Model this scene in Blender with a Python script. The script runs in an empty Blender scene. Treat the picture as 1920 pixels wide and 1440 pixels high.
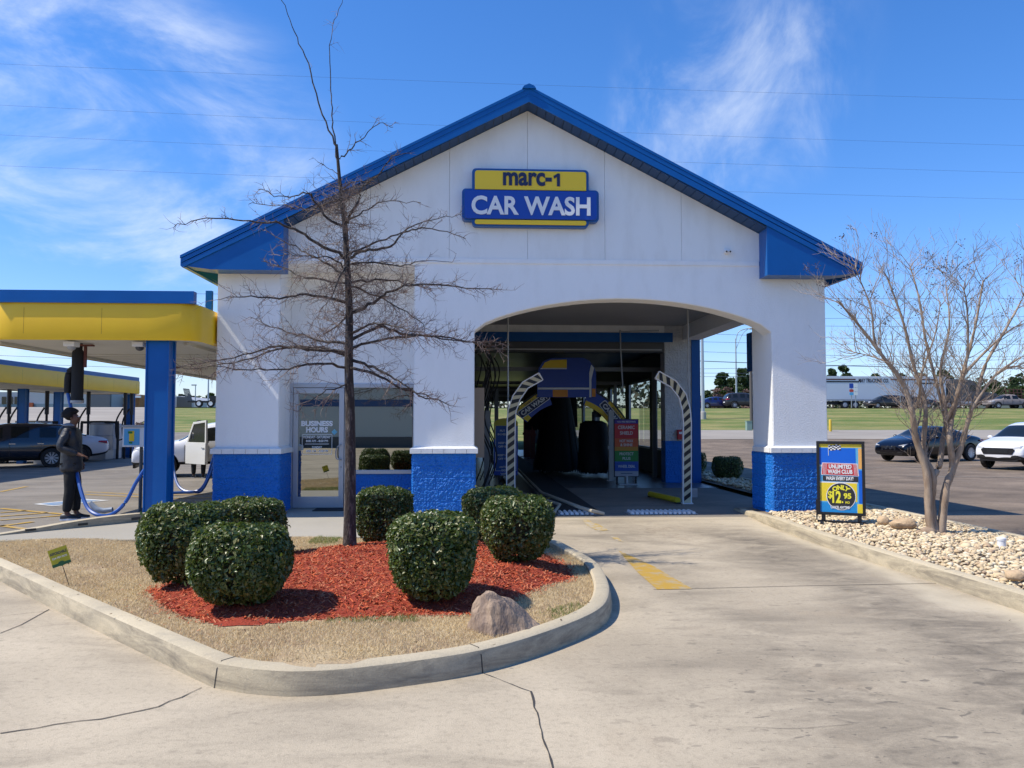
import bpy, bmesh, math, random
import numpy as np
from mathutils import Vector, Matrix
from math import radians as rad, sin, cos, pi

S = bpy.context.scene
COL = S.collection

# ------------------------------------------------------------------ camera
FPX, YAW, PIT, CH = 1490.0, rad(3.08), math.atan(70 / 1490), 1.7
cam = bpy.data.cameras.new('camera')
cam.sensor_width = 36
cam.lens = FPX / 1920 * 36
cam.clip_start = 0.05
cam.clip_end = 3000
co = bpy.data.objects.new('camera', cam)
COL.objects.link(co)
co.location = (0, 0, CH)
co.rotation_euler = (pi / 2 + PIT, 0, -YAW)
S.camera = co

# ------------------------------------------------------------------ sky and sun
SUN = Vector((-1, -0.16, 1.39)).normalized()          # towards the sun
EL = math.asin(SUN.z)
AZ = math.atan2(SUN.x, SUN.y)
W = bpy.data.worlds.new('World')
S.world = W
W.use_nodes = True
nt = W.node_tree
nt.nodes.clear()
wo = nt.nodes.new('ShaderNodeOutputWorld')
bg = nt.nodes.new('ShaderNodeBackground')
bg.inputs['Strength'].default_value = 0.14
sky = nt.nodes.new('ShaderNodeTexSky')
sky.sky_type = 'NISHITA'
sky.sun_disc = False
sky.sun_elevation = EL
sky.sun_rotation = AZ
sky.altitude = 100
sky.air_density = 1.0
sky.dust_density = 0.3
sky.ozone_density = 2.5
hs = nt.nodes.new('ShaderNodeHueSaturation')
hs.inputs['Saturation'].default_value = 1.25
hs.inputs['Value'].default_value = 1.0
nt.links.new(sky.outputs[0], hs.inputs['Color'])
sky_col = hs.outputs[0]
tc = nt.nodes.new('ShaderNodeTexCoord')


def wn(t, **k):
    n = nt.nodes.new(t)
    for a, b in k.items():
        setattr(n, a, b)
    return n


def wmath(op, a, b=None, clamp=False):
    n = wn('ShaderNodeMath', operation=op)
    n.use_clamp = clamp
    for i, x in enumerate((a, b)):
        if x is None:
            continue
        if isinstance(x, (int, float)):
            n.inputs[i].default_value = x
        else:
            nt.links.new(x, n.inputs[i])
    return n.outputs[0]


# clear dry air: bluer than the model's, most of all low down
sep = wn('ShaderNodeSeparateXYZ')
nt.links.new(tc.outputs['Generated'], sep.inputs[0])
hz_ = wn('ShaderNodeMapRange', interpolation_type='SMOOTHSTEP')
hz_.inputs[1].default_value = 0.0
hz_.inputs[2].default_value = 0.42
nt.links.new(sep.outputs['Z'], hz_.inputs[0])
tint = wn('ShaderNodeMixRGB')
tint.inputs[1].default_value = (0.84, 0.90, 1.18, 1)
tint.inputs[2].default_value = (0.84, 1.02, 1.30, 1)
nt.links.new(hz_.outputs[0], tint.inputs[0])
mul = wn('ShaderNodeMixRGB', blend_type='MULTIPLY')
mul.inputs[0].default_value = 1.0
nt.links.new(sky_col, mul.inputs[1])
nt.links.new(tint.outputs[0], mul.inputs[2])
sky_col = mul.outputs[0]


def blob(d, width):
    """soft patch of thin cloud round the sky direction d"""
    dv = Vector(d).normalized()
    n = wn('ShaderNodeVectorMath', operation='DOT_PRODUCT')
    nt.links.new(tc.outputs['Generated'], n.inputs[0])
    n.inputs[1].default_value = dv
    r = wn('ShaderNodeMapRange', interpolation_type='SMOOTHERSTEP')
    r.inputs[1].default_value = cos(width)
    r.inputs[2].default_value = 1.0
    nt.links.new(n.outputs['Value'], r.inputs[0])
    return r.outputs[0]


def cloudnoise(scale, stretch, rot, lo, hi, detail=9, dist=1.3):
    mp = wn('ShaderNodeMapping')
    nt.links.new(tc.outputs['Generated'], mp.inputs[0])
    mp.inputs['Rotation'].default_value = rot
    mp.inputs['Scale'].default_value = stretch
    nz = wn('ShaderNodeTexNoise')
    nz.inputs['Scale'].default_value = scale
    nz.inputs['Detail'].default_value = detail
    nz.inputs['Roughness'].default_value = 0.62
    nz.inputs['Distortion'].default_value = dist
    nt.links.new(mp.outputs[0], nz.inputs['Vector'])
    r = wn('ShaderNodeMapRange', interpolation_type='SMOOTHSTEP')
    r.inputs[1].default_value = lo
    r.inputs[2].default_value = hi
    nt.links.new(nz.outputs[0], r.inputs[0])
    return r.outputs[0]


def skydir(px, py):
    F = Vector((sin(YAW) * cos(PIT), cos(YAW) * cos(PIT), sin(PIT)))
    R = Vector((cos(YAW), -sin(YAW), 0))
    U = R.cross(F)
    return F + R * ((px - 960) / FPX) + U * ((720 - py) / FPX)


left = wmath('ADD', blob(skydir(20, 300), 0.30), blob(skydir(330, 330), 0.22), True)
left = wmath('ADD', left, wmath('MULTIPLY', blob(skydir(150, 560), 0.30), 0.5), True)
right = wmath('ADD', blob(skydir(1290, 250), 0.13), blob(skydir(1440, 190), 0.12), True)
right = wmath('ADD', right, wmath('MULTIPLY', blob(skydir(1400, 60), 0.16), 0.45), True)
n1 = cloudnoise(4.5, (1, 1, 1.8), (0, 0.35, 0.2), 0.37, 0.80, 10, 0.45)
n2 = cloudnoise(5.0, (1.7, 1, 1.0), (0, 0.7, 0.0), 0.40, 0.90, 10, 0.5)
cl = wmath('ADD', wmath('MULTIPLY', left, n1), wmath('MULTIPLY', wmath('MULTIPLY', right, n2), 0.75), True)
cl = wmath('MULTIPLY', cl, 0.85)
mx = wn('ShaderNodeMixRGB')
nt.links.new(cl, mx.inputs[0])
nt.links.new(sky_col, mx.inputs[1])
mx.inputs[2].default_value = (6.0, 6.5, 7.2, 1)
nt.links.new(mx.outputs[0], bg.inputs['Color'])
nt.links.new(bg.outputs[0], wo.inputs[0])

sl = bpy.data.lights.new('sun', 'SUN')
sl.energy = 4.7
sl.angle = rad(0.4)
sl.color = (1.0, 0.93, 0.80)
so = bpy.data.objects.new('sun', sl)
COL.objects.link(so)
so.rotation_euler = SUN.to_track_quat('Z', 'Y').to_euler()
so.location = (-30, -5, 40)

S.view_settings.view_transform = 'Standard'
S.view_settings.look = 'None'
S.view_settings.exposure = 0.22
S.view_settings.gamma = 1.0
S.render.engine = 'CYCLES'
S.cycles.max_bounces = 8
S.cycles.transparent_max_bounces = 12


# ------------------------------------------------------------------ survey helpers: where a sight line of the photo meets the ground or a wall
def G(px, py, z=0.0):
    d = skydir(px, py)
    t = (z - CH) / d.z
    return Vector((d.x * t, d.y * t, z))


def P(px, py, Y):
    d = skydir(px, py)
    t = Y / d.y
    return Vector((d.x * t, Y, CH + d.z * t))


def XZ(px, py, Y):
    p = P(px, py, Y)
    return p.x, p.z


# ------------------------------------------------------------------ materials
MATS = {}


def M(name, col, rough=0.6, metal=0.0, col2=None, var=None, vscale=4.0, vlo=0.35, vhi=0.65, bump=0.0, bscale=60.0,
      bdetail=6, island=None, spec=0.5, emit=None, stretch=None, coat=0.0, trans=None, dist=0.02, braw=False):
    if name in MATS:
        return MATS[name]
    m = bpy.data.materials.new(name)
    m.use_nodes = True
    t = m.node_tree
    b = t.nodes['Principled BSDF']
    b.inputs['Roughness'].default_value = rough
    b.inputs['Metallic'].default_value = metal
    b.inputs['Specular IOR Level'].default_value = spec
    if coat:
        b.inputs['Coat Weight'].default_value = coat
        b.inputs['Coat Roughness'].default_value = 0.05
    c = (*col, 1)
    b.inputs['Base Color'].default_value = c
    src = None
    g = t.nodes.new('ShaderNodeNewGeometry')
    tcn = t.nodes.new('ShaderNodeTexCoord')
    vec = tcn.outputs['Object']
    if stretch:
        mp = t.nodes.new('ShaderNodeMapping')
        mp.inputs['Scale'].default_value = stretch
        t.links.new(vec, mp.inputs[0])
        vec = mp.outputs[0]
    if col2 is not None:
        nz = t.nodes.new('ShaderNodeTexNoise')
        nz.inputs['Scale'].default_value = vscale
        nz.inputs['Detail'].default_value = 8
        nz.inputs['Roughness'].default_value = 0.65
        t.links.new(vec, nz.inputs['Vector'])
        r = t.nodes.new('ShaderNodeMapRange')
        r.inputs[1].default_value = vlo
        r.inputs[2].default_value = vhi
        t.links.new(nz.outputs[0], r.inputs[0])
        x = t.nodes.new('ShaderNodeMixRGB')
        x.inputs[1].default_value = c
        x.inputs[2].default_value = (*col2, 1)
        t.links.new(r.outputs[0], x.inputs[0])
        src = x.outputs[0]
    if island is not None:
        x = t.nodes.new('ShaderNodeValToRGB')
        n = len(island)
        el = x.color_ramp.elements
        while len(el) < n:
            el.new(0.5)
        for i, cc in enumerate(island):
            el[i].position = i / (n - 1)
            el[i].color = (*cc, 1)
        t.links.new(g.outputs['Random Per Island'], x.inputs[0])
        if src is None:
            src = x.outputs[0]
        else:
            y = t.nodes.new('ShaderNodeMixRGB')
            y.inputs[0].default_value = 0.6
            t.links.new(src, y.inputs[1])
            t.links.new(x.outputs[0], y.inputs[2])
            src = y.outputs[0]
    if src is not None:
        t.links.new(src, b.inputs['Base Color'])
    if bump:
        nz = t.nodes.new('ShaderNodeTexNoise')
        nz.inputs['Scale'].default_value = bscale
        nz.inputs['Detail'].default_value = bdetail
        t.links.new(tcn.outputs['Object'] if braw else vec, nz.inputs['Vector'])
        bp = t.nodes.new('ShaderNodeBump')
        bp.inputs['Strength'].default_value = bump
        bp.inputs['Distance'].default_value = dist
        t.links.new(nz.outputs[0], bp.inputs['Height'])
        t.links.new(bp.outputs[0], b.inputs['Normal'])
    if trans is not None:
        b.inputs['Transmission Weight'].default_value = 0
        tl = t.nodes.new('ShaderNodeBsdfTranslucent')
        tl.inputs[0].default_value = (*trans, 1)
        mxs = t.nodes.new('ShaderNodeMixShader')
        mxs.inputs[0].default_value = 0.25
        out = t.nodes['Material Output']
        t.links.new(b.outputs[0], mxs.inputs[1])
        t.links.new(tl.outputs[0], mxs.inputs[2])
        t.links.new(mxs.outputs[0], out.inputs[0])
    if emit is not None:
        b.inputs['Emission Color'].default_value = (*emit[:3], 1)
        b.inputs['Emission Strength'].default_value = emit[3]
    MATS[name] = m
    return m


def glassmat(name, tint, refl=0.12, rough=0.0, seetint=(0.7, 0.75, 0.75)):
    m = bpy.data.materials.new(name)
    m.use_nodes = True
    t = m.node_tree
    t.nodes.clear()
    o = t.nodes.new('ShaderNodeOutputMaterial')
    tr = t.nodes.new('ShaderNodeBsdfTransparent')
    tr.inputs[0].default_value = (*seetint, 1)
    gl = t.nodes.new('ShaderNodeBsdfGlossy')
    gl.inputs['Roughness'].default_value = rough
    gl.inputs['Color'].default_value = (*tint, 1)
    ge = t.nodes.new('ShaderNodeNewGeometry')
    dt = t.nodes.new('ShaderNodeVectorMath')
    dt.operation = 'DOT_PRODUCT'
    t.links.new(ge.outputs['Incoming'], dt.inputs[0])
    t.links.new(ge.outputs['Normal'], dt.inputs[1])
    prev = dt.outputs['Value']
    for op, v in (('ABSOLUTE', None), ('SUBTRACT', 1.0), ('POWER', 5.0)):
        mn = t.nodes.new('ShaderNodeMath')
        mn.operation = op
        if op == 'SUBTRACT':
            mn.inputs[0].default_value = 1.0
            t.links.new(prev, mn.inputs[1])
        else:
            t.links.new(prev, mn.inputs[0])
            if v:
                mn.inputs[1].default_value = v
        prev = mn.outputs[0]
    ad = t.nodes.new('ShaderNodeMath')
    ad.operation = 'ADD'
    ad.use_clamp = True
    ad.inputs[1].default_value = refl
    t.links.new(prev, ad.inputs[0])
    mxs = t.nodes.new('ShaderNodeMixShader')
    t.links.new(ad.outputs[0], mxs.inputs[0])
    t.links.new(tr.outputs[0], mxs.inputs[1])
    t.links.new(gl.outputs[0], mxs.inputs[2])
    t.links.new(mxs.outputs[0], o.inputs[0])
    MATS[name] = m
    return m


def concrete(name, c1, c2, dark, warm, lanes=0.5, speck=0.32, light=0.5, dirt=None, lane=False):
    m = bpy.data.materials.new(name)
    m.use_nodes = True
    t = m.node_tree
    b = t.nodes['Principled BSDF']
    b.inputs['Roughness'].default_value = 0.85
    b.inputs['Specular IOR Level'].default_value = 0.25
    tcn = t.nodes.new('ShaderNodeTexCoord')

    def noise(sc, st=(1, 1, 1), det=8, dis=0.0, ro=0.6):
        mp = t.nodes.new('ShaderNodeMapping')
        mp.inputs['Scale'].default_value = st
        t.links.new(tcn.outputs['Object'], mp.inputs[0])
        n = t.nodes.new('ShaderNodeTexNoise')
        n.inputs['Scale'].default_value = sc
        n.inputs['Detail'].default_value = det
        n.inputs['Roughness'].default_value = ro
        n.inputs['Distortion'].default_value = dis
        t.links.new(mp.outputs[0], n.inputs['Vector'])
        return n.outputs[0]

    def rng(s, a, bb, o0=0.0, o1=1.0):
        r = t.nodes.new('ShaderNodeMapRange')
        r.inputs[1].default_value = a
        r.inputs[2].default_value = bb
        r.inputs[3].default_value = o0
        r.inputs[4].default_value = o1
        t.links.new(s, r.inputs[0])
        return r.outputs[0]

    def mix(f, a, bb):
        x = t.nodes.new('ShaderNodeMixRGB')
        t.links.new(f, x.inputs[0])
        for i, s in ((1, a), (2, bb)):
            if isinstance(s, tuple):
                x.inputs[i].default_value = (*s, 1)
            else:
                t.links.new(s, x.inputs[i])
        return x.outputs[0]

    base = mix(rng(noise(0.55, dis=0.6), 0.35, 0.68), c1, c2)
    base = mix(rng(noise(0.5, (0.6, 1.6, 1), 6, 1.2), 0.50, 0.74, 0, lanes), base, dark)
    base = mix(rng(noise(1.3, (1, 2.5, 1), 9, 0.8), 0.56, 0.8, 0, 0.5), base, dark)
    base = mix(rng(noise(0.9, (1.5, 1, 1), 5, 0.5), 0.58, 0.78, 0, 0.45), base, warm)
    base = mix(rng(noise(5.5, (1, 1.5, 1), 3, 0.3, 0.4), 0.66, 0.74, 0, 0.35), base, dark)
    base = mix(rng(noise(95, det=3), 0.55, 0.78, 0, speck), base, tuple(x * 0.45 for x in dark))
    base = mix(rng(noise(22, det=6, ro=0.7), 0.5, 0.72, 0, speck * 0.8), base, dark)
    base = mix(rng(noise(70, det=3), 0.58, 0.8, 0, light), base, tuple(min(0.85, x * 1.45) for x in c2))
    if lane:
        # rubber and grime where wheels run, and oil drips in the middle of the lane
        ge = t.nodes.new('ShaderNodeNewGeometry')
        sx = t.nodes.new('ShaderNodeSeparateXYZ')
        t.links.new(ge.outputs['Position'], sx.inputs[0])

        def mth(op, a, bb, cl=False):
            n = t.nodes.new('ShaderNodeMath')
            n.operation = op
            n.use_clamp = cl
            for i, s in enumerate((a, bb)):
                if s is None:
                    continue
                if isinstance(s, (int, float)):
                    n.inputs[i].default_value = s
                else:
                    t.links.new(s, n.inputs[i])
            return n.outputs[0]

        def near(s, c, w0, w1):
            return rng(mth('ABSOLUTE', mth('SUBTRACT', s, c), None), w1, w0)
        X, Y = sx.outputs['X'], sx.outputs['Y']
        wob = mth('MULTIPLY', mth('SUBTRACT', noise(0.7, det=3), 0.5), 1.2)
        Xw = mth('ADD', X, wob)
        b1 = mth('MULTIPLY', near(Xw, 3.95, 0.1, 0.75), rng(Y, 13.5, 11.5))
        b2 = mth('MULTIPLY', near(Xw, 2.25, 0.05, 0.6), mth('MULTIPLY', rng(Y, 14.5, 12.0), 0.45))
        b3 = mth('MULTIPLY', rng(Xw, 0.6, 3.4), mth('MULTIPLY', rng(Y, 7.2, 4.6), 0.75))
        band = mth('ADD', mth('ADD', b1, b2), b3, True)
        grain = rng(noise(2.2, (1, 2.0, 1), 9, 0.8, 0.72), 0.33, 0.66, 0.1, 0.85)
        base = mix(mth('MULTIPLY', mth('MULTIPLY', band, grain), 1.0), base, tuple(x * 0.85 for x in dark))
        sp1 = mth('MULTIPLY', mth('MULTIPLY', near(X, 2.9, 0.2, 1.1), near(Y, 12.2, 0.3, 1.4)), rng(noise(4.5, (1, 1.6, 1), 9, 0.6, 0.75), 0.50, 0.66, 0, 0.75))
        base = mix(sp1, base, (0.13, 0.095, 0.065))
        base = mix(mth('MULTIPLY', mth('MULTIPLY', near(Xw, 4.72, 0.02, 0.26), rng(Y, 14.0, 12.5)), 0.6), base, (0.55, 0.475, 0.34))
        reg = mth('MULTIPLY', near(X, 2.9, 1.0, 2.6), rng(Y, 7.2, 5.2))
        drip = mth('MULTIPLY', reg, rng(noise(7.0, (1, 1.5, 1), 2, 0.4, 0.5), 0.655, 0.70, 0, 0.6))
        base = mix(drip, base, (0.10, 0.088, 0.072))
        drip = mth('MULTIPLY', reg, rng(noise(19.0, (1, 1.5, 1), 2, 0.3, 0.5), 0.67, 0.71, 0, 0.55))
        base = mix(drip, base, (0.10, 0.088, 0.072))
    if dirt is not None:
        # tyre scuffs and dirt on the upright faces
        gg = t.nodes.new('ShaderNodeNewGeometry')
        sp = t.nodes.new('ShaderNodeSeparateXYZ')
        t.links.new(gg.outputs['Normal'], sp.inputs[0])
        fz = rng(sp.outputs['Z'], 0.75, 0.35)
        nn_ = rng(noise(1.1, (1, 1, 7), 9, 0.9, 0.75), 0.42, 0.66, 0.08, 0.85)
        mm_ = t.nodes.new('ShaderNodeMath')
        mm_.operation = 'MULTIPLY'
        t.links.new(fz, mm_.inputs[0])
        t.links.new(nn_, mm_.inputs[1])
        base = mix(mm_.outputs[0], base, dirt)
    t.links.new(base, b.inputs['Base Color'])
    bp = t.nodes.new('ShaderNodeBump')
    bp.inputs['Strength'].default_value = 0.35
    bp.inputs['Distance'].default_value = 0.01
    t.links.new(noise(120, det=5), bp.inputs['Height'])
    t.links.new(bp.outputs[0], b.inputs['Normal'])
    MATS[name] = m
    return m


conc = concrete('driveway_concrete', (0.385, 0.322, 0.232), (0.525, 0.442, 0.32), (0.145, 0.122, 0.092), (0.38, 0.295, 0.2), 0.6, 0.45, lane=True)
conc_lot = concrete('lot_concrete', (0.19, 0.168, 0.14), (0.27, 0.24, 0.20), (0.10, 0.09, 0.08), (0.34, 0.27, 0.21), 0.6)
conc_walk = concrete('sidewalk_concrete', (0.36, 0.33, 0.27), (0.41, 0.375, 0.31), (0.36, 0.33, 0.29), (0.43, 0.38, 0.3), 0.2)
conc_floor = M('wet_floor', (0.08, 0.082, 0.083), 0.28, col2=(0.19, 0.185, 0.175), vscale=1.2, bump=0.25, bscale=18, spec=0.5)
kerbm = concrete('kerb_concrete', (0.46, 0.39, 0.27), (0.56, 0.475, 0.33), (0.22, 0.2, 0.165), (0.42, 0.34, 0.24), 0.5, dirt=(0.17, 0.145, 0.11))
asphalt = concrete('asphalt_old', (0.155, 0.118, 0.085), (0.28, 0.215, 0.155), (0.05, 0.041, 0.033), (0.14, 0.095, 0.065), 0.7, 0.9, 0.9)
asphalt2 = M('asphalt_pale', (0.25, 0.22, 0.185), 0.9, col2=(0.36, 0.32, 0.265), vscale=0.12, stretch=(1, 6, 1))
roadm = M('road_grey', (0.16, 0.155, 0.15), 0.9, col2=(0.2, 0.195, 0.185), vscale=0.5)
grass_bank = M('bank_grass', (0.10, 0.155, 0.022), 0.9, col2=(0.29, 0.25, 0.085), vscale=0.35, vlo=0.40, vhi=0.64, bump=0.8, bscale=6, dist=0.15, stretch=(0.5, 2.2, 1))
white = M('white_stucco', (0.88, 0.88, 0.865), 0.85, col2=(0.80, 0.795, 0.77), vscale=2.2, vlo=0.48, vhi=0.8, stretch=(1, 1, 0.35), braw=True, bump=0.32, bscale=38, bdetail=10, dist=0.018, spec=0.3)
white_panel = M('white_panel', (0.85, 0.85, 0.83), 0.75, col2=(0.73, 0.72, 0.69), vscale=2.0, vlo=0.48, vhi=0.8, stretch=(1, 1, 0.3), braw=True, bump=0.15, bscale=160, dist=0.01)
capw = M('cap_white', (0.83, 0.83, 0.82), 0.6, col2=(0.76, 0.75, 0.73), vscale=6, bump=0.15, bscale=30)
blue = M('blue_metal', (0.003, 0.092, 0.33), 0.32, col2=(0.004, 0.105, 0.37), vscale=2, spec=0.3)
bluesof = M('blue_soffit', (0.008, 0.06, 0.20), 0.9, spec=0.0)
bluebl = M('blue_block', (0.003, 0.13, 0.48), 0.5, col2=(0.005, 0.155, 0.56), vscale=7, bump=0.8, bscale=45, dist=0.02, spec=0.4)
alu = M('aluminium', (0.50, 0.52, 0.55), 0.42, 0.6)
black = M('black_paint', (0.012, 0.012, 0.014), 0.45)
blackm = M('black_rubber', (0.015, 0.015, 0.016), 0.8)
dark = M('dark_interior', (0.03, 0.03, 0.032), 0.7)
greyd = M('grey_dark', (0.075, 0.08, 0.085), 0.55)
yellow = M('canopy_yellow', (0.88, 0.54, 0.008), 0.42, col2=(0.84, 0.50, 0.008), vscale=1.5, spec=0.5)
yellows = M('sign_yellow', (0.90, 0.60, 0.02), 0.4)
creamst = M('stripe_cream', (0.62, 0.55, 0.36), 0.6)
whitep = M('white_paint', (0.78, 0.78, 0.78), 0.5)
galv = M('galvanised', (0.38, 0.39, 0.4), 0.45, 0.4)
paintY = M('road_yellow', (0.43, 0.26, 0.035), 0.85, col2=(0.36, 0.30, 0.20), vscale=5, vlo=0.47, vhi=0.66, stretch=(1, 1, 1))
paintB = M('road_blue', (0.16, 0.26, 0.42), 0.8, col2=(0.3, 0.29, 0.27), vscale=5, vlo=0.5, vhi=0.7)
paintW = M('road_white', (0.6, 0.6, 0.58), 0.8, col2=(0.3, 0.29, 0.27), vscale=5, vlo=0.45, vhi=0.7)
signblue = M('sign_blue', (0.005, 0.055, 0.36), 0.35)
signblue2 = M('sign_blue_case', (0.004, 0.085, 0.32), 0.4)
signnavy = M('sign_navy', (0.012, 0.02, 0.075), 0.5)
signred = M('sign_red', (0.5, 0.02, 0.025), 0.5)
orange = M('sign_orange', (0.75, 0.28, 0.03), 0.5)
green = M('sign_green', (0.02, 0.20, 0.035), 0.5)
lightblue = M('sign_lightblue', (0.10, 0.40, 0.68), 0.5)
window_glass = glassmat('window_glass', (0.9, 0.92, 0.95), 0.05, 0.0, (0.72, 0.77, 0.76))
mirror_glass = glassmat('reflective_glass', (0.62, 0.64, 0.60), 0.62, 0.0, (0.25, 0.27, 0.27))
bark = M('oak_bark', (0.040, 0.031, 0.027), 0.9, col2=(0.21, 0.18, 0.155), vscale=22, vlo=0.5, vhi=0.72, bump=1.0, bscale=60, stretch=(1, 1, 0.3), dist=0.02)
twigm = M('oak_twig', (0.12, 0.075, 0.06), 0.8, col2=(0.26, 0.20, 0.16), vscale=9)
myrtle = M('myrtle_bark', (0.21, 0.135, 0.085), 0.8, col2=(0.38, 0.29, 0.21), vscale=9, vlo=.3, vhi=.6, stretch=(1, 1, 0.35), bump=0.3, bscale=25)
leafm = M('shrub_leaf', (0.05, 0.08, 0.02), 0.36, island=[(0.035, 0.06, 0.015), (0.065, 0.105, 0.024), (0.10, 0.145, 0.035), (0.24, 0.22, 0.08), (0.075, 0.12, 0.025), (0.05, 0.08, 0.018)], spec=0.5, trans=(0.14, 0.2, 0.03))


# ------------------------------------------------------------------ object helpers
def tag(o, label=None, cat=None, group=None, kind=None):
    if label:
        o['label'] = label
    if cat:
        o['category'] = cat
    if group:
        o['group'] = group
    if kind:
        o['kind'] = kind
    return o


def thing(name, label, cat, loc=(0, 0, 0), rz=0.0, group=None):
    o = bpy.data.objects.new(name, None)
    COL.objects.link(o)
    o.location = loc
    o.rotation_euler = (0, 0, rz)
    o.empty_display_size = 0.3
    return tag(o, label, cat, group)


def world_of(o):
    m = Matrix.Identity(4)
    while o is not None:
        m = Matrix.LocRotScale(o.location, o.rotation_euler, o.scale) @ m
        o = o.parent
    return m


def link(name, me, mat, parent=None, world=True, smooth=False):
    """one mesh object; world=True: its vertices are world coordinates, moved into the parent's frame"""
    if parent is not None:
        if world:
            me.transform(world_of(parent).inverted())
        o = bpy.data.objects.new(name, me)
        o.parent = parent
    else:
        o = bpy.data.objects.new(name, me)
        n = len(me.vertices)
        if n:
            a = np.empty(n * 3)
            me.vertices.foreach_get('co', a)
            a = a.reshape(-1, 3)
            c = Vector(((a[:, 0].min() + a[:, 0].max()) / 2, (a[:, 1].min() + a[:, 1].max()) / 2, a[:, 2].min()))
            me.transform(Matrix.Translation(-c))
            o.location = c
    if mat is not None and len(me.materials) == 0:
        me.materials.append(mat)
    if smooth:
        me.shade_smooth()
        me.set_sharp_from_angle(angle=rad(smooth if smooth is not True else 40))
    COL.objects.link(o)
    return o


def npmesh(name, V, F):
    V = np.asarray(V, dtype=np.float32)
    F = np.asarray(F, dtype=np.int32)
    me = bpy.data.meshes.new(name)
    k = F.shape[1]
    me.vertices.add(len(V))
    me.vertices.foreach_set('co', V.ravel())
    me.loops.add(F.size)
    me.loops.foreach_set('vertex_index', F.ravel())
    me.polygons.add(len(F))
    me.polygons.foreach_set('loop_start', np.arange(0, F.size, k, dtype=np.int32))
    me.update(calc_edges=True)
    return me


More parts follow.
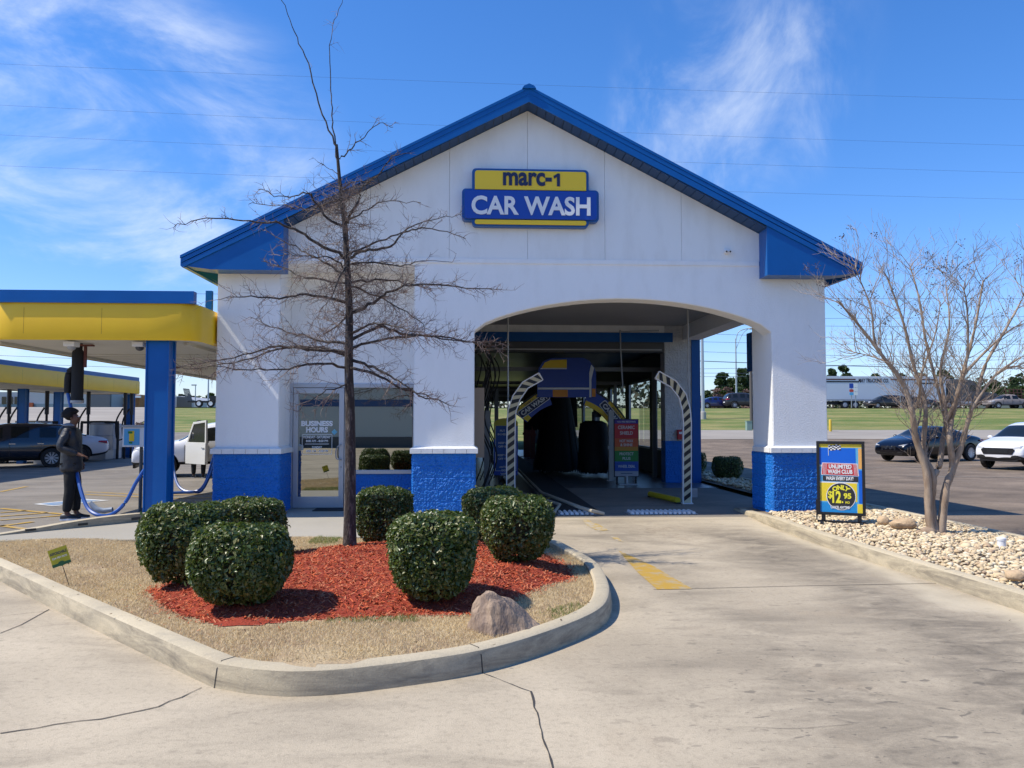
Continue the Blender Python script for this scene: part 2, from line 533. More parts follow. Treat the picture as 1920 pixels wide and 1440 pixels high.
class MB:
    def __init__(s):
        s.v = []
        s.f = []

    def add(s, vs, fs):
        o = len(s.v)
        s.v += [tuple(v) for v in vs]
        s.f += [tuple(i + o for i in f) for f in fs]
        return s

    def box(s, x0, x1, y0, y1, z0, z1, m=None):
        if x0 > x1: x0, x1 = x1, x0
        if y0 > y1: y0, y1 = y1, y0
        if z0 > z1: z0, z1 = z1, z0
        v = [Vector((x, y, z)) for z in (z0, z1) for y in (y0, y1) for x in (x0, x1)]
        if m is not None:
            v = [m @ a for a in v]
        return s.add(v, [(0, 2, 3, 1), (4, 5, 7, 6), (0, 1, 5, 4), (2, 6, 7, 3), (0, 4, 6, 2), (1, 3, 7, 5)])

    def bar(s, a, b, w, h, up=(0, 0, 1)):
        """a rectangular bar from a to b, w wide and h high"""
        a, b = Vector(a), Vector(b)
        d = (b - a).normalized()
        u = Vector(up)
        if abs(d.dot(u)) > 0.98:
            u = Vector((0, 1, 0))
        r = d.cross(u).normalized()
        u = r.cross(d)
        v = []
        for p in (a, b):
            for i, j in ((-1, -1), (1, -1), (1, 1), (-1, 1)):
                v.append(p + r * i * w / 2 + u * j * h / 2)
        return s.add(v, [(0, 3, 2, 1), (4, 5, 6, 7), (0, 1, 5, 4), (1, 2, 6, 5), (2, 3, 7, 6), (3, 0, 4, 7)])

    def prism(s, poly, y0, y1, m=None):
        """polygon in (x, z) extruded from y0 to y1"""
        n = len(poly)
        v = [Vector((x, y, z)) for y in (y0, y1) for x, z in poly]
        if m is not None:
            v = [m @ a for a in v]
        fs = [tuple(range(n)), tuple(range(2 * n - 1, n - 1, -1))]
        fs += [(i, i + n, (i + 1) % n + n, (i + 1) % n) for i in range(n)]
        return s.add(v, fs)

    def slab(s, poly, z0, z1):
        """polygon in (x, y) extruded from z0 to z1"""
        n = len(poly)
        v = [Vector((x, y, z)) for z in (z0, z1) for x, y in poly]
        fs = [tuple(range(n - 1, -1, -1)), tuple(range(n, 2 * n))]
        fs += [(i, (i + 1) % n, (i + 1) % n + n, i + n) for i in range(n)]
        return s.add(v, fs)

    def sheet(s, pts):
        return s.add(pts, [tuple(range(len(pts)))])

    def tube(s, pts, r, n=6, cap=True):
        pts = [Vector(p) for p in pts]
        m = len(pts)
        if not hasattr(r, '__len__'):
            r = [r] * m
        o = len(s.v)
        ref = Vector((0.31, 0.22, 0.92))
        for i, p in enumerate(pts):
            d = (pts[min(i + 1, m - 1)] - pts[max(i - 1, 0)])
            if d.length < 1e-9:
                d = Vector((0, 0, 1))
            d.normalize()
            rf = ref if abs(d.dot(ref)) < 0.97 else Vector((1, 0, 0))
            a = d.cross(rf).normalized()
            b = d.cross(a)
            for k in range(n):
                t = 2 * pi * k / n
                s.v.append(tuple(p + (a * cos(t) + b * sin(t)) * r[i]))
        for i in range(m - 1):
            for k in range(n):
                s.f.append((o + i * n + k, o + i * n + (k + 1) % n, o + (i + 1) * n + (k + 1) % n, o + (i + 1) * n + k))
        if cap:
            s.f.append(tuple(o + k for k in range(n - 1, -1, -1)))
            s.f.append(tuple(o + (m - 1) * n + k for k in range(n)))
        return s

    def cyl(s, a, b, r, n=16, r2=None):
        return s.tube([a, b], [r, r if r2 is None else r2], n)

    def ball(s, c, r, n=10, sz=(1, 1, 1), m=None):
        c = Vector(c)
        v = []
        rings = n // 2 + 1
        for i in range(1, rings):
            t = pi * i / rings
            for k in range(n):
                p = 2 * pi * k / n
                v.append(Vector((r * sz[0] * sin(t) * cos(p), r * sz[1] * sin(t) * sin(p), r * sz[2] * cos(t))))
        v.append(Vector((0, 0, r * sz[2])))
        v.append(Vector((0, 0, -r * sz[2])))
        if m is not None:
            v = [m @ q for q in v]
        v = [q + c for q in v]
        L = rings - 1
        fs = []
        for i in range(L - 1):
            for k in range(n):
                fs.append((i * n + k, (i + 1) * n + k, (i + 1) * n + (k + 1) % n, i * n + (k + 1) % n))
        for k in range(n):
            fs.append((L * n, k, (k + 1) % n))
            fs.append((L * n + 1, (L - 1) * n + (k + 1) % n, (L - 1) * n + k))
        return s.add(v, fs)

    def lathe(s, prof, n=20, m=None, cap=True):
        """profile of (radius, z) turned about z"""
        v = []
        for r_, z_ in prof:
            for k in range(n):
                t = 2 * pi * k / n
                v.append(Vector((r_ * cos(t), r_ * sin(t), z_)))
        if m is not None:
            v = [m @ q for q in v]
        fs = []
        for i in range(len(prof) - 1):
            for k in range(n):
                fs.append((i * n + k, i * n + (k + 1) % n, (i + 1) * n + (k + 1) % n, (i + 1) * n + k))
        if cap:
            fs.append(tuple(range(n - 1, -1, -1)))
            fs.append(tuple((len(prof) - 1) * n + k for k in range(n)))
        return s.add(v, fs)

    def grid(s, fn, nu, nv):
        o = len(s.v)
        for j in range(nv + 1):
            for i in range(nu + 1):
                s.v.append(tuple(fn(i / nu, j / nv)))
        for j in range(nv):
            for i in range(nu):
                a = o + j * (nu + 1) + i
                s.f.append((a, a + 1, a + nu + 2, a + nu + 1))
        return s

    def mesh(s, name):
        me = bpy.data.meshes.new(name)
        me.from_pydata(s.v, [], s.f)
        me.update()
        return me

    def build(s, name, mat, parent=None, world=True, smooth=False, bevel=0.0):
        me = s.mesh(name)
        if bevel:
            bm = bmesh.new()
            bm.from_mesh(me)
            bmesh.ops.recalc_face_normals(bm, faces=bm.faces)
            es = [e for e in bm.edges if len(e.link_faces) == 2 and e.calc_face_angle(0) > 0.6]
            bmesh.ops.bevel(bm, geom=es, offset=bevel, segments=2, profile=0.6, affect='EDGES', clamp_overlap=True)
            bm.to_mesh(me)
            bm.free()
        return link(name, me, mat, parent, world, smooth)


def rounded(x0, x1, z0, z1, r, n=5):
    pts = []
    for cx, cz, a0 in ((x1 - r, z1 - r, 0), (x0 + r, z1 - r, pi / 2), (x0 + r, z0 + r, pi), (x1 - r, z0 + r, 1.5 * pi)):
        for k in range(n + 1):
            t = a0 + pi / 2 * k / n
            pts.append((cx + r * cos(t), cz + r * sin(t)))
    return pts


def text_mesh(body, x0, x1, z0, z1, y=0.0, ext=0.004, bold=0.02, spacing=1.0, shear=0.0, keep=False, arcr=None):
    """lettering filling the box x0..x1, z0..z1 in the plane y, read from the -y side"""
    cu = bpy.data.curves.new('t', 'FONT')
    cu.body = body
    cu.size = 1
    cu.extrude = 0.02
    cu.offset = bold
    cu.space_character = spacing
    cu.shear = shear
    cu.resolution_u = 4
    ob = bpy.data.objects.new('t', cu)
    COL.objects.link(ob)
    dg = bpy.context.evaluated_depsgraph_get()
    me = bpy.data.meshes.new_from_object(ob.evaluated_get(dg))
    bpy.data.objects.remove(ob)
    n = len(me.vertices)
    a = np.empty(n * 3)
    me.vertices.foreach_get('co', a)
    a = a.reshape(-1, 3)
    lo, hi = a.min(0), a.max(0)
    u = (a[:, 0] - lo[0]) / (hi[0] - lo[0])
    w = (a[:, 1] - lo[1]) / (hi[1] - lo[1])
    dz = (a[:, 2] - lo[2]) / max(1e-6, hi[2] - lo[2])
    vs = []
    for uu, ww, dd in zip(u, w, dz):
        if arcr:
            cxx, czz, r0, r1, a0, a1 = arcr
            t = a0 + (a1 - a0) * uu
            rr = r0 + (r1 - r0) * ww
            vs.append((cxx + rr * sin(t), y - ext * dd, czz + rr * cos(t)))
        else:
            vs.append((x0 + (x1 - x0) * uu, y - ext * dd, z0 + (z1 - z0) * ww))
    mb = MB()
    mb.v = vs
    mb.f = [tuple(p.vertices) for p in me.polygons]
    bpy.data.meshes.remove(me)
    return mb


def merge(*mbs):
    r = MB()
    for b in mbs:
        r.add(b.v, b.f)
    return r


def xform(mb, m):
    mb.v = [tuple(m @ Vector(v)) for v in mb.v]
    return mb


def copy_tree(o, parent=None):
    c = o.copy()
    COL.objects.link(c)
    if parent is not None:
        c.parent = parent
    for ch in [x for x in COL.objects if x.parent == o]:
        copy_tree(ch, c)
    return c


def inpoly(x, y, poly):
    c = False
    n = len(poly)
    for i in range(n):
        x1, y1 = poly[i][:2]
        x2, y2 = poly[(i + 1) % n][:2]
        if (y1 > y) != (y2 > y) and x < (x2 - x1) * (y - y1) / (y2 - y1) + x1:
            c = not c
    return c


def edge_dist(x, y, poly):
    d = 1e9
    n = len(poly)
    for i in range(n):
        ax, ay = poly[i][:2]
        bx, by = poly[(i + 1) % n][:2]
        L = (bx - ax) ** 2 + (by - ay) ** 2
        t = 0 if L == 0 else max(0, min(1, ((x - ax) * (bx - ax) + (y - ay) * (by - ay)) / L))
        d = min(d, math.hypot(x - ax - t * (bx - ax), y - ay - t * (by - ay)))
    return d


def inpoly_v(X, Y, poly):
    c = np.zeros(len(X), bool)
    n = len(poly)
    for i in range(n):
        x1, y1 = poly[i][:2]
        x2, y2 = poly[(i + 1) % n][:2]
        if y1 == y2:
            continue
        c ^= ((y1 > Y) != (y2 > Y)) & (X < (x2 - x1) * (Y - y1) / (y2 - y1) + x1)
    return c


def edge_v(X, Y, poly):
    d = np.full(len(X), 1e9)
    n = len(poly)
    for i in range(n):
        ax, ay = poly[i][:2]
        bx, by = poly[(i + 1) % n][:2]
        L = max(1e-12, (bx - ax) ** 2 + (by - ay) ** 2)
        t = np.clip(((X - ax) * (bx - ax) + (Y - ay) * (by - ay)) / L, 0, 1)
        d = np.minimum(d, np.hypot(X - ax - t * (bx - ax), Y - ay - t * (by - ay)))
    return d


def smoothstep(a, b, x):
    t = max(0, min(1, (x - a) / (b - a)))
    return t * t * (3 - 2 * t)


def catmull(pts, k=6):
    pts = [Vector(p) for p in pts]
    out = []
    for i in range(len(pts) - 1):
        p0 = pts[max(i - 1, 0)]
        p1, p2 = pts[i], pts[i + 1]
        p3 = pts[min(i + 2, len(pts) - 1)]
        for j in range(k):
            t = j / k
            out.append(0.5 * ((2 * p1) + (p2 - p0) * t + (2 * p0 - 5 * p1 + 4 * p2 - p3) * t * t + (3 * p1 - p0 - 3 * p2 + p3) * t ** 3))
    out.append(pts[-1])
    return out

# ================================================================== GROUND
BX0, BX1, CX = -4.38, 6.44, 1.03
YF = 14.0
TE = 52.0                                  # far end of the wash tunnel


def terr(x, y):
    z = 0.95 * smoothstep(45, 62, y) + 2.3 * smoothstep(62, 90, y)
    return z


ys = [-60, -20, 0, 5, 10, 14, 20, 30, 40, 45] + [45 + i * 2.5 for i in range(1, 21)] + [105, 120, 160, 250, 500, 1200]
xs = [-900, -300, -150, -90, -60, -40, -25, -12, 0, 6, 12, 20, 30, 45, 60, 90, 150, 300, 900]
V, F = [], []
for y in ys:
    for x in xs:
        V.append((x, y, terr(x, y) - 0.06))
for j in range(len(ys) - 1):
    for i in range(len(xs) - 1):
        a = j * len(xs) + i
        F.append((a, a + 1, a + len(xs) + 1, a + len(xs)))
tag(link('ground', npmesh('ground', V, F), grass_bank, smooth=True), kind='structure')


def lotz(y):
    return 0.1 - 0.14 * smoothstep(16, 24, y)


def strip_sheet(name, x0, x1, y0, y1, dz, mat, n=24, lowest=None, x0b=None, x1b=None):
    V, F = [], []
    for j in range(n + 1):
        y = y0 + (y1 - y0) * j / n
        t = j / n
        a = x0 + ((x0b if x0b is not None else x0) - x0) * t
        b = x1 + ((x1b if x1b is not None else x1) - x1) * t
        for i in range(9):
            x = a + (b - a) * i / 8
            z = terr(x, y) + dz
            if lowest is not None:
                z = max(z, lowest if lowest > .105 else lotz(y))
            V.append((x, y, z))
    for j in range(n):
        for i in range(8):
            k = j * 9 + i
            F.append((k, k + 1, k + 10, k + 9))
    return tag(link(name, npmesh(name, V, F), mat, smooth=True), kind='structure')


dw = tag(MB().sheet([(-45, -25, 0), (12, -25, 0), (12, 5.4, 0), (5.05, 5.4, 0), (5.05, 14.05, 0), (1.0, 14.05, 0), (1.0, 11.2, 0), (-45, 11.2, 0)]).build('driveway', conc), kind='structure')
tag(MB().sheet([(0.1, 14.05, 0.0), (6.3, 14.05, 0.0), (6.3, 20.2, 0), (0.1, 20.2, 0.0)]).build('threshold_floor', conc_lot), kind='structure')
tag(MB().sheet([(0.1, 20.2, 0.0), (6.4, 20.2, 0.0), (6.2, TE + 1.5, 0), (-0.8, TE + 1.5, 0), (-0.8, 22, 0), (0.1, 22, 0)]).build('tunnel_floor', conc_floor), kind='structure')
strip_sheet('parking_lot', 7.75, 75, 5.0, 58, -0.01, asphalt)
strip_sheet('service_road', 6.4, 140, 53.5, 64, 0.008, asphalt2)
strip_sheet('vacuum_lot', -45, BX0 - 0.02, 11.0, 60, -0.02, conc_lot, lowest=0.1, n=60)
strip_sheet('far_lot', -140, -24, 45, 89, 0.0, asphalt2, x1b=-32)
strip_sheet('road', -220, 260, 90.5, 106, 0.02, roadm)

darkline = M('joint_dark', (0.05, 0.045, 0.04), 0.95)


def crack(pts, w, name='crack', jit=0.0, seed=1, z=0.004, parent=dw):
    rnd = random.Random(seed)
    P3 = []
    for i in range(len(pts) - 1):
        a, b = Vector(pts[i]), Vector(pts[i + 1])
        n = max(1, int((b - a).length / 0.08)) if jit else 1
        for k in range(n):
            q = a.lerp(b, k / n)
            P3.append(q + Vector((rnd.uniform(-jit, jit), rnd.uniform(-jit, jit), 0)))
    P3.append(Vector(pts[-1]))
    V, F = [], []
    for i, q in enumerate(P3):
        d = (P3[min(i + 1, len(P3) - 1)] - P3[max(0, i - 1)])
        nrm = Vector((-d.y, d.x, 0)).normalized()
        ww = w * (rnd.uniform(0.4, 1.2) if jit else 1) / 2
        V += [(q.x + nrm.x * ww, q.y + nrm.y * ww, z), (q.x - nrm.x * ww, q.y - nrm.y * ww, z)]
    for i in range(len(P3) - 1):
        F.append((2 * i + 1, 2 * i + 3, 2 * i + 2, 2 * i))
    return link(name, npmesh(name, V, F), darkline, parent)


crack([G(380, 1290), G(300, 1325), G(190, 1348), G(100, 1360), G(0, 1376)], 0.010, jit=0.012, seed=3)
crack([G(92, 1143), G(40, 1172), G(0, 1188)], 0.009, 'joint')
crack([G(90, 1146), G(0, 1156)], 0.006, 'crack', 0.004, 4)
crack([G(905, 1262), G(995, 1297)], 0.006, 'crack', 0.006, 7)
crack([G(995, 1297), G(1012, 1360), G(1036, 1440), G(1060, 1560)], 0.013, 'joint', 0.006, 5)
crack([G(1225, 1106), G(1500, 1099), G(1760, 1094)], 0.010, 'joint')
crack([G(1380, 1364), G(1500, 1367), G(1600, 1358)], 0.003, 'crack', 0.008, 9)

# painted yellow guide line in the lane
mk = MB()
pl = [G(1160, 1033, 0), G(1183, 1043, 0), G(1225, 1062, 0), G(1298, 1105, 0), G(1232, 1106, 0), G(1196, 1074, 0), G(1176, 1052, 0)]
mk.sheet([(p.x, p.y, 0.005) for p in pl])
o = mk.build('guide_line', paintY, dw)
mk = MB()
for q in ([(1092, 974), (1104, 975), (1112, 981), (1122, 983), (1142, 995), (1122, 996), (1108, 990), (1101, 986)], [(1144, 1006), (1158, 1008), (1170, 1017), (1156, 1014)]):
    mk.sheet([(p.x, p.y, 0.005) for p in [G(*a) for a in q]])
mk.build('worn_line', M('road_yellow_worn', (0.42, 0.28, 0.07), 0.85, col2=(0.42, 0.36, 0.27), vscale=9, vlo=0.42, vhi=0.55), dw)

# ---- kerbs
def kerb(name, path, w=0.17, h=0.16, inner=1, label=None, joints=(), z0=-0.03, hs_=None):
    """profile swept along the outer foot; inner=+1: the kerb body lies left of the walking direction"""
    n = len(path)
    prof = [(0.0, z0), (0.0, 0.0), (0.018, h - 0.045), (0.03, h - 0.015), (0.055, h), (w - 0.02, h), (w, h - 0.015), (w, z0)]
    V, F = [], []
    for i, p in enumerate(path):
        a = path[max(i - 1, 0)]
        b = path[min(i + 1, n - 1)]
        d = Vector((b[0] - a[0], b[1] - a[1])).normalized()
        nr = Vector((-d.y, d.x)) * inner
        k = 1 if hs_ is None else hs_[i]
        for (t, z) in prof:
            V.append((p[0] + nr.x * t, p[1] + nr.y * t, z * k if z > 0 else z))
    m = len(prof)
    for i in range(n - 1):
        for j in range(m - 1):
            q = (i * m + j, (i + 1) * m + j, (i + 1) * m + j + 1, i * m + j + 1)
            F.append(q if inner < 0 else q[::-1])
    me = bpy.data.meshes.new(name)
    me.from_pydata(V, [], F + [tuple(range(m)), tuple(range((n - 1) * m, n * m))])
    me.update()
    return tag(link(name, me, kerbm, smooth=35), label, 'kerb')


outer = [G(*q) for q in [(540, 1305), (700, 1295), (905, 1262), (1050, 1215), (1130, 1175), (1148, 1140), (1140, 1105)]]
pathA = [(-6.9, 10.85), (-4.98, 8.82), (-3.1, 6.8), (-1.78, 5.42), (-1.6, 5.25), (-1.38, 5.13)] + [(p.x, p.y) for p in outer[:1]]
curve = catmull([(-1.38, 5.13, 0), (-1.05, 5.06, 0)] + [(p.x, p.y, 0) for p in outer[1:]] + [(1.43, 8.9, 0), (1.28, 9.9, 0), (1.16, 10.6, 0), (1.14, 11.14, 0)], 6)
path = [(-6.9, 10.85), (-6.0, 9.9), (-4.98, 8.82), (-3.9, 7.65), (-3.1, 6.8), (-2.4, 6.06), (-1.85, 5.48), (-1.62, 5.25)] + [(p.x, p.y) for p in curve]
ki = kerb('kerb', path, inner=1, label='pale concrete kerb curving round the planted island by the wash entrance')
# joints cut into the island kerb
for q in (G(905, 1262), G(395, 1288)):
    i = min(range(1, len(path) - 1), key=lambda k: (path[k][0] - q.x) ** 2 + (path[k][1] - q.y) ** 2)
    d = Vector((path[i + 1][0] - path[i - 1][0], path[i + 1][1] - path[i - 1][1])).normalized()
    nr = Vector((-d.y, d.x))
    a = Vector(path[i])
    jb = MB()
    for (t0, za, t1, zb) in ((-0.002, 0.0, 0.016, 0.117), (0.016, 0.117, 0.053, 0.162), (0.053, 0.162, 0.165, 0.162)):
        p0, p1 = a + nr * t0, a + nr * t1
        jb.sheet([(p0.x - d.x * .004, p0.y - d.y * .004, za), (p0.x + d.x * .004, p0.y + d.y * .004, za), (p1.x + d.x * .004, p1.y + d.y * .004, zb), (p1.x - d.x * .004, p1.y - d.y * .004, zb)])
    jb.build('joint', darkline, ki)
rk = catmull([(4.9, -2, 0), (4.93, 3, 0), (4.93, 6.8, 0), (4.88, 8.5, 0), (4.82, 10.3, 0), (4.82, 11.6, 0), (4.88, 12.9, 0), (4.95, 13.6, 0), (5.02, 14.3, 0), (5.1, 15.2, 0)], 5)
hsr = [1.0 if p.y < 12.6 else max(0.05, 1 - (p.y - 12.6) / 3.2) for p in rk]
kr = kerb('kerb', [(p.x, p.y) for p in rk], inner=-1, label='stained concrete kerb along the river-stone bed right of the lane', hs_=hsr)
jb = MB()
for (x0, z0, x1, z1) in ((4.898, 0, 4.916, 0.117), (4.916, 0.117, 4.955, 0.1625), (4.955, 0.1625, 5.06, 0.1625)):
    jb.sheet([(x0, 8.1, z0), (x0, 8.112, z0), (x1, 8.112, z1), (x1, 8.1, z1)])
jb.build('joint', darkline, kr)
kb = kerb('kerb', [(7.74, -2), (7.74, 6), (7.74, 12), (7.76, 18), (7.76, 30), (7.76, 52)], w=0.14, h=0.12, inner=1,
          label='low concrete kerb between the stone bed and the asphalt parking lot')

# ---- sidewalk in front of the office, and the tapered lip of the vacuum lot
tag(MB().slab([(-7.2, 11.0), (-1.0, 11.14), (1.12, 11.14), (0.95, 13.2), (0.93, 14.02), (-0.9, 14.02), (-0.9, 14.95), (-3.4, 14.95), (-3.4, 14.1), (-4.45, 14.1), (-4.95, 13.4), (-6.75, 11.35)], -0.05, 0.106).build('sidewalk', conc_walk), kind='structure')
n = 14
V, F = [], []
a, b = Vector((-6.85, 11.2, 0)), Vector((-4.95, 13.35, 0))
for i in range(n + 1):
    t = i / n
    p = a.lerp(b, t)
    hh = 0.108 + 0.125 * smoothstep(0, 0.75, t)
    nn = Vector((-0.75, 0.66, 0)) * 0.16
    V += [(p.x, p.y, 0.05), (p.x, p.y, hh), (p.x + nn.x, p.y + nn.y, hh), (p.x + nn.x, p.y + nn.y, 0.05)]
for i in range(n):
    for j in range(3):
        F.append((i * 4 + j, i * 4 + j + 1, (i + 1) * 4 + j + 1, (i + 1) * 4 + j))
me = bpy.data.meshes.new('kerb')
me.from_pydata(V, [], F + [(0, 1, 2, 3)[::-1], (n * 4, n * 4 + 1, n * 4 + 2, n * 4 + 3)])
kl = tag(link('kerb', me, kerbm), 'tapering concrete lip with drain slots at the edge of the vacuum lot', 'kerb')
dh = MB()
for t in (0.30, 0.55, 0.83):
    p = a.lerp(b, t)
    m = Matrix.Translation(p) @ Matrix.Rotation(math.atan2(b.y - a.y, b.x - a.x), 4, 'Z')
    dh.box(-0.07, 0.07, -0.006, 0.02, 0.125 + 0.02 * t, 0.15 + 0.035 * t, m)
dh.build('drain_slot', black, kl)

# ---- vacuum lot paint
vl = [x for x in COL.objects if x.name == 'vacuum_lot'][0]
pm = MB()


def lotG(px, py, dz):
    z = 0.1
    for _ in range(6):
        z = lotz(G(px, py, z).y)
    return G(px, py, z + dz)


def pline(a, b, w=0.11, z=None):
    a, b = (lotG(*a, 0.009), lotG(*b, 0.009)) if z is None else (G(*a, z), G(*b, z))
    d = (b - a)
    d.z = 0
    nn = Vector((-d.y, d.x, 0)).normalized() * w / 2
    pm.sheet([a - nn, b - nn, b + nn, a + nn])


for q in ([(0, 953), (155, 967)], [(0, 985), (66, 994)], [(0, 986), (62, 978)], [(0, 975), (120, 966)], [(0, 968), (90, 961)], [(0, 961), (50, 957)], [(160, 922), (268, 927)], [(160, 927), (268, 932)],
          [(0, 922), (50, 912)], [(320, 928), (400, 926)], [(320, 934), (400, 933)], [(322, 903), (400, 900)], [(60, 990), (0, 1002)]):
    pline(*q)
pm.build('bay_line', paintY, vl)
pb = MB()
pb.sheet([lotG(q[0], q[1], 0.008) for q in [(62, 945), (100, 949), (205, 938), (158, 935)]])
pb.build('bay_border', paintW, vl)
pb = MB()
pb.sheet([lotG(q[0], q[1], 0.012) for q in [(76, 944.6), (101, 947), (188, 938.3), (158, 936.6)]])
pb.build('bay_symbol', paintB, vl)

# parking bay lines on the asphalt
pk = [x for x in COL.objects if x.name == 'parking_lot'][0]
pm = MB()
for q in ([(1640, 848), (1585, 847)], [(1600, 877), (1920, 873)], [(1700, 893), (1920, 895)], [(1560, 900), (1640, 907)], [(1790, 818), (1920, 812)]):
    pline(*q, w=0.1, z=0.0)
pm.build('bay_line', M('faded_line', (0.30, 0.28, 0.25), 0.9, col2=(0.15, 0.14, 0.12), vscale=3, vlo=0.4, vhi=0.6), pk)

# ================================================================== BUILDING
B = thing('car_wash_building', 'white stucco car wash building with blue gable roof and arched drive-through entrance', 'building', (CX, YF, 0))


def bput(mb, name, mat, **k):
    return mb.build(name, mat, B, **k)


SL = 0.518                                     # roof slope
ridge_soffit = 7.27
BELT = 4.57


def soff(x):
    return ridge_soffit - SL * abs(x - CX)


# facade: one polygon with the arch and the office recess cut out of it
AR, A0, A1 = 3.30, 0.09, 5.44
rise = 0.59
half = (A1 - A0) / 2
Rr = (half * half + rise * rise) / (2 * rise)
arc = []
for i in range(29):
    x = A0 + (A1 - A0) * i / 28
    # slightly flattened segmental arch
    u = (x - (A0 + A1) / 2) / half
    z = AR + rise * (0.55 * (1 - u * u) + 0.45 * math.sqrt(max(0, 1 - u * u)))
    arc.append((x, z))
ZB = 1.20
pts = [(BX0, ZB), (-3.30, ZB), (-3.30, 4.46), (-0.97, 4.46), (-0.97, ZB), (A0, ZB)] + arc + [(A1, ZB), (BX1, ZB), (BX1, BELT), (BX0, BELT)]
fm = MB().prism(pts, YF, YF + 0.45)
bm = bmesh.new()
bm.from_mesh(fm.mesh('x'))
bmesh.ops.recalc_face_normals(bm, faces=bm.faces)
es = [e for e in bm.edges if len(e.link_faces) == 2 and abs(e.calc_face_angle(0)) > 0.9 and abs(e.verts[0].co.y - YF) < 1e-4]
bmesh.ops.bevel(bm, geom=es, offset=0.012, segments=2, affect='EDGES', clamp_overlap=True)
me = bpy.data.meshes.new('facade_wall')
bm.to_mesh(me)
bm.free()
link('facade_wall', me, white, B)
w_ = MB()
w_.box(BX0, -3.303, YF + 0.45, YF + 1.0, ZB, BELT)
w_.box(-0.967, A0 - 0.003, YF + 0.45, YF + 1.0, ZB, BELT)
w_.box(A1 + 0.003, BX1 - 0.002, YF + 0.45, YF + 1.0, ZB, BELT)
w_.box(BX0 + 0.002, BX0 + 0.25, YF + 1.0, TE, ZB, BELT)               # left side wall
w_.box(-3.4, -0.9, YF + 0.451, YF + 0.98, 4.461, BELT - 0.001)
bput(w_, 'side_wall', white)
# recess wall with the door and window opening (a storefront frame fills it)
w_ = MB()
w_.box(-3.30, -0.97, 14.87, 15.1, 2.40, 4.46)
w_.box(-3.303, -2.22, 14.90, 15.1, 2.34, 2.40)
bput(w_, 'recess_wall', white)
# belt ledge
bput(MB().box(-3.28, 5.22, YF - 0.022, YF, 4.50, 4.585), 'belt_course', white, bevel=0.006)


# split-face block bases
def rough_block(mb, x0, x1, z0, z1, face, axis, out=-1, amp=0.026, seed=0, wide=0.41, course=0.208):
    rn = np.random.RandomState(seed)
    nx, nz = max(2, int((x1 - x0) / 0.015)), max(2, int((z1 - z0) / 0.015))
    big = rn.rand(nz // 3 + 3, nx // 3 + 3)
    med = rn.rand(nz // 2 + 3, nx // 2 + 3)
    fine = rn.rand(nz + 2, nx + 2)

    def fn(u, v):
        x = x0 + (x1 - x0) * u
        z = z0 + (z1 - z0) * v
        row = int((z - z0) / course + 1e-6)
        bx = (x - x0 + (wide / 2 if row % 2 else 0)) / wide
        ex = min(bx - math.floor(bx), math.ceil(bx + 1e-9) - bx) * wide
        rz = (z - z0) / course
        ez = min(rz - math.floor(rz), math.ceil(rz + 1e-9) - rz) * course
        e = min(ex, ez)
        k = 0.35 + 0.65 * smoothstep(0.002, 0.012, e)
        i, j = u * nx, v * nz
        h = 0.25 * big[int(j / 3), int(i / 3)] + 0.35 * med[int(j / 2), int(i / 2)] + 0.4 * fine[int(j), int(i)]
        edge = min(1, min(u, 1 - u) * nx, min(v, 1 - v) * nz)
        d = out * amp * k * h * edge
        if axis == 'y':
            return (x, face + d, z)
        return (face + d, x, z)
    mb.grid(fn, nx, nz)


bs = MB()
ZG, ZT = 0.09, 1.14
for k, (x0, x1) in enumerate(((BX0 - 0.02, -3.28), (-0.99, 0.10), (5.42, BX1 + 0.02))):
    g = MB()
    rough_block(g, x0, x1, ZG, ZT, YF - 0.012, 'y', -1, seed=k)
    rough_block(g, YF - 0.012, YF + 1.02, ZG, ZT, x0, 'x', -1, seed=k + 5)
    rough_block(g, YF - 0.012, YF + 1.02, ZG, ZT, x1, 'x', 1, seed=k + 9)
    g.box(x0 + 0.001, x1 - 0.001, YF - 0.01, YF + 1.02, ZG - 0.1, ZT)
    bput(g, 'block_base', bluebl)
g = MB()
rough_block(g, -2.27, -0.985, ZG, 0.725, 14.88, 'y', -1, 0.012, seed=22)
bput(g, 'block_base', bluebl)


# caps of separate white blocks round each pier
def cap(x0, x1, y0, y1, z0=1.14, z1=1.225, seed=0):
    mb = MB()
    o = 0.065
    L = []
    n = max(1, round((x1 - x0 + 2 * o) / 0.205))
    for i in range(n):
        a = x0 - o + (x1 - x0 + 2 * o) * i / n
        b = x0 - o + (x1 - x0 + 2 * o) * (i + 1) / n
        L.append((a + 0.003, b - 0.003, y0 - o, y0 + 0.01))
    m = max(1, round((y1 - y0) / 0.2))
    for i in range(m):
        a = y0 + 0.013 + (y1 - y0 - 0.013) * i / m
        b = y0 + 0.013 + (y1 - y0 - 0.013) * (i + 1) / m
        L.append((x0 - o, x0 + 0.01, a + 0.003, b - 0.003))
        L.append((x1 - 0.01, x1 + o, a + 0.003, b - 0.003))
    for (a, b, c, d) in L:
        mb.box(a, b, c, d, z0, z1)
    # sloped mortar bed above the blocks, leaning back to the wall
    V = []
    i_ = 0.004
    lo = [(x0 - o + i_, y0 - o + i_), (x1 + o - i_, y0 - o + i_), (x1 + o - i_, y1), (x0 - o + i_, y1)]
    hi = [(x0, y0), (x1, y0), (x1, y1), (x0, y1)]
    V = [(p[0], p[1], z1 - 0.004) for p in lo] + [(p[0], p[1], z1 + 0.035) for p in hi]
    mb.add(V, [(0, 1, 5, 4), (1, 2, 6, 5), (3, 0, 4, 7), (2, 3, 7, 6)])
    return mb


for (x0, x1) in ((BX0, -3.30), (-0.97, A0), (A1, BX1)):
    bput(cap(x0, x1, YF, YF + 0.88), 'pier_cap', capw)
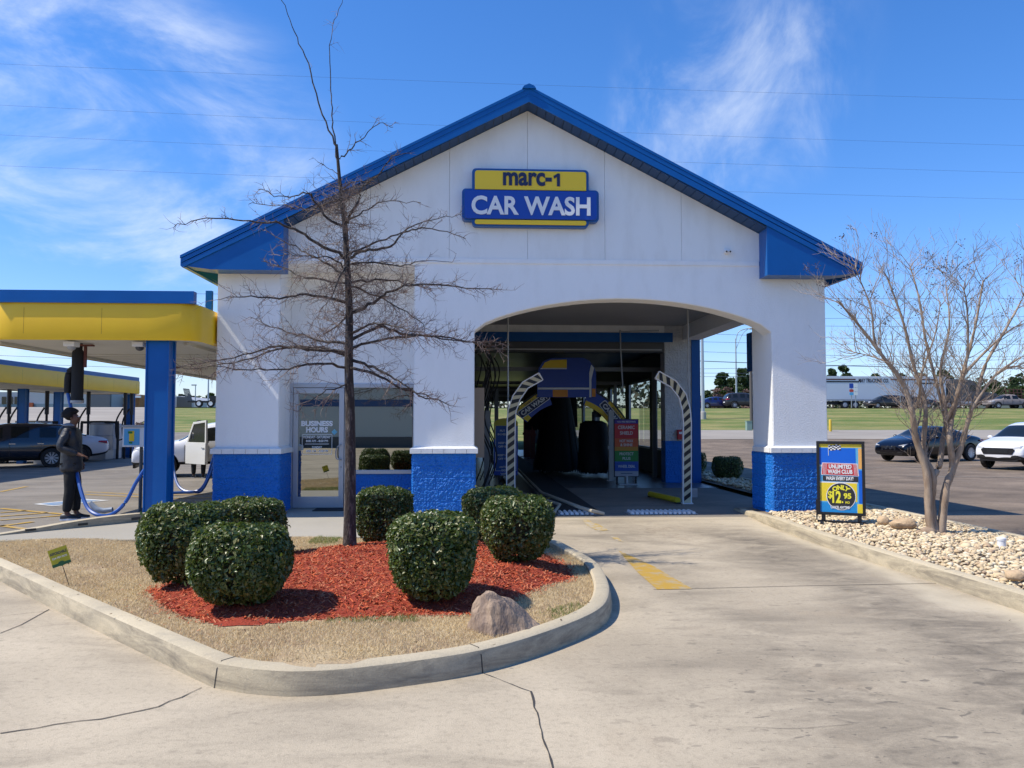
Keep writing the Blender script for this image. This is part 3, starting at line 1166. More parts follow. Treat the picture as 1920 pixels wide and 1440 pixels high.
# white footing line below the middle pier
bput(MB().box(-1.0, 0.12, 13.97, 14.4, 0.10, 0.125), 'footing', capw)

# gable cladding: panels with open joints
gp = MB()
joints = [CX + k * 1.39 for k in (-3, -2, -1, 0, 1, 2, 3)]
xsj = [-3.18] + [j for j in joints if -3.1 < j < 5.1] + [5.24]
for a, b in zip(xsj[:-1], xsj[1:]):
    a2, b2 = a + 0.0022, b - 0.0022
    poly = [(a2, BELT + 0.016), (b2, BELT + 0.016), (b2, soff(b2) - 0.002)]
    if a2 < CX < b2:
        poly.append((CX, soff(CX) - 0.002))
    poly.append((a2, soff(a2) - 0.002))
    gp.prism(poly, YF - 0.012, YF + 0.03)
bput(gp, 'gable_panel', white_panel, bevel=0.002)
bput(MB().prism([(-3.3, BELT + 0.001), (5.3, BELT + 0.001), (5.3, soff(5.3)), (CX, soff(CX)), (-3.3, soff(-3.3))], YF + 0.031, YF + 0.2), 'gable_backing', white_panel)

# roof: two slabs, rake fascia, soffit, returns
YO = YF - 0.42
EX = 5.91                                       # half width to the eave tip
top_r, top_e = 7.55, 4.50
rb = MB()
for s in (-1, 1):
    f = lambda u: CX + s * u
    poly = [(f(0), top_r), (f(EX), top_e), (f(EX), top_e - 0.05), (f(0), top_r - 0.05)]
    if s < 0:
        poly = poly[::-1]
    rb.prism(poly, YO - 0.010, TE + 0.4)
roof = bput(rb, 'roof', blue, smooth=False)
fb = MB()
for s in (-1, 1):
    f = lambda u: CX + s * u
    # upper trim and lower fascia board
    poly = [(f(0), top_r - 0.052), (f(EX - 0.02), top_e - 0.052), (f(EX - 0.02), top_e - 0.12), (f(0), top_r - 0.135)]
    fb.prism(poly if s > 0 else poly[::-1], YO - 0.004, YO + 0.02)
    poly = [(f(0), top_r - 0.137), (f(EX - 0.05), top_e - 0.122), (f(EX - 0.05), top_e - 0.20), (f(0), ridge_soffit - 0.0)]
    fb.prism(poly if s > 0 else poly[::-1], YO, YO + 0.02)
    # eave fascia (gutter) running back
    fb.prism([(f(EX - 0.10), top_e - 0.06), (f(EX), top_e - 0.055), (f(EX), top_e - 0.17), (f(EX - 0.03), top_e - 0.20), (f(EX - 0.10), top_e - 0.20)], YO + 0.021, TE + 0.38)
link('fascia', merge(fb).mesh('fascia'), blue, roof)
cb = MB()
cb.prism([(CX - 0.12, top_r - 0.055), (CX - 0.09, top_r - 0.01), (CX, top_r + 0.03), (CX + 0.09, top_r - 0.01), (CX + 0.12, top_r - 0.055)], YO - 0.04, TE)
link('ridge_cap', cb.mesh('ridge_cap'), blue, roof)
# soffit boards on the rake, narrow boards with gaps
sb = MB()
for s in (-1, 1):
    u = 0.0
    lim = 4.22
    while u < lim:
        u2 = min(u + 0.155, lim)
        a, b = CX + s * u, CX + s * (u2 - 0.010)
        za, zb = soff(a) + 0.006, soff(b) + 0.006
        V = [(a, YO + 0.021, za), (b, YO + 0.021, zb), (b, YF - 0.013, zb), (a, YF - 0.013, za), (a, YO + 0.021, za + 0.015), (b, YO + 0.021, zb + 0.015), (b, YF - 0.013, zb + 0.015), (a, YF - 0.013, za + 0.015)]
        sb.add(V, [(0, 3, 2, 1), (4, 5, 6, 7), (0, 1, 5, 4), (1, 2, 6, 5), (2, 3, 7, 6), (3, 0, 4, 7)])
        u = u2
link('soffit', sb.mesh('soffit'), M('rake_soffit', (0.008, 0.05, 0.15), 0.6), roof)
link('soffit_backing', MB().prism([(CX - 4.24, soff(CX - 4.24) + 0.03), (CX, 7.30), (CX + 4.24, soff(CX + 4.24) + 0.03), (CX + 4.24, soff(CX + 4.24) + 0.04), (CX, 7.31), (CX - 4.24, soff(CX - 4.24) + 0.04)], YO + 0.03, YF).mesh('soffit_backing'), greyd, roof)
# boxed eave returns
zr = 4.27
for s in (-1, 1):
    f = lambda u: CX + s * u
    poly = [(f(4.20), zr), (f(EX - 0.50), zr), (f(EX - 0.06), zr + 0.055), (f(EX - 0.06), top_e - 0.16), (f(4.20), soff(f(4.20)) + 0.05)]
    rbm = MB().prism(poly if s > 0 else poly[::-1], YO + 0.022, YF - 0.004)
    link('eave_return', rbm.mesh('eave_return'), blue, roof)
    es_ = MB()
    xo, xi = f(EX - 0.10), f(5.41)
    V = [(xi, YF - 0.003, zr), (xo, YF - 0.003, zr + 0.04), (xo, TE, zr + 0.04), (xi, TE, zr)]
    es_.add(V + [(a, b, c + 0.02) for a, b, c in V], [(0, 1, 2, 3) if s < 0 else (3, 2, 1, 0), (4, 5, 6, 7), (0, 4, 5, 1)])
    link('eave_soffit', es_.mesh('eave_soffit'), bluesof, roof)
# downspout at the left eave
ds = P(395, 515, 16.0)
bput(MB().box(ds.x - 0.06, ds.x + 0.06, 15.9, 16.0, 3.45, 4.28), 'downspout', blue)

# ---- portico: ceiling, side beam, tunnel front wall
YB = 21.8
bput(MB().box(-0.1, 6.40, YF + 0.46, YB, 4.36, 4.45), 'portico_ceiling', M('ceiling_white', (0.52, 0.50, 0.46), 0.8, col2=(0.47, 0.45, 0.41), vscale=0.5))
bm_ = MB().box(5.95, 6.43, YF + 1.0, YB + 0.4, 3.97, BELT)
bput(bm_, 'portico_beam', white)
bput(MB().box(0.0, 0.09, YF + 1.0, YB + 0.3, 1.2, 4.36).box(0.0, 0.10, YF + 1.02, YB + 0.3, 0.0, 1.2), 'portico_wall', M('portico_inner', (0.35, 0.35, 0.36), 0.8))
head = MB().box(-0.1, 5.65, YB, YB + 0.2, 4.16, 4.36)
bput(head, 'header_panel', white_panel)
bput(MB().box(-0.1, 5.65, YB - 0.05, YB + 0.25, 3.90, 4.158), 'header_beam', blue)
bput(MB().box(-0.1, 5.42, YB + 0.01, YB + 0.5, 3.62, 3.898), 'shutter_box', greyd)
bput(MB().cyl((0.1, YB + 0.05, 3.69), (5.35, YB + 0.05, 3.69), 0.045, 10), 'shutter_bar', galv)
blockw = M('white_block', (0.62, 0.62, 0.61), 0.85, col2=(0.52, 0.52, 0.52), vscale=5, bump=1.0, bscale=22, dist=0.02)
g = MB()
rough_block(g, 5.42, 6.18, 1.16, 4.36, YB, 'y', -1, 0.022, seed=31)
g.box(5.43, 6.17, YB + 0.003, YB + 0.5, 1.16, 4.36)
bput(g, 'tunnel_pier', blockw)
g = MB()
rough_block(g, 5.42, 6.18, 0.0, 1.158, YB, 'y', -1, 0.022, seed=32)
g.box(5.43, 6.17, YB + 0.003, YB + 0.5, 0.0, 1.158)
bput(g, 'tunnel_pier', bluebl)
bput(MB().box(6.18, 6.42, YB - 0.03, YB + 0.5, 0.0, 4.0), 'corner_post', blue)

# tunnel walls, ceiling
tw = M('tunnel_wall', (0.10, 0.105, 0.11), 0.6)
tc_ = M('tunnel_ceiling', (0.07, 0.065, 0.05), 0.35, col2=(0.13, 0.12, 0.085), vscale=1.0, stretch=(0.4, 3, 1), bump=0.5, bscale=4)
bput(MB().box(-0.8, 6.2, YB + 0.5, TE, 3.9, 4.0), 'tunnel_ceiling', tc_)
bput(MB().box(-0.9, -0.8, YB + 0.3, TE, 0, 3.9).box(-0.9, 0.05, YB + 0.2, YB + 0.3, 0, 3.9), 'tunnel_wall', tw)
bays = [(24.0, 25.6), (26.2, 29.8), (30.3, 33.8), (34.3, 37.8), (38.3, 41.8), (42.3, 45.8), (46.3, 50.8)]
wl = MB()
wl.box(6.0, 6.12, YB + 0.5, TE, 0, 0.78)
wl.box(6.0, 6.12, YB + 0.5, TE, 3.14, 3.9)
py = YB + 0.5
for a, b in bays + [(TE, TE)]:
    if a > py:
        wl.box(6.001, 6.119, py, a, 0.78, 3.14)
    py = b
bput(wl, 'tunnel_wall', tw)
bput(MB().box(6.25, 6.26, YB + 0.5, TE, 0, 3.97), 'outer_cladding', blue) if False else None
for a, b in bays:
    fr = MB()
    fr.box(6.03, 6.09, a, a + 0.07, 0.78, 3.14).box(6.03, 6.09, b - 0.07, b, 0.78, 3.14).box(6.03, 6.09, a, b, 0.78, 0.85).box(6.03, 6.09, a, b, 3.07, 3.14)
    fo = bput(fr, 'tunnel_window', alu)
    link('pane', MB().sheet([(6.06, a + 0.07, 0.85), (6.06, b - 0.07, 0.85), (6.06, b - 0.07, 3.07), (6.06, a + 0.07, 3.07)]).mesh('pane'), window_glass, fo)
# far end wall of the tunnel, leaving the exit open
bput(MB().box(3.6, 6.2, TE - 0.2, TE, 0, 3.9).box(-0.8, 3.6, TE - 0.2, TE, 3.0, 3.9).box(-0.8, 0.6, TE - 0.2, TE, 0, 3.0), 'tunnel_end_wall', tw)

# ---- office storefront: door, side panel, window
YD = 14.87
fr = MB()
fr.box(-3.318, -3.245, YD - 0.02, YD + 0.08, 0.106, 2.40)
fr.box(-3.245, -1.0, YD - 0.02, YD + 0.08, 2.325, 2.40)
fr.box(-2.30, -2.22, YD - 0.02, YD + 0.08, 0.106, 2.325)
fr.box(-2.22, -1.045, YD - 0.025, YD + 0.08, 0.73, 0.80)
fr.box(-1.045, -0.975, YD - 0.02, YD + 0.08, 0.73, 2.325)
bput(fr, 'storefront_frame', alu, bevel=0.004)
wg = MB().sheet([(-2.22, YD + 0.03, 0.80), (-1.045, YD + 0.03, 0.80), (-1.045, YD + 0.03, 2.325), (-2.22, YD + 0.03, 2.325)])
bput(wg, 'window', mirror_glass)
dr = MB()
dx0, dx1, dz0, dz1 = -3.235, -2.31, 0.115, 2.315
dr.box(dx0, dx0 + 0.09, YD - 0.03, YD + 0.02, dz0, dz1).box(dx1 - 0.09, dx1, YD - 0.03, YD + 0.02, dz0, dz1)
dr.box(dx0 + 0.09, dx1 - 0.09, YD - 0.03, YD + 0.02, dz0, dz0 + 0.20).box(dx0 + 0.09, dx1 - 0.09, YD - 0.03, YD + 0.02, dz1 - 0.10, dz1)
door = bput(dr, 'door', alu, bevel=0.004)
dg = link('glass', MB().sheet([(dx0 + 0.09, YD, dz0 + 0.2), (dx1 - 0.09, YD, dz0 + 0.2), (dx1 - 0.09, YD, dz1 - 0.1), (dx0 + 0.09, YD, dz1 - 0.1)]).mesh('g'), mirror_glass, door)
link('handle', MB().tube(catmull([(dx1 - 0.05, YD - 0.04, 1.0), (dx1 - 0.05, YD - 0.09, 1.0), (dx1 - 0.12, YD - 0.11, 1.03), (dx1 - 0.12, YD - 0.11, 1.2), (dx1 - 0.05, YD - 0.09, 1.27), (dx1 - 0.05, YD - 0.04, 1.27)], 4), 0.012, 8).mesh('h'), galv, door, smooth=True)
link('lock', MB().cyl((dx1 - 0.045, YD - 0.04, 0.86), (dx1 - 0.045, YD - 0.02, 0.86), 0.018, 12).mesh('l'), galv, door)
lt = M('door_lettering', (0.82, 0.84, 0.85), 0.6)
yl = YD - 0.004
x_, z_ = -3.135, 1.0


def dxz(px, py):
    p = P(px, py, YD)
    return p.x, p.z


def dtext(s, px0, px1, py0, py1, b=0.02):
    a = dxz(px0, py1)
    c = dxz(px1, py0)
    return text_mesh(s, a[0], c[0], a[1], c[1], yl, 0.003, b)


T = [dtext('BUSINESS', 565, 624, 789, 799, 0.05), dtext('HOURS', 574, 615, 800.5, 811, 0.05),
     dtext('MONDAY - SATURDAY', 569, 620, 817, 822, 0.02), dtext('8:00 AM - 8:00 PM', 574, 615, 824.5, 829, 0.02),
     dtext('SUNDAY', 585, 604, 836.5, 841, 0.02), dtext('8:00 AM - 6:00 PM', 574, 615, 843, 848, 0.02)]
rb_ = MB()
a = dxz(566, 852)
c = dxz(623, 814)
ro = rounded(a[0], c[0], a[1], c[1], 0.02, 4)
ri = rounded(a[0] + 0.008, c[0] - 0.008, a[1] + 0.008, c[1] - 0.008, 0.014, 4)
n = len(ro)
rb_.add([(x, yl, z) for x, z in ro] + [(x, yl, z) for x, z in ri], [(i, (i + 1) % n, (i + 1) % n + n, i + n) for i in range(n)])
m1 = dxz(572, 833)
m2 = dxz(617, 832)
rb_.box(m1[0], m2[0], yl - 0.001, yl, m1[1], m2[1])
link('lettering', merge(*T, rb_).mesh('t'), lt, door)
q = dxz(627, 810)
link('sticker', MB().add([(q[0] - 0.055, yl, q[1]), (q[0], yl, q[1] - 0.055), (q[0] + 0.055, yl, q[1]), (q[0], yl, q[1] + 0.055)], [(0, 1, 2, 3)]).mesh('s'), M('sticker_blue', (0.15, 0.45, 0.6), 0.5), door)
# office interior so that the glass has a room behind it
ofc = MB().box(-4.1, -0.1, 17.5, 17.6, 0.1, 4.3)
bput(ofc, 'office_wall', M('office_inner', (0.06, 0.06, 0.055), 0.9))
bput(MB().sheet([(-4.1, 15.1, 0.1), (-0.1, 15.1, 0.1), (-0.1, 17.5, 0.1), (-4.1, 17.5, 0.1)]), 'office_floor', greyd)
bput(MB().box(-4.1, -0.1, 15.11, 17.5, 2.9, 3.0), 'office_ceiling', greyd)
tag(MB().box(-2.78, -1.95, 14.35, 14.85, 0.107, 0.118).build('door_mat', blackm, bevel=0.004), 'black rubber mat lying on the sidewalk before the office door', 'mat')

# ---- building across the lane, seen mirrored in the office glass
ob_ = thing('opposite_building', 'long pale building with a blue band standing across the lane behind the viewer', 'building', (-8, -22, 0))
MB().box(-40, 25, -24, -22, 0.7, 6.5).build('wall', M('opp_wall', (0.42, 0.47, 0.45), 0.8), ob_)
MB().box(-40, 25, -22.1, -21.98, 2.65, 3.1).build('band', M('opp_band', (0.03, 0.08, 0.2), 0.6), ob_)
MB().box(-40, 25, -24, -21.97, 0, 0.7).build('base', greyd, ob_)

# ================================================================== PLANTED ISLAND
isl = [(p[0], p[1]) for p in path] + [(1.10, 11.2), (-6.9, 11.2)]
mulch_px = [(268, 1108), (298, 1138), (360, 1160), (430, 1176), (520, 1168), (650, 1158), (780, 1152), (880, 1150), (950, 1132), (1000, 1108), (1035, 1090), (1078, 1078), (1072, 1055), (1046, 1036), (1000, 1020), (930, 1008),
            (770, 1015), (660, 1018), (560, 1030), (470, 1040), (340, 1078)]
mulch_poly = [(p.x, p.y) for p in [G(a, b, 0.17) for a, b in mulch_px]]
mulch_poly = [(p.x, p.y) for p in catmull([(x, y, 0) for x, y in mulch_poly] + [(mulch_poly[0][0], mulch_poly[0][1], 0)], 3)][:-1]
BUSH = [  # centre x, y, radius x, height
    (P(349, 1000, 7.55).x, 7.55, 0.385, 0.70, 0.34), (P(452, 1000, 6.66).x, 6.66, 0.385, 0.615, 0.34), (P(469, 1000, 9.1).x, 9.1, 0.38, 0.68, 0.34), (P(722, 1000, 10.1).x, 10.1, 0.355, 0.72, 0.33),
    (P(814, 1000, 6.80).x, 6.80, 0.37, 0.69, 0.34), (P(926, 1000, 10.05).x, 10.05, 0.385, 0.66, 0.34), (P(969, 1000, 8.45).x, 8.45, 0.37, 0.66, 0.34)]




def island_z(x, y):
    e = edge_dist(x, y, isl)
    z = 0.145 - 0.05 * smoothstep(9.0, 11.0, y) - 0.035 * smoothstep(0.2, 1.0, x) * smoothstep(6.2, 7.2, y)
    z += 0.02 * sin(x * 2.1 + 0.4) * cos(y * 1.7)
    if inpoly(x, y, mulch_poly):
        m = edge_dist(x, y, mulch_poly)
        z += 0.10 * smoothstep(0, 0.6, m)
    return z


gx0, gx1, gy0, gy1, gs = -6.9, 1.5, 5.0, 11.25, 0.06
nx, ny = int((gx1 - gx0) / gs), int((gy1 - gy0) / gs)
ZI = {}
V, F, idx = [], [], {}
for j in range(ny + 1):
    for i in range(nx + 1):
        x, y = gx0 + i * gs, gy0 + j * gs
        ZI[i, j] = island_z(x, y)


def iz(x, y):
    u, v = (x - gx0) / gs, (y - gy0) / gs
    i, j = int(u), int(v)
    i, j = max(0, min(nx - 1, i)), max(0, min(ny - 1, j))
    u, v = u - i, v - j
    return (ZI[i, j] * (1 - u) + ZI[i + 1, j] * u) * (1 - v) + (ZI[i, j + 1] * (1 - u) + ZI[i + 1, j + 1] * u) * v


for j in range(ny):
    for i in range(nx):
        cx, cy = gx0 + (i + .5) * gs, gy0 + (j + .5) * gs
        if inpoly(cx, cy, isl) and edge_dist(cx, cy, isl) > 0.085 or (inpoly(cx, cy, isl) and cy > 11.0):
            q = []
            for a, b in ((i, j), (i + 1, j), (i + 1, j + 1), (i, j + 1)):
                if (a, b) not in idx:
                    idx[a, b] = len(V)
                    V.append((gx0 + a * gs, gy0 + b * gs, ZI[a, b]))
                q.append(idx[a, b])
            F.append(q)
soil = M('island_soil', (0.46, 0.35, 0.20), 0.95, col2=(0.30, 0.20, 0.12), vscale=2.5, bump=0.8, bscale=40)
tag(link('island_ground', npmesh('s', V, F), soil, smooth=True), kind='structure')
mb = MB()
cxm = sum(p[0] for p in mulch_poly) / len(mulch_poly)
V, F, idx = [], [], {}
gs2 = 0.05
for j in range(int(5 / gs2)):
    for i in range(int(5 / gs2)):
        cx, cy = -3.3 + (i + .5) * gs2, 6.2 + (j + .5) * gs2
        if inpoly(cx, cy, mulch_poly) and edge_dist(cx, cy, mulch_poly) > 0.06:
            q = []
            for a, b in ((i, j), (i + 1, j), (i + 1, j + 1), (i, j + 1)):
                if (a, b) not in idx:
                    idx[a, b] = len(V)
                    X, Y = -3.3 + a * gs2, 6.2 + b * gs2
                    V.append((X, Y, iz(X, Y) + 0.006))
                q.append(idx[a, b])
            F.append(q)
mulchm = M('red_mulch', (0.42, 0.080, 0.022), 0.85, island=[(0.16, 0.025, 0.011), (0.46, 0.075, 0.025), (0.60, 0.14, 0.05), (0.38, 0.054, 0.018), (0.62, 0.24, 0.12), (0.25, 0.045, 0.02)], spec=0.3)
tag(link('mulch_bed', npmesh('m', V, F), M('red_mulch_base', (0.26, 0.032, 0.012), 0.95, col2=(0.36, 0.05, 0.02), vscale=40, bump=1, bscale=70)), kind='structure')


def scatter_chips(name, N, poly, zf, mat, lr, wr, bbox, seed, tilt=0.5, lift=0.008, avoid=None, label=None, cat=None):
    rn = np.random.RandomState(seed)
    P_ = []
    while len(P_) < N:
        xs_ = rn.uniform(bbox[0], bbox[1], N)
        ys_ = rn.uniform(bbox[2], bbox[3], N)
        k = inpoly_v(xs_ + rn.normal(0, .03, N), ys_ + rn.normal(0, .03, N), poly)
        for x, y in zip(xs_[k], ys_[k]):
            P_.append((x, y, zf(x, y)))
        if not P_:
            break
    P_ = np.array(P_[:N])
    N = len(P_)
    th = rn.uniform(0, 2 * pi, N)
    L = rn.uniform(lr[0], lr[1], N) / 2
    Wd = rn.uniform(wr[0], wr[1], N) / 2
    ti = rn.uniform(-tilt, tilt, N)
    tj = rn.uniform(-tilt, tilt, N)
    d = np.stack([np.cos(th) * np.cos(ti), np.sin(th) * np.cos(ti), np.sin(ti)], 1) * L[:, None]
    w = np.stack([-np.sin(th) * np.cos(tj), np.cos(th) * np.cos(tj), np.sin(tj)], 1) * Wd[:, None]
    P_[:, 2] += lift * (0.4 + rn.rand(N)) + np.abs(d[:, 2]) * 0.8
    V = np.stack([P_ - d - w, P_ + d - w * 0.6, P_ + d + w * 0.6, P_ - d + w], 1).reshape(-1, 3)
    F = np.arange(4 * N).reshape(-1, 4)
    return tag(link(name, npmesh(name, V, F), mat), label, cat, None, 'stuff')


scatter_chips('wood_chips', 30000, mulch_poly, iz, mulchm, (0.02, 0.06), (0.005, 0.014), (-3.2, 1.3, 6.3, 10.9), 3, 0.55, 0.006, None,
              'red dyed wood mulch chips spread round the clipped shrubs', 'mulch')


ring_ = [(cxm2 + (x - cxm2) * 1.13, cym2 + (y - cym2) * 1.16) for cxm2, cym2 in [(-0.95, 7.7)] for x, y in mulch_poly]
scatter_chips('wood_chips', 420, ring_, lambda x, y: iz(x, y) + .012, mulchm, (0.015, 0.04), (0.004, 0.009), (-3.6, 1.15, 6.0, 10.9), 31, 0.4, 0.012, None,
              'sparse red wood chips spilled over the dry grass round the mulch bed', 'mulch')
lit = M('dry_leaf', (0.14, 0.09, 0.05), 0.9, island=[(0.10, 0.06, 0.035), (0.22, 0.14, 0.07), (0.07, 0.05, 0.035), (0.3, 0.22, 0.12)])
scatter_chips('leaf_litter', 380, isl, lambda x, y: iz(x, y) + .02, lit, (0.015, 0.035), (0.008, 0.018), (-6.5, 1.2, 5.4, 11.0), 33, 0.6, 0.014, None,
              'small brown dead leaves and twigs caught in the island grass', 'leaf litter')
dpoly = [(1.5, 5), (4.7, 6), (4.7, 13.5), (1.6, 13.5), (1.6, 8)]
scatter_chips('leaf_litter', 70, dpoly, lambda x, y: 0.004, lit, (0.008, 0.03), (0.004, 0.012), (1.4, 4.8, 5, 13.6), 34, 0.3, 0.006, None,
              'few dead leaf scraps blown onto the concrete lane', 'leaf litter')


# grass blades (dormant turf)
def blades(name, N, test, zf, mat, bbox, seed, h=(0.018, 0.045), label=None, lean=0.9):
    rn = np.random.RandomState(seed)
    P_ = []
    while len(P_) < N:
        xy = rn.uniform((bbox[0], bbox[2]), (bbox[1], bbox[3]), (N, 2))
        xy = xy[test(xy[:, 0], xy[:, 1])]
        P_ += [(x, y, zf(x, y)) for x, y in xy]
    P_ = np.array(P_[:N])
    th = rn.uniform(0, 2 * pi, N)
    H = rn.uniform(h[0], h[1], N)
    le = rn.uniform(0.2, lean, N) * H
    w = rn.uniform(0.0012, 0.0026, N)
    dx, dy = np.cos(th), np.sin(th)
    a2 = rn.uniform(0, 2 * pi, N)
    wx, wy = np.cos(a2) * w, np.sin(a2) * w
    z0 = P_[:, 2] - 0.004
    b0 = np.stack([P_[:, 0] - wx, P_[:, 1] - wy, z0], 1)
    b1 = np.stack([P_[:, 0] + wx, P_[:, 1] + wy, z0], 1)
    m1_ = np.stack([P_[:, 0] + wx * .8 + dx * le * .35, P_[:, 1] + wy * .8 + dy * le * .35, z0 + H * .62], 1)
    m0 = np.stack([P_[:, 0] - wx * .8 + dx * le * .35, P_[:, 1] - wy * .8 + dy * le * .35, z0 + H * .62], 1)
    t = np.stack([P_[:, 0] + dx * le * 1.3, P_[:, 1] + dy * le * 1.3, z0 + H * 0.98], 1)
    t2 = t + np.stack([wx, wy, 0 * wx], 1) * 0.4
    V = np.stack([b0, b1, m1_, m0, t2, t], 1).reshape(-1, 3)
    k = np.arange(N)[:, None] * 6
    F = np.concatenate([k + np.array([[0, 1, 2, 3]]), k + np.array([[3, 2, 4, 5]])])
    return tag(link(name, npmesh(name, V, F), mat), label, 'grass', None, 'stuff')


strawm = M('dormant_grass', (0.68, 0.54, 0.31), 0.8, island=[(0.42, 0.32, 0.18), (0.70, 0.56, 0.33), (0.88, 0.75, 0.50), (0.58, 0.46, 0.26), (0.80, 0.66, 0.42)], col2=(0.34, 0.24, 0.13), vscale=1.8, vlo=0.46, vhi=0.68, spec=0.3, trans=(0.7, 0.55, 0.3))
greenm = M('green_grass', (0.12, 0.18, 0.04), 0.8, island=[(0.08, 0.15, 0.02), (0.16, 0.22, 0.05), (0.28, 0.26, 0.10)], spec=0.3, trans=(0.2, 0.3, 0.05))


def turf(x, y):
    ok = inpoly_v(x, y, isl) & ((edge_v(x, y, isl) > 0.15) | (y > 10.9))
    ok &= ~(inpoly_v(x, y, mulch_poly) & (edge_v(x, y, mulch_poly) > 0.03))
    # worn patches
    s = np.sin(x * 3.3 + 1.3 * np.sin(y * 2.1)) * np.sin(y * 2.9 + 1.7 * np.sin(x * 1.9))
    return ok & ~((s > 0.75) & (np.sin(x * 9173.0) * np.sin(y * 7919.0) > 0.0))


blades('turf_grass', 110000, turf, iz, strawm, (-6.9, 1.4, 5.1, 11.1), 5, (0.014, 0.036), 'dormant straw-coloured lawn grass growing inside the kerbed island')


def greent(x, y):
    g = (y > 10.35) & (x > -3.9) & (x < -2.6)
    g |= (y > 10.5) & (x > -2.2) & (x < -1.3) & (np.sin(x * 9) > 0)
    g |= (np.hypot(x - 0.95, (y - 6.4) * .7) < 0.30 + .1 * np.sin(x * 30) * np.sin(y * 27)) & (np.sin(x * 5173.0) > -.2)
    g |= (np.abs(x + 0.75) < .35) & (np.abs(y - 6.35) < .1)
    return turf(x, y) & g


blades('green_grass', 7000, greent, iz, greenm, (-4.2, 1.3, 5.6, 11.1), 9, (0.02, 0.05), 'patches of fresh green blades among the straw-coloured island lawn')


# ---- clipped shrubs
def bush(x, y, z, rx, h, ry, seed, N, label, group, rzt=0.0):
    rn = np.random.RandomState(seed)
    root = thing('shrub', label, 'shrub', (x, y, z), 0, group)
    zc = h * 0.54
    hz = h * 0.50

    def shape(th, ph):
        # superellipsoid, narrower at the foot
        def sp(v, e):
            return math.copysign(abs(v) ** e, v)
        e1, e2 = 0.52, 0.74
        X = sp(cos(ph), e1) * sp(cos(th), e2)
        Y = sp(cos(ph), e1) * sp(sin(th), e2)
        Z = sp(sin(ph), e1)
        k = 1 - 0.22 * smoothstep(0.1, -1.0, Z)
        wob = 1 + 0.035 * sin(3 * th + seed) + 0.025 * sin(7 * th + 2.3 * seed) * cos(4 * ph) + 0.03 * sin(2 * ph * 3 + seed)
        return Vector((X * rx * k * wob, Y * ry * k * wob, zc + Z * hz * (1 + 0.03 * sin(2 * th + seed))))
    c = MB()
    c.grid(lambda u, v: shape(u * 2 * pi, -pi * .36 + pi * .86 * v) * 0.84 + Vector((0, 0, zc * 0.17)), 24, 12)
    c.build('dark_core', M('shrub_inside', (0.012, 0.018, 0.008), 0.95, col2=(0.05, 0.04, 0.02), vscale=30), root, world=False, smooth=True)  # solid near-black core, its colour standing in for the shaded inside
    stm = MB()
    for k in range(9):
        a = rn.uniform(0, 6.28)
        stm.tube([(0.06 * cos(a), 0.06 * sin(a), -0.03), (rx * .35 * cos(a), ry * .35 * sin(a), h * 0.16), (rx * .6 * cos(a), ry * .6 * sin(a), h * .35)], [0.012, 0.009, 0.006], 5)
    stm.build('stem', bark, root, world=False)
    # leaves: a shell of small folded quads plus some inside
    th = rn.uniform(0, 2 * pi, N)
    ph = np.arcsin(rn.uniform(-1, 1, N))
    zq = rn.uniform(-1, 1, N)
    ph = np.where(rn.rand(N) < 0.6, np.sign(zq) * np.arcsin(np.abs(zq) ** (1 / 0.52)), ph)
    P_ = np.array([shape(a, b) for a, b in zip(th, ph)])
    cen = np.array([0, 0, zc])
    nr = P_ - cen
    nr /= np.linalg.norm(nr, axis=1)[:, None]
    dep = 1 - np.abs(rn.normal(0, 0.055, N)) + rn.uniform(0, 0.035, N)
    cl = np.sin(P_[:, 0] * 23 + seed) * np.sin(P_[:, 1] * 21 + 1) * np.sin(P_[:, 2] * 25 + 2)
    dep += 0.02 * cl
    dep += np.where(rn.rand(N) < 0.02, rn.uniform(0.02, 0.10, N), 0)
    P_ = cen + (P_ - cen) * dep[:, None]
    # thin out the foot of the bush so that gaps show
    low = P_[:, 2] < h * 0.20
    patch = np.sin(P_[:, 0] * 9 + seed * 2) * np.sin(P_[:, 2] * 11 + seed) * np.sin(P_[:, 1] * 10 + seed * 3)
    keep = ~(low & (rn.rand(N) < 0.72)) & ~((patch > 0.55) & (rn.rand(N) < 0.5)) & (P_[:, 2] > 0.01)
    P_, nr = P_[keep], nr[keep]
    n = len(P_)
    up = rn.normal(0, 0.75, (n, 3)) + nr * 0.9 + np.array([0, 0, 0.35])
    up /= np.linalg.norm(up, axis=1)[:, None]
    a = np.cross(up, rn.normal(0, 1, (n, 3)))
    a /= np.linalg.norm(a, axis=1)[:, None]
    b = np.cross(up, a)
    L = rn.uniform(0.015, 0.028, n)[:, None]
    w = L * rn.uniform(0.45, 0.62, (n, 1))
    fold = up * L * 0.22
    V = np.stack([P_ - a * L, P_ + b * w + fold, P_ + a * L, P_ - b * w + fold], 1).reshape(-1, 3)
    k = np.arange(n)[:, None] * 4
    F = np.concatenate([k + np.array([[0, 2, 1]]), k + np.array([[0, 3, 2]])])
    link('foliage', npmesh('foliage', V, F), leafm, root, world=False)
    return root


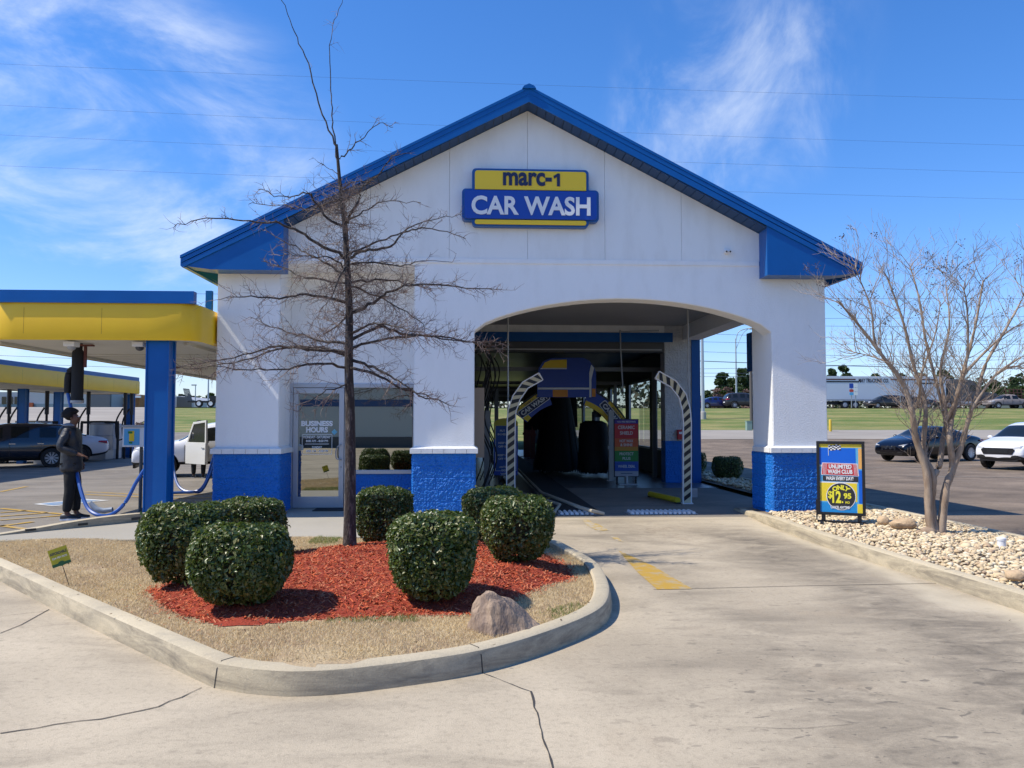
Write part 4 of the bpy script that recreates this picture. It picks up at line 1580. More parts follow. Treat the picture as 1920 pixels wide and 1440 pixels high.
bl = ['clipped green shrub at the left end of the red mulch bed, behind another',
      'large clipped shrub in front at the left of the red mulch',
      'clipped shrub at the back of the island just left of the office door',
      'clipped shrub beside the bare tree trunk under the office window',
      'broad clipped shrub in the front middle, behind the boulder',
      'clipped shrub at the foot of the middle blue pier, half hidden by another',
      'clipped shrub at the right end of the mulch beside the entrance lane']
for i, (x, y, rx, h, ry) in enumerate(BUSH):
    bush(x, y, iz(x, y) - 0.01, rx, h, ry, i + 1, 16000 if y < 8 else 13000, bl[i], 'clipped shrubs in the red mulch island')
bush(7.28, 22.2, 0.02, 0.40, 0.66, 0.40, 21, 6000, 'dark clipped shrub in the shade behind the right entrance pier', 'clipped shrubs along the stone bed')
bush(6.98, 24.6, 0.02, 0.40, 0.70, 0.40, 22, 4000, 'dark clipped shrub half hidden behind the blue corner post', 'clipped shrubs along the stone bed')

# ---- boulder
rb = bmesh.new()
bmesh.ops.create_icosphere(rb, subdivisions=4, radius=1)
p0 = G(888, 1165, 0.13)
gA, gB = G(948, 1196, 0.12), G(1004, 1172, 0.14)
cen = Vector((0.33, 6.17, 0.12))
rn_ = random.Random(4)
planes = []
for d, k in (((-0.75, -0.55, 0.25), 0.62), ((0.35, -0.9, 0.35), 0.62), ((0.70, -0.2, 0.66), 0.66), ((-0.15, 0.1, 0.98), 0.76), ((-0.9, 0.3, 0.4), 0.66), ((0.9, 0.4, 0.2), 0.8), ((0.2, 0.9, 0.3), 0.65), ((0.05, -0.55, 0.85), 0.82)):
    planes.append((Vector(d).normalized(), k))
from mathutils import noise as mnoise
for v in rb.verts:
    c = v.co.copy()
    for d, k in planes:
        t = c.dot(d)
        if t > k:
            c -= d * (t - k) * 0.93
    c += c.normalized() * (0.09 * mnoise.fractal(c * 2.4, 1.0, 2.0, 4) + 0.03 * mnoise.noise(c * 11))
    # taller on the left, sloping to the right
    X = c.x * 0.36 - 0.02 * c.z + 0.02
    Z = c.z * 0.37 * (1 - 0.50 * max(-0.25, c.x)) + 0.0
    v.co = Vector((X - 0.05 * c.z, c.y * 0.27, max(Z, -0.08)))
me = bpy.data.meshes.new('boulder')
rb.to_mesh(me)
rb.free()
me.transform(Matrix.Translation(Vector((cen.x - 0.08, cen.y - 0.10, 0.10))))
rockm = M('boulder_rock', (0.20, 0.145, 0.115), 0.8, col2=(0.42, 0.30, 0.20), vscale=6, vlo=0.38, vhi=0.66, bump=1.0, bscale=16, dist=0.05, bdetail=9, stretch=(1, 1, 0.45))
tag(link('boulder', me, rockm, smooth=28), 'brown and purple-grey boulder lying in the dry grass behind the kerb', 'boulder')

# ---- yard sign
yb = G(130, 1096, 0.15)
ys_ = thing('yard_sign', 'small tilted yellow and green lawn sign stuck in the dry grass', 'yard sign', (yb.x, yb.y, iz(yb.x, yb.y)))
R_ = Matrix.Translation(yb) @ Matrix.Rotation(rad(14), 4, 'Y').inverted() @ Matrix.Rotation(rad(-6), 4, 'Z')
R_ = Matrix.Translation(Vector((yb.x, yb.y, iz(yb.x, yb.y)))) @ Matrix.Rotation(rad(-19), 4, 'Y') @ Matrix.Rotation(rad(12), 4, 'Z')
xform(MB().cyl((0, 0.004, -0.05), (0, 0.004, 0.30), 0.0032, 6), R_).build('stake', black, ys_)
xform(MB().box(-0.083, 0.083, -0.003, 0.0, 0.24, 0.385), R_).build('panel', M('lawn_sign_yellow', (0.42, 0.38, 0.02), 0.5), ys_)
xform(MB().box(-0.083, 0.083, -0.0045, -0.0032, 0.213, 0.241).prism([(0.03 * cos(t), 0.232 + 0.024 * sin(t)) for t in [2 * pi * k / 16 for k in range(16)]], -0.006, -0.0046), R_).build('panel', M('lawn_sign_green', (0.012, 0.09, 0.03), 0.5), ys_)
xform(merge(text_mesh('AFFORDABLE', -0.074, 0.074, 0.325, 0.352, -0.0035, 0.001, 0.02)), R_).build('lettering', signnavy, ys_)
xform(text_mesh('334-787-7675', -0.066, 0.066, 0.285, 0.303, -0.0035, 0.001, 0.01), R_).build('lettering', whitep, ys_)

# ================================================================== RIVER STONE BED
tag(MB().sheet([(4.98, -2, 0.06), (7.72, -2, 0.06), (7.72, 14.0, 0.06), (7.72, 53, 0.06), (6.43, 53, 0.06), (6.43, 15.0, 0.06), (5.1, 15.2, 0.04), (4.98, 13, 0.06)]).build('stone_bed', M('bed_soil', (0.16, 0.12, 0.08), 0.95, col2=(0.26, 0.2, 0.14), vscale=6)), kind='structure')
ib = bmesh.new()
bmesh.ops.create_icosphere(ib, subdivisions=1, radius=1)
iv = np.array([v.co[:] for v in ib.verts])
ifc = np.array([[v.index for v in f.verts] for f in ib.faces])
ib.free()


def stones(name, N, bbox, seed, size, label, test):
    rn = np.random.RandomState(seed)
    P_ = []
    while len(P_) < N:
        for x, y in rn.uniform((bbox[0], bbox[2]), (bbox[1], bbox[3]), (N, 2)):
            if test(x, y):
                P_.append((x, y))
    P_ = np.array(P_[:N])
    s = size[0] * np.exp(rn.normal(0, size[1], N))
    sc = np.stack([s * rn.uniform(0.8, 1.5, N), s * rn.uniform(0.7, 1.0, N), s * rn.uniform(0.42, 0.75, N)], 1)
    th = rn.uniform(0, 2 * pi, N)
    v = iv[None] * (1 + rn.uniform(-0.14, 0.14, (N, len(iv), 1))) * sc[:, None]
    ti = rn.uniform(-0.35, 0.35, N)
    c, s2 = np.cos(ti)[:, None], np.sin(ti)[:, None]
    x, z = v[..., 0] * c - v[..., 2] * s2, v[..., 0] * s2 + v[..., 2] * c
    y = v[..., 1]
    c, s2 = np.cos(th)[:, None], np.sin(th)[:, None]
    X = x * c - y * s2 + P_[:, 0:1]
    Y = x * s2 + y * c + P_[:, 1:2]
    hz = 0.065 + 0.03 * np.sin(np.clip((P_[:, 0:1] - 4.95) / 2.8, 0, 1) * pi) + rn.uniform(0, 0.03, (N, 1))
    Z = z + hz
    V = np.stack([X, Y, Z], 2).reshape(-1, 3)
    F = (np.arange(N)[:, None, None] * len(iv) + ifc[None]).reshape(-1, 3)
    stm_ = M('river_stone', (0.6, 0.48, 0.32), 0.75, island=[(0.60, 0.47, 0.27), (0.72, 0.60, 0.40), (0.52, 0.37, 0.21), (0.68, 0.55, 0.34), (0.42, 0.29, 0.18), (0.78, 0.69, 0.50), (0.64, 0.50, 0.30), (0.56, 0.44, 0.28)])
    o = link(name, npmesh(name, V, F), stm_)
    o.data.shade_smooth()
    return tag(o, label, 'gravel', None, 'stuff')


def bedtest(x, y):
    xl = 5.10 if y < 12.4 else 5.16 + (y - 12.4) * 0.06
    return xl < x < 7.70 and not (y > 13.9 and x < 6.52)


stones('river_stones', 12000, (5.0, 7.72, 5.5, 14.6), 8, (0.023, 0.36), 'pale tan river stones covering the bed round the sign and bare tree', bedtest)
stones('river_stones', 1500, (6.5, 7.72, 14.6, 28), 9, (0.045, 0.28), 'river stones in the shade along the right side of the building', bedtest)
for k, (px, py, s, lb) in enumerate(((1695, 985, (0.20, 0.12, 0.085), 'large flat tan rock resting on the river stones left of the bare tree'),
                                      (1656, 978, (0.09, 0.08, 0.075), 'round pale cobble sitting on the stones beside the price sign'),
                                      (1905, 1082, (0.10, 0.08, 0.06), 'rust-coloured cobble on the stone bed near the lane kerb'))):
    g = G(px, py + 4, 0.14)
    bmr = bmesh.new()
    bmesh.ops.create_icosphere(bmr, subdivisions=3, radius=1)
    for v in bmr.verts:
        v.co *= 1 + 0.16 * mnoise.noise(v.co * 1.6 + Vector((k * 5, 0, 0)))
        v.co = Vector((v.co.x * s[0], v.co.y * s[1], v.co.z * s[2] + s[2] * 0.6))
    me = bpy.data.meshes.new('rock')
    bmr.to_mesh(me)
    bmr.free()
    me.transform(Matrix.Translation(g))
    tag(link('rock', me, M('rock_tan', (0.58, 0.42, 0.25), 0.8, col2=(0.44, 0.30, 0.18), vscale=9, bump=0.5, bscale=30), smooth=True), lb, 'rock')
g = G(1878, 1028, 0.1)
tag(MB().lathe([(0.05, 0), (0.05, 0.10), (0.056, 0.10), (0.056, 0.13), (0.02, 0.14)], 14, Matrix.Translation(g)).build('drain_pipe', whitep, smooth=30), 'short white plastic pipe stub standing in the stone bed', 'pipe')


# ================================================================== BARE TREES
def resample(pts, step):
    pts = [Vector(p) for p in pts]
    out = [pts[0]]
    for a, b in zip(pts[:-1], pts[1:]):
        L = (b - a).length
        n = max(1, int(L / step))
        for i in range(1, n + 1):
            out.append(a.lerp(b, i / n))
    return out


def spur_twig(mb, rnd, p, d, L, r, sub=True):
    n = 4
    pts = [p]
    dd = d.copy()
    for i in range(n):
        dd = (dd + Vector((rnd.gauss(0, .16), rnd.gauss(0, .16), rnd.gauss(0.02, .14)))).normalized()
        pts.append(pts[-1] + dd * L / n)
    mb.tube(pts, [r * (1 - 0.7 * i / n) for i in range(n + 1)], 3, False)
    if sub:
        m = max(2, int(L / 0.042))
        for k in range(m):
            t = rnd.uniform(0.1, 1.0) * n
            i = min(n - 1, int(t))
            q = pts[i].lerp(pts[i + 1], t - i)
            sd = (pts[i + 1] - pts[i]).normalized()
            o_ = Vector((rnd.gauss(0, 1), rnd.gauss(0, 1), rnd.gauss(0, 1)))
            o_ = (o_ - sd * o_.dot(sd)).normalized()
            spur_twig(mb, rnd, q, (sd * 0.6 + o_ * 0.9).normalized(), rnd.uniform(0.035, 0.17), r * 0.62, L > 0.3 and rnd.random() < 0.4)


YT = 9.42
oak = thing('oak_tree', 'leafless young oak with one straight trunk rising from the red mulch', 'tree', (-1.38, YT, 0.2))


def tp(px, py, dy=0.0):
    p = P(px, py, YT + dy)
    return p


def z6(x, y):          # from the enlarged view of the crown to photo pixels
    return 320 + x * 0.39583, 140 + y * 0.39583


rnd = random.Random(11)
trunk_px = [(656, 1046), (656, 960), (657, 860), (656, 760), (654, 690), (655, 600), (653, 535), (648, 441), (643, 390), (637, 340), (631, 271)]
tr = [tp(*q) for q in trunk_px]
tr[0].z = 0.05
tpt = catmull(tr, 4)
L_ = len(tpt)
tm = MB()
rad_ = [0.078 * (1 - 0.80 * (i / (L_ - 1)) ** 0.9) + (0.022 * max(0, 1 - i / 4) ** 2) for i in range(L_)]
tm.tube(tpt, rad_, 10)
tm.build('trunk', bark, oak, smooth=60)
limbs = []
Z6 = [
    ([(845, 870), (700, 800), (600, 740), (500, 700), (380, 700), (170, 680), (20, 720)], -0.5, 0.020),
    ([(845, 960), (740, 900), (640, 840), (560, 800), (450, 740)], 0.7, 0.017),
    ([(812, 720), (740, 680), (680, 590), (640, 560), (540, 580), (420, 545)], -0.35, 0.017),
    ([(845, 990), (640, 960), (550, 920), (430, 880)], 0.4, 0.015),
    ([(845, 1080), (640, 1040), (520, 1060), (380, 1050), (230, 1065)], -0.6, 0.019),
    ([(845, 1310), (640, 1300), (500, 1290), (350, 1330), (90, 1375)], 0.3, 0.022),
    ([(845, 1270), (720, 1260), (600, 1230), (500, 1200), (380, 1150)], 0.9, 0.018),
    ([(845, 1390), (700, 1370), (560, 1390), (380, 1400), (200, 1380)], -0.9, 0.018),
    ([(850, 865), (940, 830), (1040, 810), (1120, 740), (1240, 730), (1400, 775)], -0.4, 0.019),
    ([(850, 850), (960, 800), (1100, 740), (1230, 690), (1390, 660)], 0.6, 0.015),
    ([(820, 715), (890, 600), (900, 540), (980, 480), (1050, 390), (1140, 368)], 0.3, 0.017),
    ([(830, 700), (900, 660), (1000, 600), (1180, 603)], -0.5, 0.012),
    ([(850, 985), (1000, 970), (1130, 990), (1240, 1010)], 0.8, 0.016),
    ([(855, 1130), (960, 1080), (1050, 1020), (1200, 990), (1400, 1010), (1560, 1022)], -0.3, 0.021),
    ([(850, 1260), (980, 1200), (1120, 1230), (1280, 1240), (1400, 1260), (1570, 1300)], 0.4, 0.021),
    ([(850, 1230), (960, 1180), (1090, 1200), (1200, 1240)], -0.9, 0.016),
    ([(800, 400), (860, 350), (920, 290), (990, 230), (1050, 252)], 0.15, 0.010),
    ([(850, 900), (960, 890), (1090, 905), (1200, 880), (1330, 890)], 0.2, 0.012),
    ([(848, 930), (760, 870), (650, 860), (520, 850)], -0.8, 0.012),
    ([(795, 470), (760, 450), (700, 415)], 0.1, 0.006),
    ([(808, 590), (720, 620), (640, 640), (520, 620), (370, 610)], 0.45, 0.012),
    ([(800, 545), (880, 510), (960, 500), (1010, 440)], -0.3, 0.010),
    ([(850, 1350), (960, 1390), (1060, 1440), (1150, 1500), (1230, 1520)], -0.5, 0.020),
    ([(850, 1000), (930, 1030), (1060, 1090), (1190, 1180), (1210, 1250)], 0.6, 0.013),
    ([(848, 880), (800, 960), (760, 1050), (700, 1120)], -0.9, 0.013),
    ([(850, 1120), (800, 1180), (740, 1220), (650, 1260)], 1.0, 0.014),
]
for q, dy, r in Z6:
    limbs.append(([z6(*a) for a in q], dy, r))
limbs.append(([(655, 690), (700, 700), (760, 730), (800, 745), (850, 762)], -0.4, 0.020))
limbs.append(([(655, 668), (600, 652), (520, 655), (440, 680), (345, 692)], 0.3, 0.018))
limbs.append(([(655, 720), (620, 730), (590, 745), (560, 770)], -0.5, 0.010))
limbs.append(([(655, 655), (700, 640), (780, 628), (860, 640), (935, 645)], -0.1, 0.018))
limbs.append(([(632, 276), (605, 211), (577, 120), (552, 60), (530, 0), (518, -60)], -0.1, 0.011))
limbs.append(([(636, 320), (626, 240), (621, 180), (619, 100), (627, 40), (645, -15)], 0.15, 0.010))
bmh = MB()
twg = MB()
rnd = random.Random(5)
for li, (q, dy, r) in enumerate(limbs):
    n = len(q)
    pts = [tp(x, y, dy * (i / (n - 1)) ** 1.0 * (1.0)) for i, (x, y) in enumerate(q)]
    lead = li >= len(limbs) - 2
    pts = catmull(pts, 5)
    pts = [p + Vector((rnd.gauss(0, .008), rnd.gauss(0, .012), rnd.gauss(0, .008))) * (1 if i else 0) for i, p in enumerate(pts)]
    m = len(pts)
    bmh.tube(pts, [max(0.0035, r * (1 - 0.82 * i / (m - 1))) for i in range(m)], 6, True)
    fine = resample(pts, 0.03)
    tot = len(fine)
    step = 4 if lead else 1
    for i in range(int(tot * (0.25 if lead else 0.12)), tot, step):
        if rnd.random() < 0.22:
            continue
        a = fine[i]
        d = (fine[min(i + 1, tot - 1)] - fine[max(0, i - 1)]).normalized()
        t = i / tot
        o_ = Vector((rnd.gauss(0, 1), rnd.gauss(0, 1), rnd.gauss(0.15, 0.75)))
        o_ = (o_ - d * o_.dot(d)).normalized()
        Lt = rnd.uniform(0.10, 0.50) * (1 - 0.5 * t) * (0.6 if a.z > 3.6 else 1.0)
        if a.z > 3.6 and rnd.random() < 0.4:
            continue
        if lead:
            Lt = rnd.uniform(0.04, 0.22)
        spur_twig(twg, rnd, a, (d * 0.75 + o_ * 0.8).normalized(), Lt, 0.0045 if not lead else 0.003)
# short shoots straight from the trunk
for k in range(230):
    t = rnd.uniform(0.42, 0.90) * (L_ - 1)
    i = int(t)
    a = tpt[i].lerp(tpt[min(i + 1, L_ - 1)], t - i)
    ang = rnd.uniform(0, 2 * pi)
    spur_twig(twg, rnd, a, Vector((cos(ang), sin(ang), rnd.uniform(-0.4, 0.7))).normalized(), rnd.uniform(0.1, 0.6) * (1 if t / L_ < 0.8 else 0.6), 0.0042)
bmh.build('branches', bark, oak, smooth=60)
twg.build('twigs', twigm, oak)

# crape myrtle
YM = 11.1
myr = thing('crape_myrtle', 'multi-stemmed bare tree with smooth tan bark standing in the river stones', 'tree', (6.63, YM, 0.1))


def z5(x, y):
    return 1280 + x / 3, 560 + y / 3


stems = [
    ([(1405, 1335), (1385, 1200), (1372, 980), (1310, 780), (1290, 640), (1240, 480), (1130, 330), (1000, 160), (880, 20)], -0.25, 0.05),
    ([(1425, 1335), (1400, 1150), (1410, 1000), (1355, 860), (1365, 600), (1300, 380), (1240, 130), (1150, -120)], 0.2, 0.045),
    ([(1412, 1000), (1445, 930), (1462, 800), (1478, 690), (1440, 520), (1370, 250), (1330, 0), (1280, -180)], 0.5, 0.035),
    ([(1452, 1335), (1480, 1070), (1518, 950), (1500, 780), (1520, 650), (1570, 440), (1640, 180), (1690, -100)], -0.1, 0.048),
    ([(1483, 1065), (1560, 850), (1605, 690), (1640, 600), (1760, 430), (1900, 330)], -0.5, 0.036),
    ([(1500, 780), (1470, 560), (1450, 400), (1500, 150), (1480, -90)], 0.4, 0.026),
    ([(1640, 600), (1700, 380), (1800, 200), (1900, 20), (1960, -140)], 0.3, 0.024),
    ([(1480, 690), (1540, 560), (1600, 330), (1600, 60), (1580, -60)], -0.4, 0.024),
    ([(1290, 640), (1330, 560), (1345, 420), (1420, 200), (1450, 20)], -0.5, 0.020),
    ([(1240, 480), (1180, 380), (1080, 330), (960, 300)], 0.4, 0.016),
    ([(1130, 330), (1080, 240), (1060, 60), (1000, -100), (960, -190)], -0.2, 0.016),
    ([(1570, 440), (1700, 300), (1850, 170), (1960, 130)], 0.4, 0.018),
    ([(1300, 780), (1340, 640), (1335, 540)], 0.2, 0.014),
    ([(1760, 430), (1860, 380), (1980, 420)], -0.3, 0.014)]
sm_, tw_, sd_ = MB(), MB(), MB()
rnd = random.Random(23)


def sprout(p, d, L, r, lev):
    n = 5
    pts = [p]
    dd = d.copy()
    for i in range(n):
        dd = (dd + Vector((rnd.gauss(0, .16), rnd.gauss(0, .16), rnd.gauss(0.07, .10)))).normalized()
        pts.append(pts[-1] + dd * L / n)
    tw_.tube(pts, [max(0.0016, r * (1 - 0.6 * i / n)) for i in range(n + 1)], 4 if r > 0.006 else 3, False)
    if lev > 0:
        for k in range(rnd.choice((2, 3, 4))):
            t = rnd.uniform(0.25, 1.0) * n
            i = min(n - 1, int(t))
            q = pts[i].lerp(pts[i + 1], t - i)
            sd = (pts[i + 1] - pts[i]).normalized()
            o_ = Vector((rnd.gauss(0, 1), rnd.gauss(0, 1), rnd.gauss(0, .7)))
            o_ = (o_ - sd * o_.dot(sd)).normalized()
            sprout(q, (sd * 0.95 + o_ * 0.65).normalized(), L * rnd.uniform(0.45, 0.72), r * 0.55, lev - 1)
    elif rnd.random() < 0.028 and pts[-1].z > 3.0:
        for k in range(rnd.randint(6, 14)):
            q = pts[-1] + Vector((rnd.gauss(0, .035), rnd.gauss(0, .035), rnd.gauss(0.02, .04)))
            sd_.ball(q, rnd.uniform(0.006, 0.010), 5)
            tw_.tube([pts[-1], q], 0.001, 3, False)


for q, dy, r in stems:
    n = len(q)
    pts = [P(*z5(x, y), YM + dy * (i / (n - 1)) + (rnd.uniform(-.05, .05) if i else 0)) for i, (x, y) in enumerate(q)]
    pts = catmull(pts, 5)
    m = len(pts)
    rr = [max(0.006, 1.3 * r * (1 - 0.82 * i / (m - 1))) * (1 + 0.10 * sin(i * 2.3 + r * 99)) for i in range(m)]
    sm_.tube(pts, rr, 9)
    for i in range(int(m * 0.36), m):
        for _ in range(2 if i < m - 1 else 3):
            if rnd.random() < 0.40:
                continue
            d = (pts[min(i + 1, m - 1)] - pts[max(0, i - 1)]).normalized()
            o_ = Vector((rnd.gauss(0, 1), rnd.gauss(0, 1), rnd.gauss(0.1, .6)))
            o_ = (o_ - d * o_.dot(d)).normalized()
            sprout(pts[i], (d * 0.6 + o_ * 0.7 + Vector((0, 0, 0.2))).normalized(), rnd.uniform(0.3, 0.72), 0.0065, 2)
sm_.ball((6.55, YM, 0.12), 0.11, 10, (1, 1, 0.7))
sm_.build('trunk', myrtle, myr, smooth=70)
tw_.build('twigs', M('myrtle_twig', (0.22, 0.155, 0.11), 0.8, col2=(0.38, 0.31, 0.25), vscale=8), myr)
tag(sd_.build('seed_heads', M('seed_head', (0.05, 0.035, 0.03), 0.8), myr), kind='stuff')

# ================================================================== MAIN SIGN
sg = thing('wall_sign', 'blue and yellow car wash sign box mounted on the white gable', 'sign', (1.08, YF, 5.1))


def sxz(px, py, Y=YF - 0.18):
    p = P(px, py, Y)
    return p.x, p.z


# outline in photo pixels at the face plane (x0, x1, z0, z1)
yS = YF - 0.17
Lx0, Lz1 = sxz(867, 314, yS)
ux0 = sxz(885, 360, yS)[0]
ux1 = sxz(1104, 360, yS)[0]
wx0 = sxz(866, 380, yS)[0]
wx1 = sxz(1123, 380, yS)[0]
zt = sxz(995, 317, yS)[1]
zb = sxz(995, 425, yS)[1]
zm1 = sxz(995, 355, yS)[1]
zm0 = sxz(995, 417, yS)[1] + 0.0


def cross_outline(g=0.0):
    """sign silhouette: a wide middle band with a narrower top and bottom"""
    a0, a1, b0, b1 = ux0 - g, ux1 + g, wx0 - g, wx1 + g
    t, u, l, bt = zt + g, zm1 + g, zm0 - g + 0.02, zb - g
    r = 0.07
    pts = []

    def arc_(cx, cz, s, e, rr=r):
        for k in range(6):
            tt = s + (e - s) * k / 5
            pts.append((cx + rr * cos(tt), cz + rr * sin(tt)))
    arc_(a1 - r, t - r, pi / 2, 0)
    pts.append((a1, u))
    arc_(b1 - r, u - r, pi / 2, 0)
    arc_(b1 - r, l + r, 0, -pi / 2)
    pts.append((a1, l))
    arc_(a1 - r, bt + r, 0, -pi / 2)
    arc_(a0 + r, bt + r, -pi / 2, -pi)
    pts.append((a0, l))
    arc_(b0 + r, l + r, -pi / 2, -pi)
    arc_(b0 + r, u - r, pi, pi / 2)
    pts.append((a0, u))
    arc_(a0 + r, t - r, pi, pi / 2)
    return pts


MB().prism(cross_outline(0.0), yS, YF - 0.013).build('case', signblue2, sg, bevel=0.006)
mid = rounded(wx0 + 0.045, wx1 - 0.045, zm0 + 0.045, zm1 - 0.035, 0.06)
MB().prism(mid, yS - 0.05, yS).build('blue_panel', signblue, sg, bevel=0.01)
MB().prism([(ux0 + 0.05, zm1 - 0.02), (ux1 - 0.05, zm1 - 0.02)] + [(x, z) for x, z in rounded(ux0 + 0.05, ux1 - 0.05, zm1 - 0.2, zt - 0.045, 0.05)[:12]], yS - 0.03, yS).build('yellow_panel', yellows, sg, bevel=0.004)
MB().prism(rounded(ux0 + 0.05, ux1 - 0.05, zb + 0.03, zm0 + 0.035, 0.035), yS - 0.035, yS).build('yellow_panel', yellows, sg, bevel=0.01)
a, b = sxz(943, 348, yS - .03), sxz(1050, 322, yS - .03)
marc = text_mesh('marc-', a[0], a[0] + (b[0] - a[0]) * 0.855, a[1] + 0.0, b[1] - 0.025, yS - 0.031, 0.012, 0.03, 1.0)
ox, oz, ow, oh = a[0] + (b[0] - a[0]) * 0.885, a[1], (b[0] - a[0]) * 0.115, (b[1] - a[1]) - 0.035
one = MB().prism([(ox + ow * u, oz + oh * v) for u, v in ((0.52, 0), (0.98, 0), (0.98, 1.0), (0.62, 1.0), (0.0, 0.80), (0.10, 0.60), (0.52, 0.74))], yS - 0.043, yS - 0.031)
marc.build('lettering', signnavy, sg)
one.build('lettering', signnavy, sg)
a, b = sxz(884, 402, yS - .05), sxz(1107, 370, yS - .05)
w_ = b[0] - a[0]
merge(text_mesh('CAR', a[0], a[0] + w_ * 0.395, a[1], b[1], yS - 0.051, 0.015, 0.028, 1.0), text_mesh('WASH', a[0] + w_ * 0.44, b[0], a[1], b[1], yS - 0.051, 0.015, 0.028, 1.0)).build('lettering', whitep, sg)

# small gable camera, ceiling lamp, side sign box, conduits
q = P(1362, 472, YF)
sc = thing('security_light', 'small white twin-head fixture on the gable near the right roof corner', 'light', (q.x, YF, q.z - 0.06))
MB().cyl((q.x, YF - 0.012, q.z), (q.x, YF - 0.07, q.z), 0.055, 14).build('housing', whitep, sc, smooth=True)
for s in (-1, 1):
    MB().cyl((q.x + s * 0.03, YF - 0.07, q.z - 0.01), (q.x + s * 0.033, YF - 0.115, q.z - 0.02), 0.026, 12).build('head', whitep, sc, smooth=True)
    MB().cyl((q.x + s * 0.0332, YF - 0.1155, q.z - 0.02), (q.x + s * 0.0334, YF - 0.119, q.z - 0.021), 0.016, 10).build('lens', black, sc)
q = P(1058, 577, 17.4)
cl_ = thing('ceiling_light', 'round white fixture on the portico ceiling behind the arch', 'light', (q.x, 17.4, 4.28))
MB().lathe([(0.02, 4.25), (0.12, 4.26), (0.15, 4.30), (0.15, 4.36)], 18, Matrix.Translation((q.x, 17.4, 0))).build('bowl', whitep, cl_, smooth=True)
tag(MB().box(BX1 + 0.03, BX1 + 0.12, 16.2, 18.2, 2.85, 3.75).build('side_sign', blue, bevel=0.01), 'blue sign box on the right side wall, seen edge-on past the pier', 'sign')
for px, lb in ((952.5, 'thin grey conduit pipe dropping from the portico ceiling beside the left striped post'), (1291, 'thin grey conduit pipe dropping from the portico ceiling beside the right striped post')):
    q = P(px, 700, 16.45)
    c = MB().cyl((q.x, 16.45, 0.0), (q.x, 16.45, 4.36), 0.017, 8)
    if px > 1000:
        c.box(q.x + 0.03, q.x + 0.15, 16.4, 16.5, 0.12, 0.30)
    tag(c.build('conduit_pipe', galv), lb, 'pipe')
q0, q1, q2 = P(1235, 620, 21.5), P(1163, 622, 21.5), P(1168, 735, 21.5)
tag(MB().tube(catmull([(q0.x, 21.5, q0.z), (q1.x + .1, 21.5, q1.z), (q1.x, 21.5, q1.z - .1), (q2.x, 21.5, q2.z)], 4), 0.02, 6).build('air_line', galv), 'grey pipe bending down in front of the blue header beam', 'pipe')

# ================================================================== STRIPED CLEARANCE ARMS
YA = 16.3


def arm(pxs, label):
    pts = [P(a, b, YA) for a, b in pxs]
    pts[0].z = 0.0
    t = thing('clearance_arm', label, 'clearance arm', (pts[0].x, YA, 0), 0, 'striped clearance arms of the entrance')
    W2 = 0.083
    L, Rr_ = [], []
    for i, p in enumerate(pts):
        d = (pts[min(i + 1, len(pts) - 1)] - pts[max(0, i - 1)]).normalized()
        n = Vector((-d.z, 0, d.x))
        L.append(p + n * W2)
        Rr_.append(p - n * W2)
    V = []
    for y in (YA - 0.03, YA + 0.03):
        V += [(p.x, y, p.z) for p in L] + [(p.x, y, p.z) for p in Rr_]
    k = len(pts)
    F = []
    for i in range(k - 1):
        F += [(i, i + 1, k + i + 1, k + i), (2 * k + i, 3 * k + i, 3 * k + i + 1, 2 * k + i + 1), (i, 2 * k + i, 2 * k + i + 1, i + 1), (k + i, k + i + 1, 3 * k + i + 1, 3 * k + i)]
    F += [(0, k, 3 * k, 2 * k), (k - 1, 3 * k - 1, 4 * k - 1, 2 * k - 1)]
    MB().add(V, F).build('board', creamst, t)
    # white edge frames
    e = MB()
    for side in (L, Rr_):
        for a, b in zip(side[:-1], side[1:]):
            e.bar(a, b, 0.075, 0.022, (0, 0, 1) if abs((b - a).normalized().z) < 0.9 else (1, 0, 0))
    e.box(pts[0].x - .11, pts[0].x + .11, YA - .09, YA + .09, 0, 0.02)
    e.bar(L[-1], Rr_[-1], 0.075, 0.022, (0, 0, 1))
    e.build('edge_frame', whitep, t)
    # slanting black stripes
    s = MB()
    cum = [0]
    for a, b in zip(pts[:-1], pts[1:]):
        cum.append(cum[-1] + (b - a).length)

    def at(u, side):
        u = max(0, min(cum[-1] - 1e-4, u))
        i = max(j for j in range(len(cum) - 1) if cum[j] <= u)
        f_ = (u - cum[i]) / (cum[i + 1] - cum[i])
        w = 0.86
        a = L[i].lerp(L[i + 1], f_)
        b = Rr_[i].lerp(Rr_[i + 1], f_)
        c = (a + b) / 2
        return c + (a - c) * w if side == 0 else c + (b - c) * w
    left_is_0 = True
    u = 0.05
    sl_ = -0.11
    while u < cum[-1] - 0.12:
        q = [at(u, 0), at(u + 0.092, 0), at(u + 0.092 - sl_, 1), at(u - sl_, 1)]
        # left arm: stripes rise to the right; right arm: stripes rise to the left
        s.sheet([(p.x, YA - 0.0325, p.z) for p in q])
        u += 0.18
    s.build('stripe', black, t)
    return t


arm([(957.5, 948), (957.5, 850), (958.5, 790), (960, 770), (968, 746), (985, 722), (1014, 706)], 'black and cream striped arm with white edges at the left of the entrance lane')
arm([(1288, 943), (1288, 850), (1288, 790), (1286, 768), (1279, 742), (1262, 720), (1232, 703)], 'black and cream striped arm with white edges at the right of the entrance lane')

